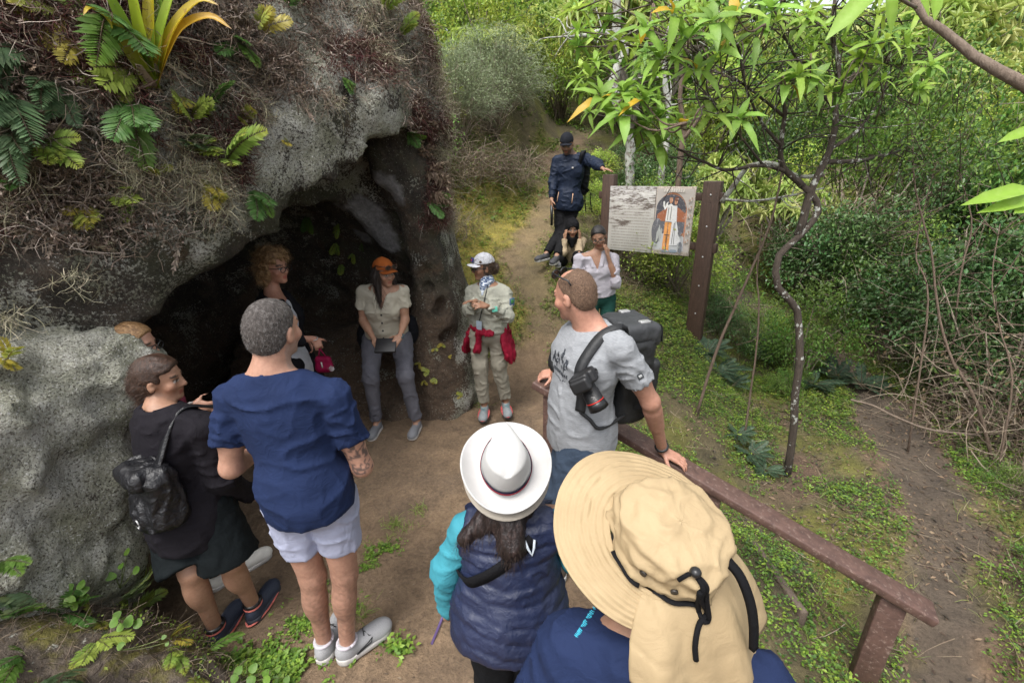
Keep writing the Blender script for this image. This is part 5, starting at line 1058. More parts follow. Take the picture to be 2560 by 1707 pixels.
class Per:
    """joints in J (world), torso facing tf, head looking hl with up hu, size factor s"""
    def __init__(P_, J, tf, hl, hu=(0, 0, 1), s=1.0, male=True, fat=1.0, skin='fair', hs=1.0, belly=0.0):
        P_.J = {k: np.asarray(v, float) for k, v in J.items()}; P_.s = s; P_.male = male; P_.fat = fat; P_.belly = belly
        P_.T = frame(tf, (0, 0, 1)) if False else None
        up = nrm(P_.J['neck']-P_.J['pel']); f = np.asarray(tf, float); f = nrm(f-up*np.dot(f, up)); P_.T = np.array([np.cross(f, up), f, up])
        P_.H = frame(hl, hu); P_.hs = hs*s; P_.skin = np.array(SKIN[skin] if isinstance(skin, str) else skin); P_.hands = []; P_.paint = []
        P_.brow = (.06, .04, .03); P_.stub = None
    def torso(P_, p, inf=0.0):
        J, T, s, f = P_.J, P_.T, P_.s, P_.fat
        a, b = J['pel'], J['neck']; w = 1.0 if P_.male else .90
        d = ell(p, lerp(a, b, .70)+T[1]*.005, A(.165*w*f, .112*f, .20)*s+inf, T)
        d = smin(d, ell(p, lerp(a, b, .36)+T[1]*(.012+.5*P_.belly), A(.142*w*f, (.105+P_.belly)*f, .19)*s+inf, T), .06)
        d = smin(d, ell(p, lerp(a, b, .02), A(.160*f*(1 if P_.male else 1.06), .118*f, .13)*s+inf, T), .06)
        for k in ('L', 'R'):
            d = smin(d, cap(p, lerp(b, J['sh'+k], .25)-T[2]*.015*s, J['sh'+k]-T[2]*.008*s, .060*s+inf, .050*s*f+inf), .05)
            d = smin(d, cap(p, b+T[2]*.03*s, lerp(b, J['sh'+k], .7)+T[2]*.01, .05*s+inf*.6, .03*s+inf*.6), .04)
            if not P_.male: d = smin(d, ell(p, lerp(a, b, .66)+T[1]*.085*s+T[0]*(.075*s if k == 'R' else -.075*s), A(.07, .055, .065)*s+inf, T), .04)
            else: d = smin(d, ell(p, lerp(a, b, .74)+T[1]*.075*s+T[0]*(.08*s if k == 'R' else -.08*s), A(.085, .04, .07)*s+inf, T), .05)
        return d
    def arm(P_, p, k, inf=0.0, t=2.0):
        J, s, f = P_.J, P_.s, (P_.fat+1)/2; w = 1.0 if P_.male else .84
        a, e, r = J['sh'+k], J['el'+k], J['wr'+k]
        d = cap(p, a, e, .054*s*w*f+inf, .041*s*w*f+inf)
        d = smin(d, ell(p, lerp(a, e, .45), A(.05, .05, .11)*s*w*f+inf, frame(nrm(np.cross(e-a, [.3, .2, 1])), e-a)), .03) if t >= 1 else d
        d = smin(d, cap(p, e, r, .041*s*w*f+inf, .027*s*w+inf), .025)
        return smin(d, cap(p, lerp(e, r, .15), lerp(e, r, .45), .043*s*w*f+inf, .036*s*w+inf), .02)
    def leg(P_, p, k, inf=0.0):
        J, s, f = P_.J, P_.s, P_.fat
        a, e, r = J['hip'+k], J['kn'+k], J['an'+k]
        d = cap(p, a, e, .088*s*f+inf, .056*s+inf)
        d = smin(d, cap(p, e, r, .052*s+inf, .036*s+inf), .03)
        back = -P_.T[1]; back = nrm(back-nrm(r-e)*np.dot(back, nrm(r-e)))
        return smin(d, ell(p, lerp(e, r, .30)+back*.018*s, A(.05, .052, .115)*s+inf, frame(back, e-r)), .03)
    def head(P_, p):
        q = ((p-P_.J['head'].astype(np.float32))@P_.H.T.astype(np.float32))/P_.hs
        d = ell(q, (0, -.012, .028), (.076, .098, .092))
        d = smin(d, ell(q, (0, .028, -.045), (.057 if P_.male else .052, .066, .074 if P_.male else .070)), .035)
        d = smin(d, ell(q, (0, .070, -.098), (.026, .022, .018)), .025)
        d = smin(d, cap(q, (-.036, .076, .022), (.036, .076, .022), .014 if P_.male else .009), .02)
        for x in (-1, 1):
            d = smin(d, np.linalg.norm(q-A(x*.042, .062, -.028), axis=1)-.024, .02)
            d = smax(d, -(np.linalg.norm(q-A(x*.031, .105, -.002), axis=1)-.017), .014)
            d = np.minimum(d, np.linalg.norm(q-A(x*.030, .074, -.002), axis=1)-.0135)
        d = smin(d, cap(q, (0, .088, .010), (0, .108, -.028), .0085, .0115), .012)
        for x in (-1, 1): d = smin(d, np.linalg.norm(q-A(x*.011, .096, -.033), axis=1)-.0085, .008)
        d = smin(d, ell(q, (0, .086, -.060), (.023, .011, .0065)), .006)
        d = smin(d, ell(q, (0, .083, -.072), (.020, .011, .0065)), .006)
        for x in (-1, 1):
            e = ell(q, (x*.079, -.008, -.012), (.011, .021, .033)); e = smax(e, -(np.linalg.norm(q-A(x*.094, .004, -.008), axis=1)-.013), .006); d = smin(d, e, .008)
        return d*P_.hs
    def add_hand(P_, k, f, n, curl=(.5, .6, .5), spread=.18, thumb=(.55, .75, -.3), sc=None):
        w = P_.J['wr'+k]; f = nrm(f); n = np.asarray(n, float); n = nrm(n-f*np.dot(n, f)); sd = np.cross(n, f) if k == 'R' else np.cross(f, n)
        s = (sc or P_.s)*(1.0 if P_.male else .9); C = []
        C.append(('box', w+f*.048*s, A(.039, .046, .014)*s, np.array([sd, f, n])))
        for i, L in enumerate((.072, .080, .074, .058)):
            L *= s; b = w+f*.086*s+sd*(.029-.0195*i)*s; dv = nrm(f+sd*spread*(1.2-.8*i)*.35); dn = n.copy(); ang = 0
            for j, fr in enumerate((.45, .30, .25)):
                ang += curl[j]*(1 if i < 3 else 1.1); v = dv*math.cos(ang)-dn*math.sin(ang); e = b+v*L*fr
                C.append(('cap', b, e, (.0092-.0008*j)*s, (.0085-.0009*j)*s)); b = e
        b = w+f*.022*s+sd*.030*s; v = nrm(f*thumb[0]+sd*thumb[1]+n*thumb[2]); e = b+v*.042*s; C.append(('cap', b, e, .014*s, .011*s))
        v2 = nrm(v+f*.45); C.append(('cap', e, e+v2*.034*s, .0105*s, .0085*s))
        P_.hands.append(C); P_.J['hand'+k] = w+f*.09*s
    def hand_sdf(P_, p, C):
        pts = np.array([c[1] for c in C]+[c[2] for c in C if c[0] == 'cap'])
        def fn(q):
            d = None
            for c in C:
                e = box(q, c[1], c[2], c[3], .012) if c[0] == 'box' else cap(q, c[1], c[2], c[3], c[4])
                d = e if d is None else smin(d, e, .006)
            return d
        return culled(p, pts.min(0)-.03, pts.max(0)+.03, fn)
    def body(P_, p):
        J, s = P_.J, P_.s
        d = P_.torso(p, -.004)
        h0 = J['head']
        d = smin(d, cap(p, J['neck']-P_.T[2]*.02, h0-P_.H[2]*.05*P_.hs-P_.H[1]*.022*P_.hs, .068*s*(1 if P_.male else .74), .061*s*(1 if P_.male else .74)), .03)
        d = smin(d, culled(p, h0-.2, h0+.2, P_.head), .02)
        for k in ('L', 'R'):
            d = smin(d, P_.arm(p, k), .03)
            d = smin(d, P_.leg(p, k), .03)
            a = J['an'+k]; t = J['toe'+k]; d = smin(d, cap(p, a-[0, 0, .03], lerp(a, t, .8)*[1, 1, 0]+[0, 0, t[2]+.03], .034*s, .026*s), .03)
        for C in P_.hands: d = smin(d, P_.hand_sdf(p, C), .012)
        return d
    def bbox(P_, m=.16):
        a = np.array(list(P_.J.values())); return a.min(0)-m, a.max(0)+m
    def hl(P_, V): return ((V-P_.J['head'])@P_.H.T)/P_.hs
    def color(P_, V):
        c = np.tile(P_.skin, (len(V), 1)); q = P_.hl(V)
        near = np.linalg.norm(q, axis=1) < .16
        lip = near & ((np.abs(q[:, 0]) < .023) & (q[:, 1] > .075) & (np.abs(q[:, 2]+.066) < .013)); c[lip] = P_.skin*[.85, .55, .58]
        ck = near & (q[:, 1] > .03); w = np.exp(-((np.abs(q[:, 0])-.045)**2+(q[:, 2]+.035)**2)/.0009)[:, None]*ck[:, None]; c = c*(1-.25*w)+P_.skin*[1.05, .72, .68]*.25*w
        ax = np.abs(q[:, 0])
        br = near & (q[:, 1] > .055) & (ax > .012) & (ax < .052) & (np.abs(q[:, 2]-.026+.12*np.abs(ax-.034)) < .0055); c[br] = P_.brow
        ey = near & (q[:, 1] > .06) & (((ax-.030)/.015)**2+((q[:, 2]+.002)/.0075)**2 < 1); c[ey] = (.36, .34, .32)
        ir = near & (q[:, 1] > .06) & (((ax-.030)/.0065)**2+((q[:, 2]+.002)/.007)**2 < 1); c[ir] = (.03, .018, .012)
        ln = near & (q[:, 1] > .06) & (((ax-.030)/.018)**2+((q[:, 2]-.004)/.0085)**2 < 1) & ~ey & (q[:, 2] > -.001); c[ln] = P_.skin*.35
        if P_.stub is not None:
            col, w0 = P_.stub; st = near & (q[:, 2] < -.035) & (q[:, 1] > -.03) & ~lip; w = (smooth(-.03, -.06, q[:, 2])*w0)[:, None]*st[:, None]; c = c*(1-w)+np.array(col)*w
        for fn in P_.paint: c = fn(V, c)
        return c
def fold(p, amp=.006, f=(7, 7, 11), off=0.0):
    q = p*np.asarray(f, np.float32)*1.35; q = q+.6*vnoise(q, .8, off+31)[:, None]*np.array([1, -.8, .7], np.float32)
    r1 = 1-np.abs(vnoise(q, 1.0, off))*2.4; r2 = 1-np.abs(vnoise(q, 2.2, off+5))*2.4
    return -(np.maximum(r1, 0)**2*1.1+.45*np.maximum(r2, 0)**2-.5)*amp
def cutcap(p, a, b, r1, r2, ext=.0):      # capsule with flat end at b
    a = np.asarray(a, float); b = np.asarray(b, float); u = nrm(b-a)
    e = b+u*.08
    L = np.linalg.norm(b-a); r3 = r1+(r2-r1)*(L+.08)/L
    return smax(cap(p, a, e, r1, r3), plane(p, b, u), .008)
def person(name, label, Pn, h=.008, hz=None):
    J = Pn.J; base = lerp(J['anL'], J['anR'], .5); base[2] = min(J['toeL'][2], J['toeR'][2])
    root = empty('person', base, label, 'person', None)
    lo, hi = Pn.bbox()
    hd = J['head'][2]
    body = sdf_obj('body', Pn.body, lo, hi, h, M_skin, root, Pn.color, fz=(hd-.16, hd+.16, min(h, .0055)))
    Pn.root = root
    return root
def garment(name, Pn, f, mat, lo, hi, h=.009, parent=None, colf=None):
    return sdf_obj(name, f, lo, hi, h, mat, parent or Pn.root, colf)
def shoe(Pn, k, up, sole, L=.275, w=1.0, fdir=None):
    J = Pn.J; a, t = J['an'+k], J['toe'+k]; g = t[2]
    f = nrm([t[0]-a[0], t[1]-a[1], 0]) if fdir is None else nrm(fdir); M = np.array([np.cross(f, [0, 0, 1.0]), f, [0, 0, 1.0]])
    c = np.array([a[0], a[1], g])+f*L*.27; s = L/.275
    def upf(p):
        q = (p-c.astype(np.float32))@M.T.astype(np.float32)/s
        d = ell(q, (0, -.075, .055), (.040*w, .062, .055))
        d = smin(d, ell(q, (0, .03, .045), (.044*w, .10, .045)), .03)
        d = smin(d, ell(q, (0, .09, .035), (.046*w, .055, .036)), .03)
        d = smin(d, cap(q, (0, -.085, .03), (0, -.072, .098), .037*w, .040*w), .02)
        d = smax(d, q[:, 2]-.108+.12*(q[:, 1]+.07), .008)
        op = cap(q, (0, -.06, .11), (0, -.045, .16), .031*w, .04); d = smax(d, -op, .006)
        return smax(d, .018-q[:, 2], .006)*s
    def sof(p):
        q = (p-c.astype(np.float32))@M.T.astype(np.float32)/s
        wv = .046*w+.006*np.sin(q[:, 1]*20)
        out = np.maximum(np.abs(q[:, 0])-wv, 0); L1 = np.abs(q[:, 1]+.0)-.09
        pl = np.hypot(out+0*q[:, 0], np.maximum(L1, 0))-.0
        d2 = np.sqrt(np.maximum(np.abs(q[:, 0])-.0, 0)**2*0+0)
        e = cap(np.stack([q[:, 0], q[:, 1], 0*q[:, 0]], 1), (0, -.092, 0), (0, .088, 0), .045*w, .050*w)
        top = q[:, 2]-.030-.012*smooth(.04, .14, q[:, 1])-.008*smooth(-.04, -.12, q[:, 1])
        return smax(smax(e, top, .008), -q[:, 2]-.0, .008)*s
    lo = c-[.17, .17, .01]; hi = c+[.17, .17, .15]
    o = sdf_obj('shoe', upf, lo, hi, .0065, up, Pn.root)
    s_ = sdf_obj('sole', sof, lo-[0, 0, .02], hi, .0065, sole, o)
    return o, c, M, s
# ================================================================== the people
def HP(Pn, v): return Pn.J['head']+(np.asarray(v, float)*Pn.hs)@Pn.H        # head-local -> world
def headbox(Pn, m=.2): return Pn.J['head']-m, Pn.J['head']+m
def qh(Pn, p): return (p-Pn.J['head'].astype(np.float32))@Pn.H.T.astype(np.float32)/Pn.hs
def cranium(q, t): return smin(ell(q, (0, -.012, .028), (.076+t, .098+t, .092+t)), ell(q, (0, -.035, -.02), (.066+t*.7, .07+t*.7, .07+t*.7)), .03)
def hair_short(Pn, mat, t=.009, line=(.062, .062), nape=-.085, h=.0055, name='hair', bald=None, side=.03):
    def f(p):
        q = qh(Pn, p); d = cranium(q, t)
        d = d+vnoise(q, 120, 3)*.0012+vnoise(q, 30, 9)*.0018
        d = smax(d, plane(q, (0, line[0], line[1]), (0, .80, -.60)), .01)
        sb = np.maximum(q[:, 1]-side, -.012-q[:, 2]); d = smax(d, smin(plane(q, (0, side, 0), (0, 1, 0)), .02-q[:, 2], .01), .008)   # clear the face below the hairline
        d = smax(d, nape-q[:, 2]-.25*(q[:, 1]+.05), .008)
        er = np.minimum(*[np.linalg.norm(q-A(x*.085, -.002, -.012), axis=1)-.026 for x in (-1, 1)]); d = smax(d, -er, .008)
        if bald is not None: d = smax(d, -(np.linalg.norm(q-A(*bald[:3]), axis=1)-bald[3]), .012)
        return d*Pn.hs
    return garment(name, Pn, f, mat, *headbox(Pn), h)
def capcap(Pn, mat, brimmat=None, tilt=0.0, h=.0055, name='cap', z0=.046, brim=.085, btilt=-.12):
    ct, st = math.cos(tilt), math.sin(tilt)
    def loc(p):
        q = qh(Pn, p); return np.stack([q[:, 0], q[:, 1]*ct+q[:, 2]*st, -q[:, 1]*st+q[:, 2]*ct], 1)
    def dome(p):
        q = loc(p); d = ell(q, (0, -.010, .036), (.088, .110, .104)); i = ell(q, (0, -.010, .032), (.080, .102, .098))
        sm = np.minimum(np.abs(q[:, 0]), np.abs(np.abs(np.arctan2(q[:, 0], q[:, 1]+.01))-1.05)*.06); d = d-.0015*smooth(.004, .0, sm)
        d = smin(d, np.linalg.norm(q-A(0, -.010, .142), axis=1)-.007, .004)
        return smax(smax(d, -i, .003), z0-q[:, 2], .004)*Pn.hs
    def br(p):
        q = loc(p); zz = z0+.004+btilt*(q[:, 1]-.085)-4.5*q[:, 0]**2
        e = (np.sqrt((q[:, 0]/.078)**2+(np.maximum(q[:, 1]-.075, 0)/brim)**2)-1)*.07
        d = smax(smax(np.abs(q[:, 2]-zz)-.0045, e, .004), .045-q[:, 1], .004)
        return smax(d, -(ell(q, (0, -.010, .03), (.080, .102, .1))), .003)*Pn.hs
    lo, hi = headbox(Pn, .24)
    o = garment(name, Pn, dome, mat, lo, hi, h); garment('brim', Pn, br, brimmat or mat, lo, hi, h, o)
    return o, loc
def ring(c, a, b, ra, rb, n=14, a0=0, a1=360): return [np.asarray(c)+np.asarray(a)*ra*math.cos(R(a0+(a1-a0)*k/n))+np.asarray(b)*rb*math.sin(R(a0+(a1-a0)*k/n)) for k in range(n+1)]
M_black = plain('black_plastic', (.012, .012, .013), .35, .2, 40)
def glassmat(name, col, al):
    n = NB(name); n.set(col, .05); n.b.inputs['Alpha'].default_value = al; return n.m
M_lens = glassmat('dark_lens', (.02, .015, .015), .95)
def glasses(Pn, mat, off=(0, 0, 0), tilt=0.0, lens=None, name='glasses', r=.0028, sz=1.0, wide=0.0):
    ct, st = math.cos(tilt), math.sin(tilt)
    def w(v):
        y, z = v[1]*ct-v[2]*st, v[1]*st+v[2]*ct; return HP(Pn, (v[0]+off[0], y+off[1], z+off[2]))
    m = MB()
    for x in (-1, 1):
        c = np.array([x*.033, .108, -.004]); m.tube([w(q) for q in ring(c, (1, 0, 0), (0, 0, 1), .026*sz, .020*sz)], r, 6)
        m.tube([w((x*.058, .105, .006)), w((x*(.078+wide), .07, .008)), w((x*(.085+wide), .0, .004)), w((x*(.083+wide), -.02, -.014))], r, 6)
    m.tube([w((-.009, .110, .0)), w((0, .113, .004)), w((.009, .110, .0))], r, 6)
    o = m.build(name, mat, Pn.root, True)
    if lens is not None:
        for x in (-1, 1):
            V = [w(q) for q in ring((x*.033, .108, -.004), (1, 0, 0), (0, 0, 1), .026*sz, .020*sz)][:-1]; V.append(w((x*.033, .112, -.004)))
            n = len(V)-1; mesh_np('lens', V, np.array([[i, (i+1) % n, n] for i in range(n)]), lens, o)
    return o
def strap(Pn, pts, w=.028, th=.006, mat=None, parent=None, name='strap', off=None, n=24):
    """flat band along pts; its width lies across nrm(off)"""
    c = spline(pts, n); T = np.gradient(c, axis=0); T /= np.linalg.norm(T, axis=1)[:, None]
    o = np.asarray(off, float); o = np.broadcast_to(o, c.shape); S = np.cross(T, o); S /= np.maximum(np.linalg.norm(S, axis=1), 1e-6)[:, None]; N_ = np.cross(S, T)
    V = np.concatenate([np.stack([c-S*w/2-N_*th/2, c+S*w/2-N_*th/2, c+S*w/2+N_*th/2, c-S*w/2+N_*th/2], 1)]).reshape(-1, 3)
    F = []
    for k in range(n-1):
        for j in range(4): F.append([k*4+j, k*4+(j+1) % 4, k*4+4+(j+1) % 4, k*4+4+j])
    F += [[3, 2, 1, 0], [n*4-4, n*4-3, n*4-2, n*4-1]]
    return mesh_np(name, V, np.array(F), mat, parent, False)
def top_shirt(Pn, inf=.012, slv=.55, slr=(.068, .062), hem=-.10, collar=.018, fa=.006, fwd_hem=0, ff=(7, 7, 11), long=False, off=0.0, wide=0.0, quilt=None, sleeves=('L', 'R'), taper=0.0, cuffr=.042):
    """torso garment with sleeves; slv = share of the upper arm covered, long = full sleeves to the wrist"""
    J, T, s = Pn.J, Pn.T, Pn.s; a, b = J['pel'], J['neck']; hc = a+T[2]*hem*s
    def f(p):
        d = Pn.torso(p, inf)
        w = ell(p, hc+T[2]*.10*s, A(.172*Pn.fat+wide, .128*Pn.fat+wide+Pn.belly*.5, .22)*s+inf, T); d = smin(d, w, .05)
        d = smin(d, cap(p, lerp(a, b, .15), hc, .11*s+inf+wide, .12*s+inf+wide), .06)
        if quilt: d = quilt(p, d)
        d = d+fold(p, fa, ff, off)
        d = smax(d, -plane(p, hc, T[2]), .008)
        nk = b+T[2]*collar*s+T[1]*.012*s; d = smax(d, plane(p, nk, nrm(T[2]*.9+T[1]*.25)), .01)
        d = smax(d, -cap(p, b-T[2]*.0, b+T[2]*.12+T[1]*.02, .062*s, .075*s), .008)
        for k in sleeves:
            sh, e, r = J['sh'+k], J['el'+k], J['wr'+k]
            if long:
                q = smin(cap(p, sh-T[2]*.012*s, e, .052*s+inf, slr[1]*s), cutcap(p, e, lerp(e, r, .93), slr[1]*s, cuffr*s), .03)
            else: q = cutcap(p, sh-T[2]*.012*s, lerp(sh, e, slv), .051*s+inf, slr[1]*s)
            q = q+fold(p, fa*1.2, (10, 10, 14), off+3)
            d = smin(d, q, .014)
        return d
    pts = [a, b, hc]+[J['sh'+k] for k in 'LR']+([J['el'+k] for k in sleeves]+[J['wr'+k] for k in sleeves] if long or slv > .2 else [])
    pts = np.array(pts); return f, pts.min(0)-.2, pts.max(0)+.2
def trousers(Pn, inf=.012, waist=.10, end=1.0, r=(.102, .078, .058), knee=True, fa=.006, off=0.0, flare=0.0):
    J, T, s = Pn.J, Pn.T, Pn.s; a = J['pel']; wc = a+T[2]*waist*s
    def f(p):
        d = ell(p, a, A(.172*Pn.fat, .130*Pn.fat, .125)*s+inf, T)
        d = smin(d, cap(p, a, wc, .115*s+inf, .115*s+inf), .05)
        d = smax(d, plane(p, wc, T[2]), .006)
        lg = None
        for k in 'LR':
            h_, kn, an = J['hip'+k], J['kn'+k], J['an'+k]
            if knee:
                q = smin(cap(p, h_, kn, r[0]*s*Pn.fat, r[1]*s), cutcap(p, kn, lerp(kn, an, end), r[1]*s, r[2]*s), .03)
            else: q = cutcap(p, h_, lerp(h_, kn, end), r[0]*s*Pn.fat, r[1]*s+flare)
            q = q+fold(p, fa, (9, 9, 9), off+7); lg = q if lg is None else smin(lg, q, .006)
        return smin(d, lg, .03)
    pts = np.array([a, wc]+[J[n+k] for n in ('hip', 'kn') for k in 'LR']+([J['an'+k] for k in 'LR'] if knee else []))
    return f, pts.min(0)-.2, pts.max(0)+.2
def feet(J, k, an, toe_dir, L=.2, g=None):
    J['an'+k] = np.asarray(an, float); d = nrm([toe_dir[0], toe_dir[1], 0]); g = an[2]-.095 if g is None else g
    J['toe'+k] = np.array([an[0]+d[0]*L, an[1]+d[1]*L, g])
PEOPLE = {}
M_whitesole = plain('white_rubber', (.44, .42, .40), .6, .12, 40)
M_gsole = plain('grey_rubber', (.40, .39, .37), .7, .15, 40)
# ---------------------------------------------------------------- man in the blue T-shirt
def blue_man():
    J = dict(head=P(684, 826, 1.60), neck=P(676, 950, 1.555), shL=P(580, 990, 1.56), shR=P(832, 985, 1.56), elL=P(578, 1168, 1.54), elR=P(905, 1165, 1.58), wrL=P(655, 1120, 1.78), wrR=P(850, 1120, 1.82),
             pel=P(772, 1235, 1.54), hipL=P(722, 1255, 1.55), hipR=P(830, 1245, 1.55), knL=P(782, 1440, 1.54), knR=P(862, 1432, 1.55))
    feet(J, 'L', Pz(810, 1600, .095), (.12, 1), .18); feet(J, 'R', Pz(868, 1604, .095), (.75, .66), .18)
    pn = Per(J, (.22, .97, 0), (.24, .96, -.06), (0, 0, 1), 1.0, True, 1.0, 'fair', .98)
    pn.add_hand('L', (.8, .3, .1), (0, .3, 1)); pn.add_hand('R', (-.8, .3, .1), (0, .3, 1))
    pn.stub = ((.25, .2, .18), .5)
    sh, el = J['shR'], J['elR']; hip = [J['knL'], J['knR']]
    def tattoo(V, c):
        t = (V-sh)@nrm(el-sh)/np.linalg.norm(el-sh); ax = nrm(el-sh); rad = V-sh-np.outer((V-sh)@ax, ax)
        face = rad@nrm([.45, -.9, 0]); m = (t > .50) & (t < 1.02) & (face > .012) & (np.linalg.norm(rad, axis=1) < .09)
        n = vnoise(V, 42, 3)+.6*vnoise(V, 85, 9); ink = m & (np.abs(n) < .17); c = c.copy(); c[ink] = c[ink]*.25+np.array([.04, .05, .06])*.5
        return c
    def legs(V, c):                # darker, hairy shins
        m = smooth(J['knL'][2]+.16, J['knL'][2]-.02, V[:, 2])*smooth(.10, .2, V[:, 2]); w = (m*.5*np.clip(.6+.6*vnoise(V, 90, 2), 0, 1))[:, None]; return c*(1-w)+np.array([.085, .05, .035])*w
    pn.paint = [tattoo, legs]
    person('person', 'person with short grey hair in navy T-shirt and pale lavender shorts', pn, .0088)
    f, lo, hi = top_shirt(pn, .016, .62, (.070, .070), -.060, .03, .0105, off=2.0, wide=.012, ff=(4.6, 4.6, 6))
    M = fabric('navy_jersey', (.019, .034, .098), .12, 600); o = garment('t_shirt', pn, f, M, lo, hi, .0085)
    col = ring(J['neck']+pn.T[2]*.028+pn.T[1]*.012, pn.T[0], pn.T[1], .072, .066, 24); MB().tube(col, .0065, 6).build('collar', M, o, True)
    f, lo, hi = trousers(pn, .010, .06, .60, (.104, .086), False, .008, 3, .004); M2 = fabric('lavender_cotton', (.50, .53, .70), .06, 500)
    o = garment('shorts', pn, f, M2, lo, hi, .0085); b = P(811, 1302, 1.435); MB().tube([b, b+[0, -.006, 0]], .009, 10).build('button', plain('horn', (.25, .2, .16), .4), o)
    ho = hair_short(pn, hairmat('grey_hair', (.060, .050, .045), (.15, .14, .135), (60, 60, 40), .8), .006, (.055, .070), -.095)
    fuzz(ho, pn, 6500, .008, .0010, [(.06, .048, .042), (.12, .112, .108), (.16, .155, .15), (.08, .058, .045)], pn.H[2]*-.8-pn.H[1]*.3, .45, .08)
    M3 = plain('grey_knit', (.30, .30, .31), .85, .15, 300, .3)
    for k in 'LR':
        o, c, Mx, s = shoe(pn, k, M3, M_whitesole, .285)
        an = J['an'+k]; f_ = Mx[1]
        MB().tube(ring(an+[0, 0, .008], Mx[0], Mx[1], .041, .045), .008, 6).build('sock', plain('white_sock', (.45, .42, .46), .9, .05, 200), pn.root, True)
        lc = MB()
        for j in range(5):
            q = c+f_*(.005+.022*j)*s+np.array([0, 0, .090-.0065*j]); lc.tube([q-Mx[0]*.022+f_*.006, q+[0, 0, .004], q+Mx[0]*.022-f_*.006], .0028, 5)
        lc.tube([c+f_*.01+[0, 0, .093], c+f_*.02+Mx[0]*.03+[0, 0, .082], c+f_*.05+Mx[0]*.035+[0, 0, .066]], .0025, 5)
        lc.build('laces', M_black, o, True)
        for sgn in (-1, 1):
            sd = MB(); sd.tube([c+Mx[0]*sgn*.044-f_*.055+[0, 0, .030], c+Mx[0]*sgn*.044+f_*.005+[0, 0, .058], c+Mx[0]*sgn*.040+f_*.03+[0, 0, .068], c+Mx[0]*sgn*.045+f_*.02+[0, 0, .048], c+Mx[0]*sgn*.044-f_*.05+[0, 0, .030]], .004, 5)
            sd.build('side_stripe', M_black, o, True)
    PEOPLE['blue'] = pn
blue_man()
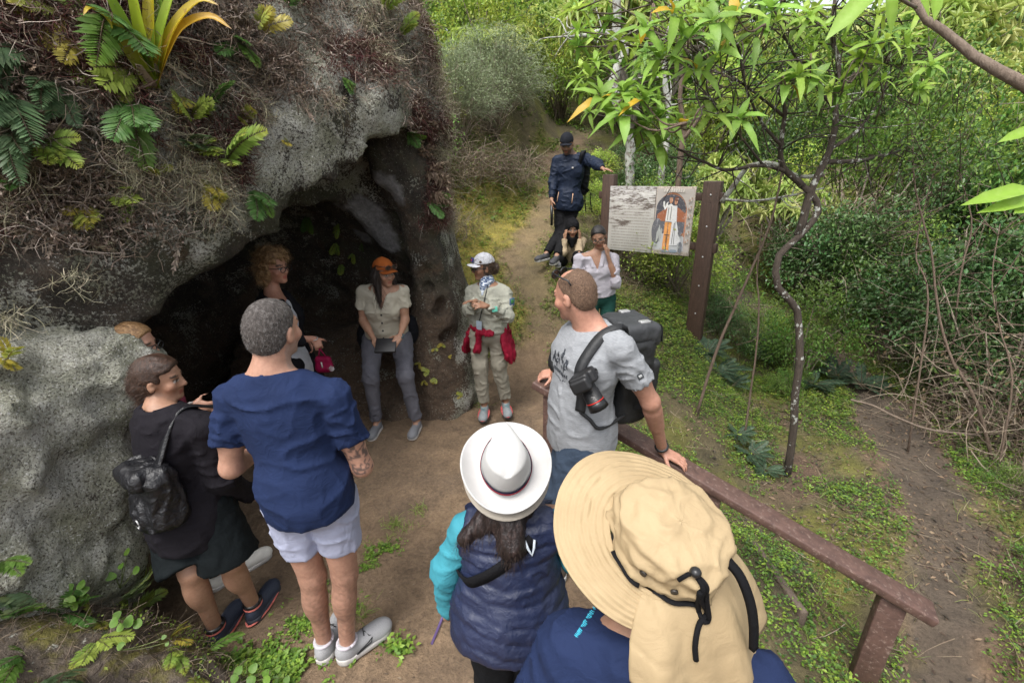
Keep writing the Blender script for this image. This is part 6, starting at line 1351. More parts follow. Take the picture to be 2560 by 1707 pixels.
# ---------------------------------------------------------------- woman in black with small rucksack
def black_woman():
    J = dict(head=P(400, 946, 1.76), neck=P(402, 1040, 1.70), shL=P(376, 1050, 1.86), shR=P(506, 1066, 1.68), elR=P(556, 1196, 1.68), wrR=P(632, 1238, 1.86), elL=P(420, 1165, 1.98), wrL=P(520, 1190, 2.06),
             pel=P(470, 1258, 1.70), hipL=P(428, 1275, 1.74), hipR=P(520, 1265, 1.69), knL=P(480, 1428, 1.60), knR=P(578, 1404, 1.66))
    feet(J, 'L', Pz(538, 1566, .095), (.05, 1), .16); feet(J, 'R', Pz(632, 1508, .095), (.08, 1), .16)
    pn = Per(J, (.50, .86, 0), (.97, .22, -.12), (0, 0, 1), .93, False, 1.0, 'olive', .90)
    pn.add_hand('R', (.8, .4, -.4), (.3, -.2, .9), (.5, .5, .4)); pn.add_hand('L', (.8, .3, 0), (0, 0, 1))
    person('person', 'person with brown tied-back hair in black sweater and shorts beside the boulder', pn, .009)
    M = fabric('black_knit', (.016, .014, .019), .2, 300); f, lo, hi = top_shirt(pn, .018, 1, (.068, .062), -.17, .075, .009, long=True, wide=.03, off=5, cuffr=.046)
    garment('sweater', pn, f, M, lo, hi, .010)
    f, lo, hi = trousers(pn, .012, .06, .92, (.118, .118), False, .007, 2, .02); garment('shorts', pn, f, fabric('black_shorts', (.010, .014, .016), .2), lo, hi, .010)
    Mh = hairmat('brown_hair', (.040, .019, .011), (.10, .052, .032), (100, 20, 60))
    def hf(p):
        q = qh(pn, p); d = cranium(q, .012); d = smin(d, cap(q, (0, -.075, -.03), (0, -.085, -.13), .055, .035), .03); d = smin(d, cap(q, (0, -.10, -.0), (0, -.125, -.06), .035, .028), .02)
        d = smax(d, plane(q, (0, .066, .058), (0, .82, -.57)), .01); d = smax(d, smin(plane(q, (0, .036, 0), (0, 1, .2)), .045-q[:, 2], .012), .01)
        er = np.minimum(*[np.linalg.norm(q-A(x*.088, .0, -.015), axis=1)-.026 for x in (-1, 1)]); d = smax(d, -er, .008)
        return (d+vnoise(q*A(1, .25, .5), 80, 2)*.004)*pn.hs
    ho = garment('hair', pn, hf, Mh, *headbox(pn, .26), .006); fuzz(ho, pn, 3000, .022, .0012, [(.05, .025, .015), (.075, .04, .025), (.025, .014, .01)], pn.H[1]*-1.2-pn.H[2]*.8, .02, .05)
    M3 = plain('navy_mesh', (.025, .032, .055), .7, .3, 200, .3); M4 = plain('coral_rubber', (.60, .16, .13), .6, .1)
    for k in 'LR':
        o, c, Mx, s = shoe(pn, k, M3, plain('navy_sole', (.03, .035, .05), .7, .2), .255); an = J['an'+k]
        MB().tube(ring(an+[0, 0, -.004], Mx[0], Mx[1], .040, .044), .006, 6).build('collar_piping', M4, o, True)
        MB().tube(ring(c+[0, 0, .014], Mx[0], Mx[1], .049, .138, 24), .005, 6).build('trim', M4, o, True)
        MB().tube(ring(an+[0, 0, .012], Mx[0], Mx[1], .034, .037), .014, 6).build('sock', M_black, pn.root, True)
    PEOPLE['black'] = pn
    # rucksack
    c = P(392, 1225, 1.56); bk = -pn.T[1]; up = pn.T[2]; rt = pn.T[0]; Mx = np.array([rt, bk, up])
    bp = empty('rucksack', c-up*.18, 'small shiny black drawstring rucksack on the back of the person in black', 'rucksack')
    def bf(p):
        d = box(p, c, (.118, .065, .145), Mx, .05); d = smin(d, ell(p, c-up*.09+bk*.02, (.12, .08, .09), Mx), .04)
        q = (p-c.astype(np.float32))@Mx.T.astype(np.float32); return d+fold(p, .012, (14, 14, 7), 4)-.006*np.sin(q[:, 0]*70)*smooth(.02, .14, q[:, 2])
    n = NB('shiny_nylon'); n.set((.006, .006, .008), .42, n.noise(30, 4, .6, .8), .7, .015)
    M_nyl = n.m; o = sdf_obj('bag', bf, c-.26, c+.26, .0085, M_nyl, bp)
    fl = sdf_obj('flap', lambda p: box(p, c+up*.105+bk*.025, (.09, .075, .045), Mx, .035)+fold(p, .006, (14, 14, 9), 9), c-.26, c+.26, .0085, M_nyl, bp)
    strap(pn, [c+up*.12-bk*.0+rt*.06, J['shR']-pn.T[0]*.06+up*.085*.93-pn.T[1]*.05, J['shR']-pn.T[0]*.07+up*.03+pn.T[1]*.10], .035, .008, M_nyl, bp, 'shoulder_strap', pn.T[1]*-.5+up)
    MB().tube([c+up*.125-rt*.03-bk*.03, c+up*.155-rt*.01-bk*.02, c+up*.155+rt*.02-bk*.02, c+up*.125+rt*.04-bk*.03], .006, 6).build('handle', M_nyl, bp, True)
    MB().tube(ring(c-up*.10+bk*.098+rt*.01, rt, up, .012, .02), .003, 6).build('buckle', bpy.data.materials['steel'], bp, True)
black_woman()
# ---------------------------------------------------------------- blonde woman half hidden by the boulder
def hidden_woman():
    J = dict(head=P(338, 862, 2.12), neck=P(352, 945, 2.08), shL=P(340, 965, 2.22), shR=P(395, 985, 2.0), elR=P(432, 1055, 1.98), wrR=P(480, 1014, 2.10), elL=P(400, 1040, 2.3), wrL=P(470, 1030, 2.26),
             pel=P(425, 1180, 2.05), hipL=P(405, 1190, 2.1), hipR=P(455, 1195, 2.0), knL=P(500, 1320, 2.05), knR=P(505, 1330, 1.98))
    feet(J, 'L', Pz(590, 1405, .095), (.6, .8), .16); feet(J, 'R', Pz(540, 1432, .095), (.5, .86), .16)
    pn = Per(J, (.9, .4, 0), (.97, .15, -.15), (0, 0, 1), .90, False, 1.0, 'fair', 1.0)
    pn.add_hand('R', (.9, .2, -.2), (.2, -.9, .3), (.4, .5, .4)); pn.add_hand('L', (.9, 0, .1), (0, .8, .4))
    person('person', 'blonde person in pink top half hidden behind the pale boulder', pn, .013)
    f, lo, hi = top_shirt(pn, .014, .8, (.066, .06), -.1, .03, .007); garment('top', pn, f, fabric('pink_cotton', (.28, .05, .09)), lo, hi, .011)
    f, lo, hi = trousers(pn, .012, .08, .97); garment('trousers', pn, f, fabric('dark_denim', (.022, .028, .042)), lo, hi, .011)
    Mh = hairmat('blonde_hair', (.27, .15, .065), (.50, .33, .17), (18, 80, 80)); hair_short(pn, Mh, .013, (.058, .06), -.11, side=.012)
    for k in 'LR': shoe(pn, k, plain('white_canvas', (.6, .58, .54), .85, .1), M_whitesole, .25)
    glasses(pn, M_black)
    MB().tube(ring(lerp(J['wrR'], J['elR'], .12), (.2, -.4, 1), (.3, .9, .2), .027, .03), .006, 6).build('wristband', M_whitesole, pn.root, True)
hidden_woman()
# ---------------------------------------------------------------- curly-haired woman inside the cave
def curly_woman():
    J = dict(head=P(684, 668, 3.42), neck=P(682, 738, 3.42), shL=P(700, 752, 3.58), shR=P(700, 770, 3.26), elR=P(728, 850, 3.20), wrR=P(785, 846, 3.30), elL=P(730, 850, 3.62), wrL=P(765, 850, 3.5),
             pel=P(722, 905, 3.42), hipL=P(722, 910, 3.5), hipR=P(722, 915, 3.34), knL=P(740, 1010, 3.45), knR=P(738, 1015, 3.35))
    feet(J, 'L', Pz(745, 1075, .09), (.95, -.2), .15); feet(J, 'R', Pz(735, 1090, .09), (.95, -.3), .15)
    pn = Per(J, (.93, -.36, 0), (.96, -.25, -.05), (0, 0, 1), .96, False, 1.12, 'pink', 1.06)
    pn.add_hand('R', (.4, -.1, -.9), (.6, -.7, 0), (.8, .8, .6)); pn.add_hand('L', (.5, -.2, -.8), (.6, .6, 0))
    person('person', 'person with curly blonde hair and glasses standing inside the cave', pn, .012)
    f, lo, hi = top_shirt(pn, .012, .2, (.07, .068), -.14, -.02, .006, wide=.02); garment('top', pn, f, fabric('white_cotton', (.62, .64, .70)), lo, hi, .011)
    fo, lo, hi = top_shirt(pn, .026, 1, (.074, .066), -.30, .02, .010, long=True, wide=.05, cuffr=.05)
    T = pn.T; b0 = J['neck']
    def card(p):
        q = (p-b0.astype(np.float32))@T.T.astype(np.float32); return smax(fo(p), -smax(np.abs(q[:, 0]-.01)-.055+.22*np.minimum(q[:, 2]+.12, 0)*.4, -q[:, 1], .01), .012)
    garment('cardigan', pn, card, fabric('black_cardigan', (.012, .012, .016), .2), lo-.1, hi+.1, .011)
    f, lo, hi = trousers(pn, .012, .08, .97, (.115, .09, .075)); garment('trousers', pn, f, fabric('black_trousers', (.012, .012, .015)), lo, hi, .012)
    def hf(p):
        q = qh(pn, p); d = cranium(q, .026); d = smin(d, ell(q, (0, -.045, -.055), (.098, .075, .10)), .04); d = smin(d, ell(q, (0, -.01, .09), (.085, .09, .055)), .03)
        d = smax(d, plane(q, (0, .062, .035), (0, .85, -.5)), .015); d = smax(d, smin(plane(q, (0, .022, 0), (0, 1, 0)), .05-q[:, 2], .01), .012)
        return (d+vnoise(q, 30, 2)*.020+vnoise(q, 62, 5)*.010)*pn.hs
    garment('hair', pn, hf, hairmat('curly_blonde', (.22, .125, .055), (.46, .31, .16), (40, 40, 40), .5), *headbox(pn, .25), .0065); fuzz(COL.objects[-1] if False else [o for o in pn.root.children if o.name.startswith('hair')][0], pn, 2500, .06, .002, [(.26, .15, .07), (.42, .28, .14), (.16, .09, .04)], (0, 0, -.4), .8, .9, 5)
    glasses(pn, M_black)
    for k in 'LR': shoe(pn, k, plain('black_leather', (.012, .012, .013), .5), M_black, .25)
    MB().tube(ring(J['wrR'], (1, 0, 0), (0, .8, .3), .028, .028), .004, 6).build('bracelet', bpy.data.materials['steel'], pn.root, True)
    # crimson pouch hanging from her hand
    hd = pn.J['handR']; c = hd+np.array([.015, -.01, -.135]); ba = empty('pouch', c-[0, 0, .07], 'small crimson pouch with a clear bottle clipped to it, hanging from a hand', 'pouch')
    M = fabric('crimson_nylon', (.30, .008, .06), .15, 300, .5)
    sdf_obj('bag', lambda p: smin(box(p, c, (.062, .03, .062), None, .025), ell(p, c-[0, 0, .035], (.065, .036, .04)), .03)+fold(p, .004), c-.13, c+.13, .007, M, ba)
    MB().tube([hd+[0, 0, -.01], c+[-.03, 0, .055]], .005, 6).tube([hd+[0, 0, -.01], c+[.03, 0, .055]], .005, 6).build('cord', M, ba, True)
    MB().tube([c+[.055, -.03, -.02], c+[.075, -.035, -.035], c+[.085, -.035, -.045]], [.018, .022, .014], 10).build('bottle', glassmat('clear_plastic', (.6, .6, .6), .35), ba, True)
    t = MB(); t.box(c+[0, -.038, .0], (.006, .001, .028)); t.build('label_stripe', M_whitesole, ba)
curly_woman()
# ---------------------------------------------------------------- woman with orange cap on the ledge
def orange_woman():
    J = dict(head=P(960, 682, 3.70), neck=P(956, 728, 3.72), shL=P(1004, 726, 3.74), shR=P(908, 730, 3.74), elL=P(1013, 798, 3.70), elR=P(908, 802, 3.70), wrL=P(1000, 840, 3.52), wrR=P(936, 850, 3.52),
             pel=P(968, 832, 3.84), hipL=P(1004, 846, 3.82), hipR=P(932, 850, 3.82), knL=P(1014, 940, 3.56), knR=P(926, 944, 3.56))
    feet(J, 'L', P(1040, 1042, 3.60), (-.10, -1), .16, 0.0); feet(J, 'R', P(940, 1040, 3.60), (-.10, -1), .16, 0.0)
    J['anL'][2] = J['anR'][2] = .10
    pn = Per(J, (.06, -1, .0), (.72, -.66, -.10), (0, 0, 1), .93, False, 1.06, 'olive', .98)
    pn.add_hand('L', (-.45, -.75, -.5), (.3, -.5, .8), (.25, .3, .25)); pn.add_hand('R', (.55, -.7, -.5), (-.2, -.5, .8), (.25, .3, .25))
    person('person', 'person in rust orange cap and cream shirt perched on the cave ledge', pn, .009)
    M = fabric('cream_linen', (.56, .52, .42), .06, 350)
    f0, lo, hi = top_shirt(pn, .014, .60, (.066, .066), -.04, .03, .008, wide=.006); T = pn.T; b0 = J['neck']
    def f(p):
        q = (p-b0.astype(np.float32))@T.T.astype(np.float32); d = smax(f0(p), -smax(np.abs(q[:, 0])-.022-.36*(q[:, 2]+.05), .02-q[:, 1], .01), .006)
        for x in (-1, 1): d = smin(d, cap(p, b0+T[0]*x*.07+T[1]*.015+T[2]*.035, b0+T[0]*x*.055+T[1]*.105-T[2]*.045, .018, .013), .008)
        return d
    o = garment('shirt', pn, f, M, lo, hi, .009)
    for t in (.66, .48, .30, .14):
        c = lerp(J['pel'], J['neck'], t); lo_, hi_ = 0.0, .3
        for _ in range(18):
            m = (lo_+hi_)/2; lo_, hi_ = (m, hi_) if f(np.array([c+T[1]*m], np.float32))[0] < 0 else (lo_, m)
        MB().tube([c+T[1]*(lo_-.002), c+T[1]*(lo_+.005)], .008, 8).build('button', M_black, o)
    f, lo, hi = trousers(pn, .010, .05, .96, (.100, .074, .058), True, .009, 4); garment('trousers', pn, f, fabric('grey_twill', (.165, .165, .195), .12, 400), lo, hi, .0095)
    Mh = hairmat('black_brown_hair', (.016, .010, .008), (.055, .034, .026), (60, 60, 10))
    def hf(p):
        q = qh(pn, p); d = cranium(q, .012); d = smax(d, plane(q, (0, .055, .05), (0, .85, -.5)), .01); d = smax(d, smin(plane(q, (0, .03, 0), (0, 1, 0)), .05-q[:, 2], .01), .012)
        for x in (-1, 1): d = smin(d, cap(q, (x*.078, .0, -.02), (x*.085, .035, -.24), .034, .020), .03)
        d = smin(d, cap(q, (0, -.08, -.02), (0, -.07, -.2), .06, .045), .03)
        return (d+vnoise(q*A(1, 1, .25), 55, 2)*.008)*pn.hs
    ho = garment('hair', pn, hf, Mh, *headbox(pn, .30), .0075); fuzz(ho, pn, 2500, .09, .002, [(.012, .008, .007), (.035, .022, .017)], (0, 0, -1.2), .25, .15, 4)
    M5 = fabric('rust_cotton', (.46, .125, .028), .1, 300); o, loc = capcap(pn, M5, None, .05, z0=.042, brim=.090)
    tail = MB(); tail.tube([HP(pn, (-.02, -.12, .05)), HP(pn, (-.025, -.155, .038))], [.014, .010], 8).build('strap_tail', M5, o)
    glasses(pn, plain('tortoise', (.05, .02, .012), .3), (0, .012, .082), .0, M_lens, 'sunglasses', .0035, 1.0, .006)
    for k in 'LR': shoe(pn, k, plain('grey_runner', (.15, .155, .17), .8, .2, 200), M_whitesole, .25)
    MB().tube(ring(J['wrL'], (1, 0, 0), (0, .7, .5), .027, .027), .009, 8).build('watch', plain('dark_teal', (.03, .06, .07), .4), pn.root, True)
    MB().tube(ring(J['wrR'], (1, 0, 0), (0, .7, .5), .026, .026), .005, 8).build('bracelet', M_black, pn.root, True)
    c = (pn.J['handL']+pn.J['handR'])/2+[0, -.02, .0]; nb = bevel_box('notebook', c, (.085, .012, .065), frame((0, -.6, .8), (0, .8, .6)), plain('black_cover', (.012, .012, .014), .5), None, .004)
    tag(nb, 'dark slim notebook held in the lap of the person in orange cap', 'notebook')
    def jk(p): return smin(ell(p, J['pel']+[-.20, .06, -.06], (.09, .10, .15)), ell(p, J['pel']+[.21, .08, .0], (.06, .10, .13)), .05)+fold(p, .012, (9, 9, 9), 3)
    j = sdf_obj('jacket', lambda p: smin(jk(p), cap(p, J['pel']+[-.2, .16, -.04], J['pel']+[.2, .16, 0], .06), .05), J['pel']-.45, J['pel']+.45, .012, fabric('black_fleece', (.012, .013, .018)))
    tag(j, 'black jacket bunched on the ledge behind the person in orange cap', 'jacket')
orange_woman()
# ---------------------------------------------------------------- guide with red jacket round the waist
def guide():
    J = dict(head=P(1208, 668, 3.90), neck=P(1220, 716, 3.92), shL=P(1264, 732, 3.86), shR=P(1180, 728, 3.98), elL=P(1268, 790, 3.74), elR=P(1172, 776, 3.92), wrL=P(1216, 764, 3.58), wrR=P(1190, 752, 3.66),
             pel=P(1222, 828, 3.92), hipL=P(1246, 838, 3.90), hipR=P(1198, 838, 3.94), knL=P(1247, 908, 3.86), knR=P(1200, 914, 3.84))
    feet(J, 'L', P(1264, 1003, 3.92), (.12, -1), .15, 0.0); feet(J, 'R', P(1211, 1014, 3.86), (-.06, -1), .15, 0.0)
    J['anL'][2] = J['anR'][2] = .095
    pn = Per(J, (-.45, -.89, 0), (-.93, -.36, -.08), (0, 0, 1), .88, False, 1.08, 'tan', 1.02)
    pn.add_hand('L', (-.85, -.35, .15), (0, -.6, .8), (.15, .25, .2), .5); pn.add_hand('R', (-.8, -.5, .1), (0, .3, .9), (.2, .25, .2), .5)
    person('person', 'person in white cap, khaki uniform and red jacket tied round the waist', pn, .009)
    M = fabric('khaki_shirt', (.45, .45, .38), .07, 350)
    f, lo, hi = top_shirt(pn, .013, 1, (.068, .060), .02, .03, .010, long=True, wide=.0, cuffr=.044); o = garment('shirt', pn, f, M, lo, hi, .009)
    T = pn.T
    def on(fn, c, d, t1=.4):
        a, b = 0.0, t1
        for _ in range(18):
            m = (a+b)/2; a, b = (m, b) if fn(np.array([c+d*m], np.float32))[0] < 0 else (a, m)
        return c+d*(a+.002)
    bt = MB()
    for sx, z in ((-.07, .62), (.07, .62)):
        q = on(f, lerp(J['pel'], J['neck'], z)+T[0]*sx*.9, T[1]); bevel_box('pocket', q, (.042, .004, .045), T, M, o, .002)
    c = on(f, J['shL']+(J['elL']-J['shL'])*.35, nrm(np.array([.75, -.66, 0])))
    Mpt = np.array([nrm([.66, .75, 0]), nrm([.75, -.66, 0]), [0, 0, 1.0]])
    bevel_box('sleeve_patch', c, (.030, .003, .036), Mpt, plain('patch_blue', (.06, .11, .20), .8), o, .002); bevel_box('patch_crest', c+Mpt[1]*.003+[0, 0, .008], (.018, .003, .016), Mpt, plain('patch_green', (.05, .20, .07), .8), o, .002)
    c = on(f, lerp(J['elL'], J['wrL'], .7), nrm(np.array([.35, -.9, .2]))); bevel_box('cuff_patch', c, (.024, .003, .022), frame((.35, -.9, .2), (0, 0, 1)), plain('patch_teal', (.10, .42, .32), .8), o, .002)
    f, lo, hi = trousers(pn, .012, .09, .90, (.102, .080, .064), True, .010, 8); garment('trousers', pn, f, fabric('khaki_trousers', (.36, .335, .27), .08, 350), lo, hi, .009)
    # red jacket tied at the waist
    a = J['pel']
    def jk(p):
        d = ell(p, a+T[2]*.055, A(.182, .160, .050), T)
        d = smin(d, ell(p, a+T[1]*.155+T[0]*.005+T[2]*.045, A(.045, .035, .04), T), .02)
        d = smin(d, cap(p, a+T[1]*.160+T[0]*.01+T[2]*.03, a+T[1]*.170+T[0]*.03-T[2]*.13, .026, .034), .02)
        d = smin(d, cap(p, a+T[1]*.155-T[0]*.02+T[2]*.04, a+T[1]*.13-T[0]*.10+T[2]*.03, .03, .03), .02)
        for sx, fw in ((-1, .02), (1, .0)):
            q0 = a+T[0]*sx*.155+T[2]*.04; q1 = q0+T[0]*sx*.085-T[2]*.27+T[1]*fw
            d = smin(d, ell(p, lerp(q0, q1, .55), A(.042, .10, .16), np.array([nrm(T[0]-nrm(q0-q1)*np.dot(T[0], nrm(q0-q1))), T[1], nrm(q0-q1)])), .04)
        d = smin(d, ell(p, a-T[1]*.14-T[2]*.09, A(.17, .035, .18), T), .04)
        return d+fold(p, .016, (14, 14, 6), 6)
    garment('tied_jacket', pn, jk, fabric('red_shell', (.31, .010, .035), .2, 200, .6), a-.36, a+.32, .008)
    Mh = hairmat('dark_curly', (.03, .016, .010), (.16, .09, .05), (40, 40, 40))
    def hf(p):
        q = qh(pn, p); d = cranium(q, .008); d = smax(d, smin(plane(q, (0, .02, 0), (0, 1, 0)), .06-q[:, 2], .01), .01); d = smax(d, -.07-q[:, 2], .01)
        d = smin(d, ell(q, (0, -.115, -.035), (.05, .045, .055)), .02); return (d+vnoise(q, 45, 2)*.012)*pn.hs
    ho = garment('hair', pn, hf, Mh, *headbox(pn, .26), .007); fuzz(ho, pn, 1200, .04, .002, [(.03, .016, .010), (.10, .055, .03)], (0, 0, -.3), .9, .8, 4)
    Mw = fabric('white_cap', (.70, .71, .76), .05, 300); o, loc = capcap(pn, Mw, None, .05, z0=.044, brim=.085)
    q = HP(pn, (0, .100, .088)); bevel_box('cap_badge', q, (.030, .005, .019), np.array([pn.H[0], nrm(pn.H[1]+.5*pn.H[2]), nrm(pn.H[2]-.5*pn.H[1])]), plain('badge_navy', (.03, .04, .14), .7), o, .002)
    bevel_box('badge_stripe', HP(pn, (.004, .105, .086)), (.014, .003, .006), np.array([pn.H[0], nrm(pn.H[1]+.5*pn.H[2]), nrm(pn.H[2]-.5*pn.H[1])]), plain('badge_red', (.45, .03, .04), .7), o, .001)
    glasses(pn, M_black, lens=glassmat('tinted_lens', (.05, .03, .02), .5))
    def scf(p):
        b = J['neck']; d = cap(p, b+T[2]*.03, b+T[2]*.06+T[1]*.02, .068, .064); d = smin(d, cap(p, b+T[1]*.06+T[2]*.02, b+T[1]*.095-T[2]*.05, .045, .02), .02); return d+fold(p, .008, (25, 25, 25), 2)
    n = NB('patterned_scarf'); n.set(n.ramp(n.noise(2.0, 3, .6, 1.0, n.scale(14, 14, 40)), (.45, (.05, .08, .16)), (.5, (.12, .19, .33)), (.55, (.62, .66, .70))), .85)
    garment('neck_scarf', pn, scf, n.m, J['neck']-.18, J['neck']+.2, .007)
    ly = MB(); ly.tube(spline([on(f, J['neck'], T[1])*0+J['neck']+T[0]*-.04+T[1]*.06+T[2]*.05, J['neck']-T[0]*.035+T[1]*.15-T[2]*.12, J['neck']+T[0]*.0+T[1]*.165-T[2]*.27], 14), .0045, 6)
    o = ly.build('lanyard', M_black, pn.root, True); bevel_box('name_card', J['neck']+T[1]*.172-T[2]*.31, (.027, .003, .04), T, plain('card', (.35, .42, .50), .4), o, .001)
    Ms = plain('coral_grey_mesh', (.20, .22, .23), .8, .25, 120); Mr = plain('coral', (.52, .10, .10), .7)
    for k in 'LR':
        o, c, Mx, s = shoe(pn, k, Ms, plain('dark_tread', (.05, .05, .05), .8), .25)
        MB().tube(ring(c+[0, 0, .030], Mx[0], Mx[1], .046, .124, 24), .012, 6).build('rand', Mr, o, True)
        lc = MB(); pts = []
        for j in range(6): pts.append(c+Mx[1]*(.0+.015*j)+Mx[0]*(.018 if j % 2 else -.018)+[0, 0, .094-.006*j])
        lc.tube(pts, .004, 5).build('laces', plain('teal_lace', (.10, .25, .28), .8) if 'teal_lace' not in bpy.data.materials else bpy.data.materials['teal_lace'], o, True)
guide()
# ---------------------------------------------------------------- man in grey T-shirt with camera, leaning on the rail
def grey_man():
    hn = RA+(RB-RA)*(np.dot(rail_at(1694, 1150)-RA, RU)/ml)-RN*np.sign(RN[1])*.03+np.array([0, 0, .012]); hf_ = RA+RU*.02+np.array([0, 0, .02])
    J = dict(head=P(1436, 738, 2.10), neck=P(1474, 822, 2.09), shL=P(1552, 868, 1.94), shR=P(1432, 836, 2.27), elL=P(1626, 1004, 1.96), elR=P(1398, 935, 2.46), wrL=hn+np.array([-.075, .03, .052]), wrR=hf_+np.array([.10, -.02, .04]),
             pel=P(1452, 1090, 2.10), hipL=P(1462, 1110, 2.01), hipR=P(1446, 1100, 2.19), knL=P(1400, 1290, 1.96), knR=P(1400, 1275, 2.12))
    J['knL'][2] = max(J['knL'][2], .46); J['knR'][2] = max(J['knR'][2], .46)
    feet(J, 'L', (J['knL'][0]-.02, 1.95, .095), (-.95, -.3), .18, 0.0); feet(J, 'R', (J['knR'][0]-.02, 2.14, .095), (-.95, .1), .18, 0.0)
    pn = Per(J, (-.93, -.36, .05), (-.74, .65, -.22), (0, 0, 1), 1.02, True, 1.10, 'pink', .99, .02)
    pn.add_hand('L', (.80, -.48, -.28), (.2, -.15, 1), (.10, .45, .5), .25); pn.add_hand('R', (-.85, .15, -.25), (-.1, -.2, 1), (.5, .9, .7), .1)
    pn.stub = ((.30, .17, .12), .45)
    person('person', 'person with thinning hair in grey T-shirt leaning back on the handrail', pn, .0085)
    n = NB('heather_grey'); v = n.noise(3.0, 4, .7, 0, n.scale(14, 14, 160)); b = n.ramp(v, (.3, (.19, .20, .215)), (.7, (.31, .32, .335)))
    M = n.set(b, .9, n.noise(24, 3, .5, .8), .5, .008, Specular_IOR_Level=.15)
    f, lo, hi = top_shirt(pn, .018, .60, (.074, .076), -.045, .025, .008, wide=.0, ff=(5, 5, 8)); o = garment('t_shirt', pn, f, M, lo, hi, .0085)
    T = pn.T
    # mountain print, traced onto the cloth in small pieces
    def hit(c, d):
        a, b = 0.0, .35
        for _ in range(16):
            m = (a+b)/2; a, b = (m, b) if f(np.array([c+d*m], np.float32))[0] < 0 else (a, m)
        return c+d*(a+.0015)
    pm2 = MB(); rr = random.Random(4)
    base = lerp(J['pel'], J['neck'], .72)
    def bar(x, z, w, hh):
        V = [hit(base+T[0]*(x+a)+T[2]*(z+b_), T[1]) for a, b_ in ((-w, -hh), (w, -hh), (w, hh), (-w, hh))]; pm2.add(V, np.array([[0, 1, 2, 3]]))
    for pk, hgt in ((-.06, .05), (-.02, .085), (.025, .06), (.06, .04)):
        for j in range(9):
            t = j/8; bar(pk+rr.uniform(-.02, .02)*(t+.15), hgt*(1-t)+rr.uniform(-.01, .01), .0035+.003*rr.random(), .010)
    for j in range(12): bar(-.065+.012*j, -.035, .004, .008+.003*rr.random())
    for j in range(9): bar(-.05+.012*j, -.065, .003, .004)
    pm2.build('chest_print', plain('print_ink', (.03, .035, .045), .8), o); o.children[0]['kind'] = 'stuff'
    c0 = J['shL']+(J['elL']-J['shL'])*.42; d0 = nrm([.15, -1, .1]); a_, b_ = 0, .2
    for _ in range(16):
        m_ = (a_+b_)/2; a_, b_ = (m_, b_) if f(np.array([c0+d0*m_], np.float32))[0] < 0 else (a_, m_)
    Mb = frame(d0, J['shL']-J['elL']); bevel_box('sleeve_badge', c0+d0*a_, (.014, .003, .015), Mb, plain('badge_ink', (.04, .045, .05), .8), o, .001); bevel_box('badge_mark', c0+d0*(a_+.002), (.008, .003, .006), Mb, plain('badge_pale', (.35, .36, .36), .8), o, .001)
    f2, lo, hi = trousers(pn, .012, .09, .95, (.112, .10), False, .008, 9, .02); garment('shorts', pn, f2, fabric('slate_denim', (.052, .075, .115), .18, 500), lo, hi, .010)
    for k in 'LR': shoe(pn, k, plain('brown_boot', (.08, .06, .045), .7), M_gsole, .29)
    Mh = hairmat('thin_brown_hair', (.13, .075, .045), (.22, .14, .09), (90, 90, 90), .75)
    ho = hair_short(pn, Mh, .0045, (.045, .070), -.092, bald=(0, .035, .125, .058)); fuzz(ho, pn, 4500, .008, .0010, [(.15, .085, .05), (.24, .15, .095), (.10, .055, .032)], pn.H[2]*-.5-pn.H[1]*.2, .7)
    glasses(pn, M_black, (0, -.038, .080), .35, M_lens, 'sunglasses', .0042, 1.0, .004)
    wr = J['wrL']+(J['elL']-J['wrL'])*.10; ax = nrm(J['elL']-J['wrL']); s1 = nrm(np.cross(ax, [0, 0, 1])); s2 = np.cross(ax, s1)
    o = MB().tube(ring(wr, s1, s2, .030, .030), .010, 8).build('watch', M_black, pn.root, True); MB().tube([wr+s2*-.03*np.sign(s2[2])*-1, wr+s2*np.sign(s2[2])*.044], .017, 12).build('watch_face', M_black, o, True)
    # backpack
    bk = -T[1]; up = T[2]; rt = T[0]; c = lerp(J['pel'], J['neck'], .56)+bk*.235+up*.03
    Mx = np.array([rt, bk, up]); bp = empty('backpack', c-up*.27, 'large black roll-top backpack with grey lid worn by the person in grey', 'backpack')
    n = NB('black_canvas'); n.set(n.ramp(n.noise(12, 4), (.3, (.010, .011, .012)), (.7, (.020, .021, .023))), .6, n.noise(25, 4, .6, .5), .4, .01); Mc = n.m
    n = NB('grey_canvas'); n.set(n.ramp(n.noise(12, 4), (.3, (.026, .028, .031)), (.7, (.042, .044, .048))), .6, n.noise(22, 4, .6, .5), .4, .01); Mg = n.m
    sdf_obj('main_bag', lambda p: box(p, c-up*.04, (.130, .098, .25), Mx, .05)+fold(p, .006, (9, 9, 14), 5), c-.42, c+.42, .010, Mc, bp)
    lid = sdf_obj('lid', lambda p: smin(box(p, c+up*.225-bk*.005, (.126, .112, .050), Mx, .035), box(p, c+up*.19+bk*.09, (.115, .036, .055), Mx, .03), .03)+fold(p, .006, (12, 12, 12), 2), c-.3, c+.42, .009, Mg, bp)
    for sx in (-.085, .085):
        q = c+up*.277+bk*.02+rt*sx; bevel_box('buckle', q, (.016, .028, .006), Mx, bpy.data.materials['steel'], lid, .003)
        strap(pn, [q+bk*.02, q+bk*.10-up*.03, q+bk*.12-up*.12], .022, .004, Mc, lid, 'lid_strap', bk+up)
    sdf_obj('front_pocket', lambda p: box(p, c-up*.08+bk*.11, (.12, .03, .15), Mx, .025)+fold(p, .004), c-.42, c+.42, .010, Mc, bp)
    sh = J['shL']; nrmS = nrm(-T[0]*.75+T[2]*.6)
    def surf(cc, d): return hit(cc, d)
    pts = [c+up*.20-rt*.08-bk*.09, sh+T[2]*.07-T[1]*.03+T[0]*.045, sh+T[2]*.045+T[1]*.075+T[0]*.05]
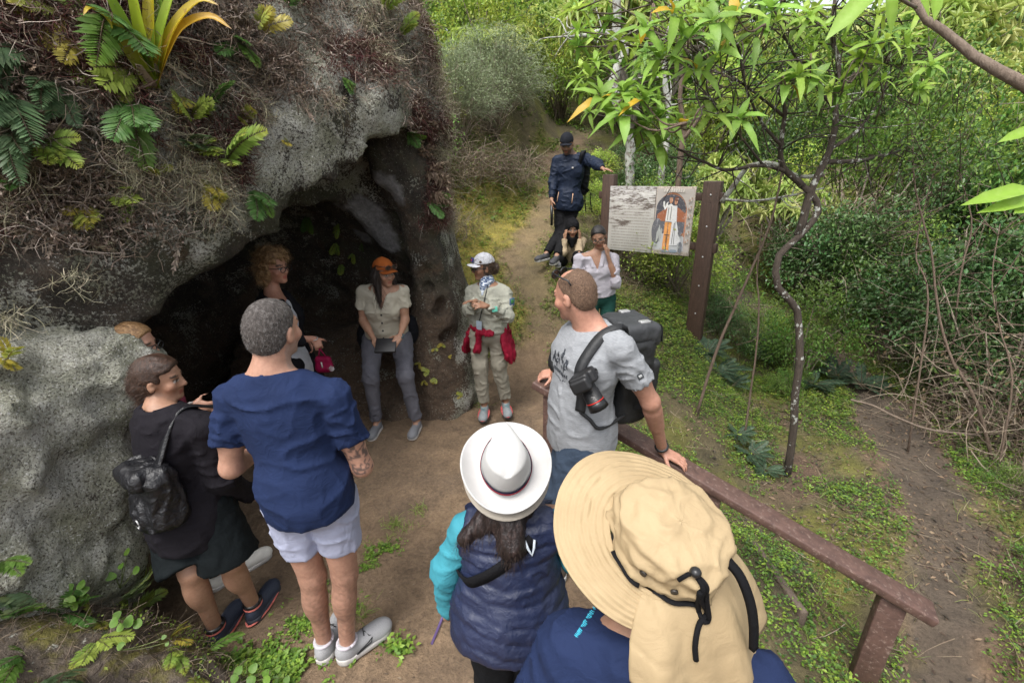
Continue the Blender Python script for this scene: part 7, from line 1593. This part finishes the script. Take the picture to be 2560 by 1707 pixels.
    ch = [surf(lerp(J['pel'], J['neck'], t)-T[0]*x, nrm(T[1]*.9-T[0]*.4))+nrm(T[1]-T[0]*.4)*.006 for t, x in ((.82, .095), (.68, .10), (.55, .10), (.42, .10))]
    strap(pn, pts+ch, .050, .012, Mc, bp, 'shoulder_strap', nrm(T[1]*.8-T[0]*.5+T[2]*.3), 40)
    lw = [ch[-1]]+[hit(lerp(J['pel'], J['neck'], t)-T[0]*.04, nrm(-T[0]+T[1]*w))+nrm(-T[0]+T[1]*w)*.008 for t, w in ((.36, .5), (.28, .1))]+[c-up*.20-rt*.14-bk*.07]
    MB().tube(spline(lw, 20), .009, 6).build('webbing', Mc, bp, True)
    strap(pn, [c+up*.20+rt*.08-bk*.09, J['shR']+T[2]*.07-T[0]*.05, J['shR']+T[2]*.03+T[1]*.08-T[0]*.05, surf(lerp(J['pel'], J['neck'], .6)+T[0]*.1, T[1]), c-up*.22+rt*.13-bk*.06], .05, .01, Mc, bp, 'shoulder_strap', nrm(T[1]+T[2]*.3), 30)
    # camera clipped to the shoulder strap
    cb = P(1458, 946, 1.845); lt = P(1508, 1040, 1.79); ld = nrm(lt-cb); Mk = frame(ld, nrm(np.array([.75, -.3, .55])))
    cm = empty('camera_body_and_lens', cb, 'black camera with long zoom lens and red ring, clipped to a backpack strap', 'camera')
    n = NB('camera_black'); n.set((.012, .012, .013), .45, n.voro(420), .25, .002); Mk_ = n.m
    sdf_obj('camera_body', lambda p: smin(box(p, cb, (.066, .030, .048), Mk, .012), box(p, cb+Mk[2]*.045, (.026, .030, .018), Mk, .008), .008), cb-.12, cb+.12, .005, Mk_, cm)
    sdf_obj('grip', lambda p: box(p, cb+Mk[0]*.060+Mk[1]*.014, (.020, .032, .046), Mk, .014), cb-.13, cb+.13, .005, Mk_, cm)
    Ll = np.linalg.norm(lt-cb); q = lambda t: cb+ld*t
    MB().tube([q(.025), q(.03), q(.065), q(.066), q(.11), q(.111), q(.115)], [.034, .036, .036, .040, .041, .042, .038], 20).build('lens_barrel', Mk_, cm, True)
    MB().tube([q(.112), q(.117)], [.0425, .0425], 20).build('red_ring', plain('red_paint', (.5, .02, .015), .4), cm, True)
    MB().tube([q(.117), q(.12), q(.155), q(.157), q(.150)], [.039, .043, .047, .043, .035], 20).build('lens_hood', M_black, cm, True)
    mk = MB()
    for j in range(3): mk.box(q(.085)+nrm(np.cross(ld, [1, 0, .2]))*0+Mk[0]*0+np.array([0, -.0405, .004])*1.0+ld*(.006*(j-1))+[.004*j, 0, 0], (.008-.002*j, .0015, .0012))
    mk.build('lens_marking', M_whitesole, cm); cm.children[-1]['kind'] = 'stuff'
    MB().tube(ring(cb+Mk[2]*.052-Mk[0]*.045, Mk[0], Mk[1], .012, .012), .005, 8).build('mode_dial', Mk_, cm, True)
    PEOPLE['grey'] = pn
grey_man()
# ---------------------------------------------------------------- woman in lilac shirt
def lilac_woman():
    J = dict(head=P(1497, 592, 5.0), neck=P(1490, 640, 5.02), shL=P(1534, 646, 5.03), shR=P(1448, 644, 5.03), elL=P(1536, 690, 4.92), elR=P(1440, 705, 5.0), wrL=P(1519, 638, 4.90), wrR=P(1455, 745, 4.85),
             pel=P(1498, 738, 5.06), hipL=P(1519, 745, 5.06), hipR=P(1478, 745, 5.06))
    g = .06
    J['knL'] = np.array([J['hipL'][0], 5.0, .48+g]); J['knR'] = np.array([J['hipR'][0], 5.0, .48+g])
    feet(J, 'L', (J['hipL'][0], 5.05, .095+g), (.1, -1), .15, g); feet(J, 'R', (J['hipR'][0], 5.05, .095+g), (-.1, -1), .15, g)
    pn = Per(J, (-.12, -1, 0), (-.25, -.90, -.36), (-.22, 0, 1), .92, False, 1.0, 'olive', 1.04)
    pn.add_hand('L', (-.2, .12, 1), (.7, -.7, 0), (.3, .5, .5)); pn.add_hand('R', (0, -.5, -.8), (-.8, -.4, 0))
    person('person', 'person in pale lilac shirt and green trousers touching one ear', pn, .011)
    f0, lo, hi = top_shirt(pn, .018, 1, (.074, .066), .02, .035, .009, long=False, wide=.015); T = pn.T; b0 = J['neck']
    def f(p):
        q = (p-b0.astype(np.float32))@T.T.astype(np.float32); d = smax(f0(p), -smax(np.abs(q[:, 0])-.025-.38*(q[:, 2]+.06), .02-q[:, 1], .01), .006)
        d = smin(d, ell(p, J['elL']+[.02, -.02, -.07], A(.06, .06, .08))+fold(p, .01, (15, 15, 15)), .03)
        for x in (-1, 1): d = smin(d, cap(p, b0+T[0]*x*.075+T[1]*.02+T[2]*.03, b0+T[0]*x*.05+T[1]*.12-T[2]*.08, .022, .016), .01)
        return d
    garment('shirt', pn, f, fabric('lilac_cotton', (.55, .52, .58), .06, 350), lo, hi, .010)
    f, lo, hi = trousers(pn, .012, .09, .97, (.108, .082, .065), True, .006, 4); garment('trousers', pn, f, fabric('green_trousers', (.022, .088, .072), .12), lo, hi, .012)
    Mh = hairmat('black_hair', (.012, .009, .009), (.05, .04, .036), (20, 60, 60)); hair_short(pn, Mh, .010, (.060, .062), -.075, side=.015, h=.007)
    glasses(pn, M_black)
    for k in 'LR': shoe(pn, k, plain('dark_boot', (.04, .04, .045), .7), M_gsole, .25)
lilac_woman()
# ---------------------------------------------------------------- crouching woman with black headscarf
def scarf_woman():
    g = gz(P(1415, 640, 6.8)[0], 6.8)
    J = dict(head=P(1431, 570, 6.72), neck=P(1430, 600, 6.80), shL=P(1456, 602, 6.82), shR=P(1398, 602, 6.82), elL=P(1447, 628, 6.55), elR=P(1408, 632, 6.55), wrL=P(1450, 596, 6.62), wrR=P(1412, 596, 6.62),
             pel=P(1425, 655, 6.95), hipL=P(1442, 657, 6.9), hipR=P(1408, 657, 6.9), knL=P(1446, 640, 6.5), knR=P(1396, 648, 6.5))
    feet(J, 'L', (J['knL'][0], 6.55, g+.095), (.1, -1), .15, g); feet(J, 'R', (J['knR'][0], 6.55, g+.095), (-.1, -1), .15, g)
    pn = Per(J, (-.05, -1, 0), (-.05, -.96, -.25), (0, 0, 1), .9, False, 1.0, (.30, .17, .11), 1.18)
    pn.add_hand('L', (-.05, 0, 1), (.8, -.5, 0), (.2, .3, .3)); pn.add_hand('R', (.1, 0, 1), (-.8, -.5, 0), (.2, .3, .3))
    person('person', 'person in black headscarf crouching with chin in both hands', pn, .012)
    f, lo, hi = top_shirt(pn, .018, 1, (.072, .062), -.05, .03, .008, long=True, wide=.015); garment('shirt', pn, f, fabric('beige_shirt', (.50, .39, .26), .08), lo, hi, .012)
    f, lo, hi = trousers(pn, .014, .09, .95, (.108, .085, .06), True, .007, 2); garment('trousers', pn, f, fabric('black_slacks', (.012, .012, .014)), lo, hi, .013)
    def hf(p):
        q = qh(pn, p); d = smin(cranium(q, .016), cap(q, (0, -.01, -.06), (0, .01, -.15), .078, .085), .03); fc = ell(q, (0, .10, -.03), (.058, .06, .082)); d = smax(d, -fc, .012)
        d = smin(d, cap(q, (0, .06, -.14), (0, .09, -.22), .05, .03), .03); return (d+fold(q, .006, (25, 25, 25)))*pn.hs
    garment('headscarf', pn, hf, fabric('black_scarf', (.012, .012, .014)), *headbox(pn, .28), .008)
    a = J['pel']
    garment('tied_jacket', pn, lambda p: smin(ell(p, a+[-.16, -.08, -.02], A(.05, .13, .13)), ell(p, a+[0, .1, .0], A(.19, .06, .06)), .04)+fold(p, .012, (14, 14, 10)), fabric('purple_shell', (.16, .012, .19), .2, 300, .6), a-.4, a+.4, .011)
    for k in 'LR': shoe(pn, k, plain('grey_walker', (.12, .12, .13), .8), M_gsole, .25)
scarf_woman()
# ---------------------------------------------------------------- man in dark jacket resting a hand on the sign post
def jacket_man():
    g = gz(P(1380, 640, 6.95)[0], 6.95)
    hp = pl_+np.array([0, 0, .015])
    J = dict(head=P(1417, 360, 6.90), neck=P(1430, 395, 6.95), shL=P(1466, 396, 6.88), shR=P(1394, 400, 6.98), elL=P(1494, 412, 6.62), elR=P(1384, 455, 6.95), wrL=hp+np.array([-.10, .06, .06]), wrR=P(1379, 500, 6.80),
             pel=P(1418, 506, 6.98), hipL=P(1432, 515, 6.96), hipR=P(1404, 515, 6.98), knL=P(1414, 580, 6.88), knR=P(1400, 582, 6.90))
    feet(J, 'L', (*Pz(1392, 640, g+.095)[:2], g+.095), (-.4, -.9), .17, g); feet(J, 'R', (*Pz(1366, 634, g+.095)[:2], g+.095), (-.75, -.65), .17, g)
    pn = Per(J, (-.35, -.93, 0), (-.25, -.88, -.42), (0, 0, 1), 1.0, True, 1.06, 'olive', 1.08)
    pn.add_hand('L', (.85, -.5, -.2), (0, 0, 1), (.12, .2, .2), .35); pn.add_hand('R', (0, -.1, -1), (-.9, -.3, 0), (.5, .6, .5))
    pn.stub = ((.05, .035, .03), .75)
    person('person', 'person in dark cap and navy jacket resting a hand on the sign post', pn, .012)
    M = fabric('navy_shell', (.020, .030, .058), .15, 300, .55); f, lo, hi = top_shirt(pn, .024, 1, (.084, .074), -.10, .075, .011, long=True, wide=.035); o = garment('jacket', pn, f, M, lo, hi, .011)
    T = pn.T
    def hit(c, d):
        a, b = 0.0, .4
        for _ in range(16):
            m = (a+b)/2; a, b = (m, b) if f(np.array([c+d*m], np.float32))[0] < 0 else (a, m)
        return c+d*(a+.003)
    Mz = plain('tan_zip', (.50, .30, .18), .5)
    for sx in (-.11, .11): MB().tube([hit(lerp(J['pel'], J['neck'], t)+T[0]*(sx+.02*np.sign(sx)*-t), T[1]) for t in (.02, .12, .24)], .006, 6).build('pocket_zip', Mz, o, True)
    bevel_box('chest_badge', hit(lerp(J['pel'], J['neck'], .80)-T[0]*.06, T[1]), (.012, .003, .012), T, M_whitesole, o, .001)
    f, lo, hi = trousers(pn, .014, .09, .96, (.108, .082, .062), True, .008, 6); garment('trousers', pn, f, fabric('black_trekking', (.016, .016, .018)), lo, hi, .011)
    hair_short(pn, hairmat('dark_hair', (.015, .011, .009)), .006, (.04, .06), -.08, h=.008)
    capcap(pn, fabric('dark_cap', (.018, .020, .027), .1, 300), None, .08, .007, z0=.036, brim=.085)
    for k in 'LR': shoe(pn, k, plain('dark_trainer', (.05, .05, .055), .7), M_gsole, .29)
    c = lerp(J['pel'], J['neck'], .60)-T[1]*.22-T[0]*.06; Mx = np.array([T[0], -T[1], T[2]]); bp = empty('backpack', c-T[2]*.25, 'black daypack on the back of the person in navy jacket', 'backpack')
    Mb = fabric('black_cordura', (.012, .013, .016), .2, 300, .6)
    sdf_obj('main_bag', lambda p: smin(box(p, c, (.17, .12, .27), Mx, .07), box(p, c-T[1]*.08-T[2]*.08, (.13, .07, .15), Mx, .05), .04)+fold(p, .012), c-.45, c+.45, .013, Mb, bp)
    strap(pn, [c+T[2]*.2-T[0]*.08+T[1]*.1, J['shL']+T[2]*.085+T[0]*.04, J['shL']+T[2]*.04+T[1]*.11+T[0]*.05, hit(lerp(J['pel'], J['neck'], .6)-T[0]*.12, T[1]), c-T[2]*.2-T[0]*.2+T[1]*.05], .05, .012, Mb, bp, 'shoulder_strap', nrm(T[1]+T[2]*.3), 30)
    for x in (-.1, -.16): MB().tube(spline([c-T[2]*.22+T[0]*x*1.4, c-T[2]*.36+T[0]*(x*1.4-.02), c-T[2]*.5+T[0]*(x*1.6-.03)], 8), .008, 6).build('loose_strap', Mb, bp, True)
    h = J['wrR']+np.array([0, -.02, -.09]); st = MB(); st.tube([h+[0, 0, .02], h+[0, -.02, -.26]], [.022, .018], 10); u = st.build('folded_umbrella', M_black, None, True); tag(u, 'short black folded umbrella held down by the person in navy jacket', 'umbrella')
jacket_man()
# ---------------------------------------------------------------- woman in white hat and navy vest
def hat_grid(fn, nr, na):
    V = [fn(i/(nr-1), j/na*2*np.pi) for i in range(nr) for j in range(na)]
    F = [[i*na+j, i*na+(j+1) % na, (i+1)*na+(j+1) % na, (i+1)*na+j] for i in range(nr-1) for j in range(na)]
    return np.array(V), np.array(F)
def solid(o, th, off=-1):
    m = o.modifiers.new('solid', 'SOLIDIFY'); m.thickness = th; m.offset = off; return o
def white_hat_woman():
    J = dict(head=P(1264, 1205, 1.215), neck=P(1270, 1292, 1.17), shL=P(1166, 1318, 1.16), shR=P(1385, 1298, 1.16), elL=P(1116, 1425, 1.15), elR=P(1436, 1385, 1.16), wrL=P(1122, 1528, 1.19), wrR=P(1470, 1450, 1.32),
             pel=P(1275, 1550, 1.09), hipL=P(1235, 1560, 1.10), hipR=P(1330, 1555, 1.10))
    J['knL'] = np.array([J['hipL'][0]-.01, 1.08, .40]); J['knR'] = np.array([J['hipR'][0]+.01, 1.08, .40])
    feet(J, 'L', (J['hipL'][0], 1.04, .095), (-.1, 1), .15, 0.0); feet(J, 'R', (J['hipR'][0], 1.04, .095), (.1, 1), .15, 0.0)
    pn = Per(J, (.0, 1, 0), (-.10, .90, -.42), (0, 0, 1), .86, False, 1.06, 'olive', 1.0)
    pn.add_hand('L', (-.25, .55, -.75), (-.9, .1, .2), (.5, .6, .5)); pn.add_hand('R', (.1, .6, -.7), (.9, .1, 0))
    person('person', 'person in white panama hat, navy quilted vest and turquoise sleeves', pn, .011)
    M = fabric('turquoise_knit', (.070, .36, .45), .08, 500, .7); f, lo, hi = top_shirt(pn, .010, 1, (.064, .058), -.02, .03, .006, long=True, ff=(6, 6, 6), cuffr=.046); garment('jersey', pn, f, M, lo, hi, .0085)
    T = pn.T; a0 = J['pel']
    def quilt(p, d):
        q = (p-a0.astype(np.float32))@T.T.astype(np.float32); u = q[:, 2]+.020*np.sin(q[:, 0]*14+q[:, 2]*6)+.25*np.abs(q[:, 0])*smooth(.20, .34, q[:, 2])
        v = np.abs(2*(u/.058-np.floor(u/.058))-1); return d-.0065*(1-v**4)+.004+fold(p, .0050, (9, 9, 22), 3)
    f, lo, hi = top_shirt(pn, .030, .04, (.070, .066), -.045, .05, .004, wide=.008, quilt=quilt, off=6)
    n = NB('navy_nylon'); n.set(n.ramp(n.noise(8, 3), (.3, (.009, .014, .040)), (.7, (.014, .021, .058))), .48, n.noise(26, 4, .6, .9), .5, .012); Mv = n.m
    fv_ = f; f = lambda p: smax(fv_(p), -np.minimum(cap(p, J['shL']-T[0]*.03, J['elL']-T[0]*.02, .072), cap(p, J['shR']+T[0]*.03, J['elR']+T[0]*.02, .072)), .012)
    o = garment('quilted_vest', pn, f, Mv, lo, hi, .008)
    f2, lo, hi = trousers(pn, .010, .05, .96, (.10, .075, .055), True, .005, 1); garment('trousers', pn, f2, fabric('black_leggings', (.008, .009, .011)), lo, hi, .011)
    for k in 'LR': shoe(pn, k, plain('grey_trail_shoe', (.2, .2, .2), .8), M_gsole, .24)
    def hit(c, d):
        a, b = 0.0, .4
        for _ in range(16):
            m = (a+b)/2; a, b = (m, b) if f(np.array([c+d*m], np.float32))[0] < 0 else (a, m)
        return c+d*(a+.004)
    bx_ = -T[1]
    pts = [hit(lerp(J['pel'], J['neck'], t)+T[0]*x, bx_) for t, x in ((.97, .075), (.86, .03), (.75, -.03), (.64, -.085))]+[hit(lerp(J['pel'], J['neck'], .56)+T[0]*-.05, nrm(bx_-T[0]*1.0)), lerp(J['pel'], J['neck'], .5)-T[0]*.19+T[1]*.03]
    sl = strap(pn, pts, .036, .006, M_black if False else fabric('black_webbing', (.010, .010, .012), .2, 800), None, 'sling_strap', bx_, 30); tag(sl, 'black sling strap across the back of the quilted vest', 'strap')
    lp = MB(); q = hit(lerp(J['pel'], J['neck'], .97)+T[0]*.05, bx_); lp.tube([q, q-T[2]*.02+bx_*.015+T[0]*.01, q-T[2]*.05+T[0]*.022+bx_*.004, q-T[2]*.02+T[0]*.028+bx_*.012, q+T[0]*.03], .004, 6).build('hat_cord', plain('pale_cord', (.45, .5, .55), .8), pn.root, True)
    Mh = hairmat('dark_brown_hair', (.018, .011, .010), (.07, .045, .04), (50, 50, 12))
    def hf(p):
        q = qh(pn, p); d = cranium(q, .010); d = smax(d, plane(q, (0, .06, .05), (0, .85, -.5)), .01)
        d = smin(d, cap(q, (0, -.09, -.03), (0, -.11, -.19), .065, .055), .04); d = smin(d, cap(q, (-.05, -.09, -.08), (-.17, -.06, -.17), .05, .028), .04); d = smin(d, cap(q, (.05, -.08, -.05), (.07, -.06, -.15), .05, .025), .03)
        return (d+vnoise(q*A(1, 1, .3), 60, 2)*.008)*pn.hs
    ho = garment('hair', pn, hf, Mh, *headbox(pn, .27), .007); fuzz(ho, pn, 3000, .05, .0014, [(.014, .009, .008), (.045, .028, .022)], (-.1, -.1, -1.4), .12, .10, 4)
    # the hat
    hc = P(1265, 1160, 1.165); hu = nrm([.02, -.52, .86]); hf2 = nrm(np.array([-.06, 1, 0])-hu*np.dot([-.06, 1, 0], hu)); hr = np.cross(hf2, hu); HB = np.array([hr, hf2, hu])
    W_, Lh = .136, .150
    def hatp(t, a):
        ca, sa = math.sin(a), math.cos(a)          # x right, y front
        if t < .35:
            u = t/.35; r = .068*u; x, y = r*ca*.92, r*sa*1.22; z = .122-.024*math.exp(-(x/.016)**2)*.35*float(smooth(.05, -.02, y))+.012*float(smooth(-.03, .07, y))+.014*math.exp(-((y+.02)/.05)**2)*(1-u*u)-.014*u**4
        elif t < .62:
            u = (t-.35)/.27; r = .068+(.080-.068)*u+.006*math.sin(u*np.pi); x, y = r*ca*.92, r*sa*1.18; z = .108*(1-u)+.0*u; z = .108-(.108-.0)*u
            pin = math.exp(-((a if a < np.pi else 2*np.pi-a)-.62)**2/.10)*(1-u)*.018; x -= math.copysign(pin, x); 
        if t < .62: x *= 1-.50*float(smooth(-.035, .085, y))*min(1.0, max(0.0, z/.108))**.8
        if t >= .62:
            u = (t-.62)/.38; rx = .0736+(W_-.0736)*u; ry = .094+(Lh-.094)*u; x, y = rx*ca, ry*sa; z = -.004*math.sin(u*np.pi)+.030*u*u*ca*ca-.012*u*u*max(sa, 0)+.006*u*u*max(-sa, 0)
        return hc+np.array([x, y, z])@HB
    n = NB('white_straw'); wv = n.noise(1.0, 3, .6, 0, n.scale(420, 420, 420)); n.set(n.ramp(n.noise(14, 3), (.3, (.43, .425, .415)), (.7, (.49, .485, .475))), .75, wv, .3, .003)
    V, F = hat_grid(hatp, 48, 64); hat = mesh_np('hat', V, F, n.m, pn.root); solid(hat, .004)
    for z0, z1, col, nm in ((.006, .030, (.018, .022, .055), 'hat_band'), (.013, .023, (.36, .035, .05), 'hat_band_stripe')):
        e = .0025 if nm == 'hat_band' else .004
        def bp_(t, a):
            z = z0+(z1-z0)*t; u = 1-z/.108; r = .068+(.080-.068)*u+.006*math.sin(u*np.pi)+e; pin = math.exp(-((a if a < np.pi else 2*np.pi-a)-.62)**2/.10)*(1-u)*.018
            x = r*math.sin(a)*.92; y = r*math.cos(a)*1.18; x = (x-math.copysign(pin, x))*(1-.50*float(smooth(-.035, .085, y))*(z/.108)**.8); return hc+np.array([x*1.03, y*1.02, z])@HB
        V, F = hat_grid(bp_, 4, 64); solid(mesh_np(nm, V, F, fabric(nm, col, .1, 600), hat), .0015, 1)
    def ub(t, a):
        rx, ry = .07+.066*t, .09+.064*t; return hc+np.array([rx*math.sin(a), ry*math.cos(a)-.008, -.016-.012*t])@HB
    V, F = hat_grid(ub, 6, 48); solid(mesh_np('sun_visor', V, F, fabric('pale_visor', (.50, .45, .38), .06), pn.root), .003)
    # phone
    pc = pn.J['handL']+np.array([-.02, .0, -.045]); ph = bevel_box('phone', pc, (.036, .076, .005), frame(nrm([-.35, -.30, -.75]), (-.85, .3, .3)), plain('purple_glass', (.13, .09, .22), .15, .1, 8, 0, .3), None, .003); tag(ph, 'purple smartphone held low beside the turquoise sleeve', 'phone')
white_hat_woman()
# ---------------------------------------------------------------- woman in wide tan sun hat
def tan_hat_woman():
    hc = P(1662, 1352, .675)
    J = dict(head=hc+np.array([-.01, .015, -.085]), neck=hc+np.array([.0, -.045, -.215]), shL=P(1462, 1560, .66), shR=P(1838, 1545, .64))
    J['shL'][2] = J['neck'][2]-.05; J['shL'][:2] = hc[:2]+[-.175, -.01]; J['shR'] = J['neck']+np.array([.175, -.06, -.05]); J['elL'] = J['shL']+np.array([-.07, .03, -.26]); J['elR'] = J['shR']+np.array([.05, .02, -.27])
    J['wrL'] = J['elL']+np.array([.05, .08, -.20]); J['wrR'] = J['elR']+np.array([-.04, .08, -.20]); J['pel'] = J['neck']+np.array([.0, -.03, -.50])
    for k, x in (('L', -.09), ('R', .09)):
        J['hip'+k] = J['pel']+np.array([x, 0, -.03]); J['kn'+k] = np.array([J['pel'][0]+x, J['pel'][1]+.02, .46]); feet(J, k, (J['pel'][0]+x, J['pel'][1], .095), (0, 1), .16, 0.0)
    pn = Per(J, (-.28, .96, 0), (-.45, .86, -.25), (0, 0, 1), .96, False, 1.0, 'olive', 1.0)
    pn.add_hand('L', (.5, .8, 0), (0, 0, 1)); pn.add_hand('R', (-.5, .8, 0), (0, 0, 1))
    person('person', 'person in wide tan sun hat with neck flap and navy sweatshirt', pn, .014)
    M = fabric('navy_fleece', (.020, .034, .095), .1, 500); f, lo, hi = top_shirt(pn, .020, 1, (.082, .070), -.10, .035, .010, long=True, wide=.02, ff=(6, 6, 9)); o = garment('sweatshirt', pn, f, M, lo, hi, .009)
    f2, lo, hi = trousers(pn, .012, .08, .96); garment('trousers', pn, f2, fabric('dark_leggings', (.02, .022, .028)), lo, hi, .016)
    for k in 'LR': shoe(pn, k, plain('grey_hiker', (.2, .2, .2), .8), M_gsole, .25)
    T = pn.T
    def hit(c, d):
        a, b = 0.0, .4
        for _ in range(16):
            m = (a+b)/2; a, b = (m, b) if f(np.array([c+d*m], np.float32))[0] < 0 else (a, m)
        return c+d*(a+.002)
    # small cyan lettering running down the back of the left shoulder
    tx = MB(); rr = random.Random(9)
    A0, A1 = P(1488, 1516, .62), P(1441, 1590, .62)
    for j in range(22):
        c = lerp(A0, A1, j/21); d = nrm(c-CAMP)
        lo_, hi_ = .2, 1.4; t0 = None
        for t in np.linspace(.3, 1.3, 120):
            if f(np.array([CAMP+d*t], np.float32))[0] < 0: t0 = t; break
        if t0 is None: continue
        q = CAMP+d*(t0-.006); ux = nrm(A1-A0); uy = nrm(np.cross(d, ux))
        if j in (2, 9, 15): continue
        tx.box(q, (.0012, .0035+.0015*rr.random(), .0012), np.array([ux, uy, d])); tx.box(q+uy*rr.choice([-.003, 0, .003]), (.0026, .0009, .0012), np.array([ux, uy, d]))
    if tx.n:
        t_ = tx.build('lettering', plain('cyan_print', (.05, .45, .62), .7), o); t_['kind'] = 'stuff'
    st = strap(pn, [P(1818, 1400, .60), P(1850, 1440, .585), P(1874, 1500, .57), P(1884, 1560, .56), P(1884, 1620, .56)], .014, .010, fabric('black_strap', (.01, .01, .012)), None, 'bag_strap', (.4, -.8, .5)); tag(st, 'black bag strap over the right shoulder of the navy sweatshirt', 'strap')
    Mh = hairmat('dark_hair_tan', (.016, .010, .010), (.06, .04, .035), (50, 50, 12)); hair_short(pn, Mh, .010, (.06, .06), -.12, side=.015, h=.008)
    # hat: crown, brim, flap
    hu = nrm([.10, -.42, .90]); ff_ = np.array([-.62, .70, 0]); hf2 = nrm(ff_-hu*np.dot(ff_, hu)); hr = np.cross(hf2, hu); HB = np.array([hr, hf2, hu])
    hm = NB('tan_nylon'); hm.set(hm.ramp(hm.noise(7, 3), (.3, (.32, .238, .135)), (.7, (.38, .288, .168))), .7, hm.math('ADD', hm.noise(18, 4, .55, .8), hm.math('MULTIPLY', hm.noise(500, 2), .1)), .45, .008, Specular_IOR_Level=.25); Mt = hm.m
    rs = random.Random(3)
    def crown(t, a):
        ca, sa = math.sin(a), math.cos(a)
        if t < .5:
            u = t/.5; r = .094*math.sin(u*np.pi/2)**.9; z = .095-.030*(1-math.cos(u*np.pi/2))**1.2
        else:
            u = (t-.5)/.5; r = .094+.008*u; z = .065*(1-u)
        w = .005*math.sin(5*a+2.0)*t+.0035*math.sin(11*a+1+6*t)*t+.004*math.sin(23*t)*math.sin(3*a)
        return hc+np.array([(r+w)*ca, (r+w)*sa*1.12, z+.4*w])@HB
    V, F = hat_grid(crown, 44, 120); V = V+(fold(V.astype(np.float32), .0050, (16, 16, 16), 3)[:, None]*-1)*(V-hc)/np.linalg.norm(V-hc, axis=1)[:, None]; hat = mesh_np('sun_hat', V, F, Mt, pn.root); solid(hat, .003)
    ga = np.linspace(R(-128), R(128), 90)
    def sheet(fn, nt, angs, name, mat, parent, th=.003):
        V = np.array([fn(t, a) for t in np.linspace(0, 1, nt) for a in angs]); n = len(angs); V = V+fold(V.astype(np.float32), .0035, (13, 13, 13), 9)[:, None]*np.array([.2, -.6, .7])
        F = np.array([[i*n+j, i*n+j+1, (i+1)*n+j+1, (i+1)*n+j] for i in range(nt-1) for j in range(n-1)]); return solid(mesh_np(name, V, F, mat, parent), th)
    def brimf(t, a):
        x0, y0 = .100*math.sin(a), .112*math.cos(a); k = math.cos(min(abs(a), R(128))*.70); W2 = .034+.074*max(0, k)**.8; d = np.array([math.sin(a), math.cos(a)*1.05])
        rid = .0012*math.sin(t*np.pi*2*8) if t > .1 else 0
        return hc+np.array([x0+d[0]*W2*t, y0+d[1]*W2*t, .002-.020*t-.018*t*t*abs(math.sin(a))+rid+.006*t*math.sin(4*a+1)])@HB
    sheet(brimf, 50, ga, 'brim', Mt, hat)
    gb = np.linspace(R(100), R(260), 90)
    dn = np.array([.0, 0, -1.0])
    def flap(t, a):
        b = (a-np.pi); x0, y0 = .101*math.sin(a), .113*math.cos(a); out = np.array([math.sin(a), math.cos(a), 0])
        q = hc+np.array([x0, y0, .0])@HB; od = out@HB; od = nrm(od-np.array([0, 0, 1])*od[2]*.6)
        L = .235-.045*abs(b)**1.5+.02*math.sin(3*b+.5); flare = .115*t**.8-.03*t*t
        w = .016*t*math.sin(6.5*b+.8)+.007*t*math.sin(14*b)
        return q+od*(flare+w)+dn*(L*t*(.62+.38*t))+np.array([.02*t*t, 0, 0])
    sheet(flap, 30, gb, 'neck_flap', Mt, hat)
    # dark trim, eyelets, cord and toggle
    pts = [crown(.93, R(a))+nrm(crown(.93, R(a))-hc)*.004 for a in np.linspace(-62, -150, 30)]
    M_trim = fabric('black_trim', (.010, .010, .012), .2, 900)
    for lo_, hi_ in ((0, 12), (15, 30)): strap(pn, pts[lo_:hi_], .008, .003, M_trim, hat, 'trim', hu, 14)
    for a in (-92, -122): q = crown(.70, R(a)); d = nrm(q-hc-hu*.03); MB().tube([q, q+d*.004], .0065, 12).build('eyelet', plain('dark_metal', (.05, .045, .04), .4, .1, 30, 0, .5) if 'dark_metal' not in bpy.data.materials else bpy.data.materials['dark_metal'], hat, True)
    q0 = P(1739, 1428, .52); q1 = P(1742, 1650, .46)
    def onf(x, y):                # nearest surface of the flap or crown towards the camera
        dg = bpy.context.evaluated_depsgraph_get; return None
    fl_bv = BVHTree.FromPolygons(np.concatenate([np.array([flap(t, a) for t in np.linspace(0, 1, 30) for a in gb])]).tolist(), [[i*90+j, i*90+j+1, (i+1)*90+j+1, (i+1)*90+j] for i in range(29) for j in range(89)])
    cr_bv = BVHTree.FromPolygons(V.tolist(), F.tolist())
    def sf(x, y, e=.006):
        d = Vector(ray(x, y)).normalized(); hs_ = [h for h in (fl_bv.ray_cast(Vector(CAMP), d), cr_bv.ray_cast(Vector(CAMP), d)) if h[0] is not None]
        return np.array(min(hs_, key=lambda h: h[3])[0])-np.array(d)*e if hs_ else None
    cd = [sf(x, y) for x, y in ((1695, 1450), (1718, 1436), (1739, 1430))]
    if all(c is not None for c in cd): MB().tube(cd, .004, 6).build('cord', M_trim, hat, True)
    tg = sf(1739, 1430, .010)
    if tg is not None: sdf_obj('toggle', lambda p: ell(p, tg, A(.010, .010, .009)), tg-.02, tg+.02, .003, M_black, hat)
    for pth_ in (((1742, 1440), (1758, 1470), (1752, 1500), (1768, 1530), (1748, 1560), (1738, 1610), (1740, 1650)), ((1744, 1440), (1765, 1465), (1766, 1500), (1772, 1545), (1760, 1552), (1745, 1520), (1750, 1480))):
        cd = [sf(x, y, .007) for x, y in pth_]; cd = [c for c in cd if c is not None]
        if len(cd) > 2: MB().tube(spline(cd, 30), .0048, 6).build('cord', M_trim, hat, True)
tan_hat_woman()
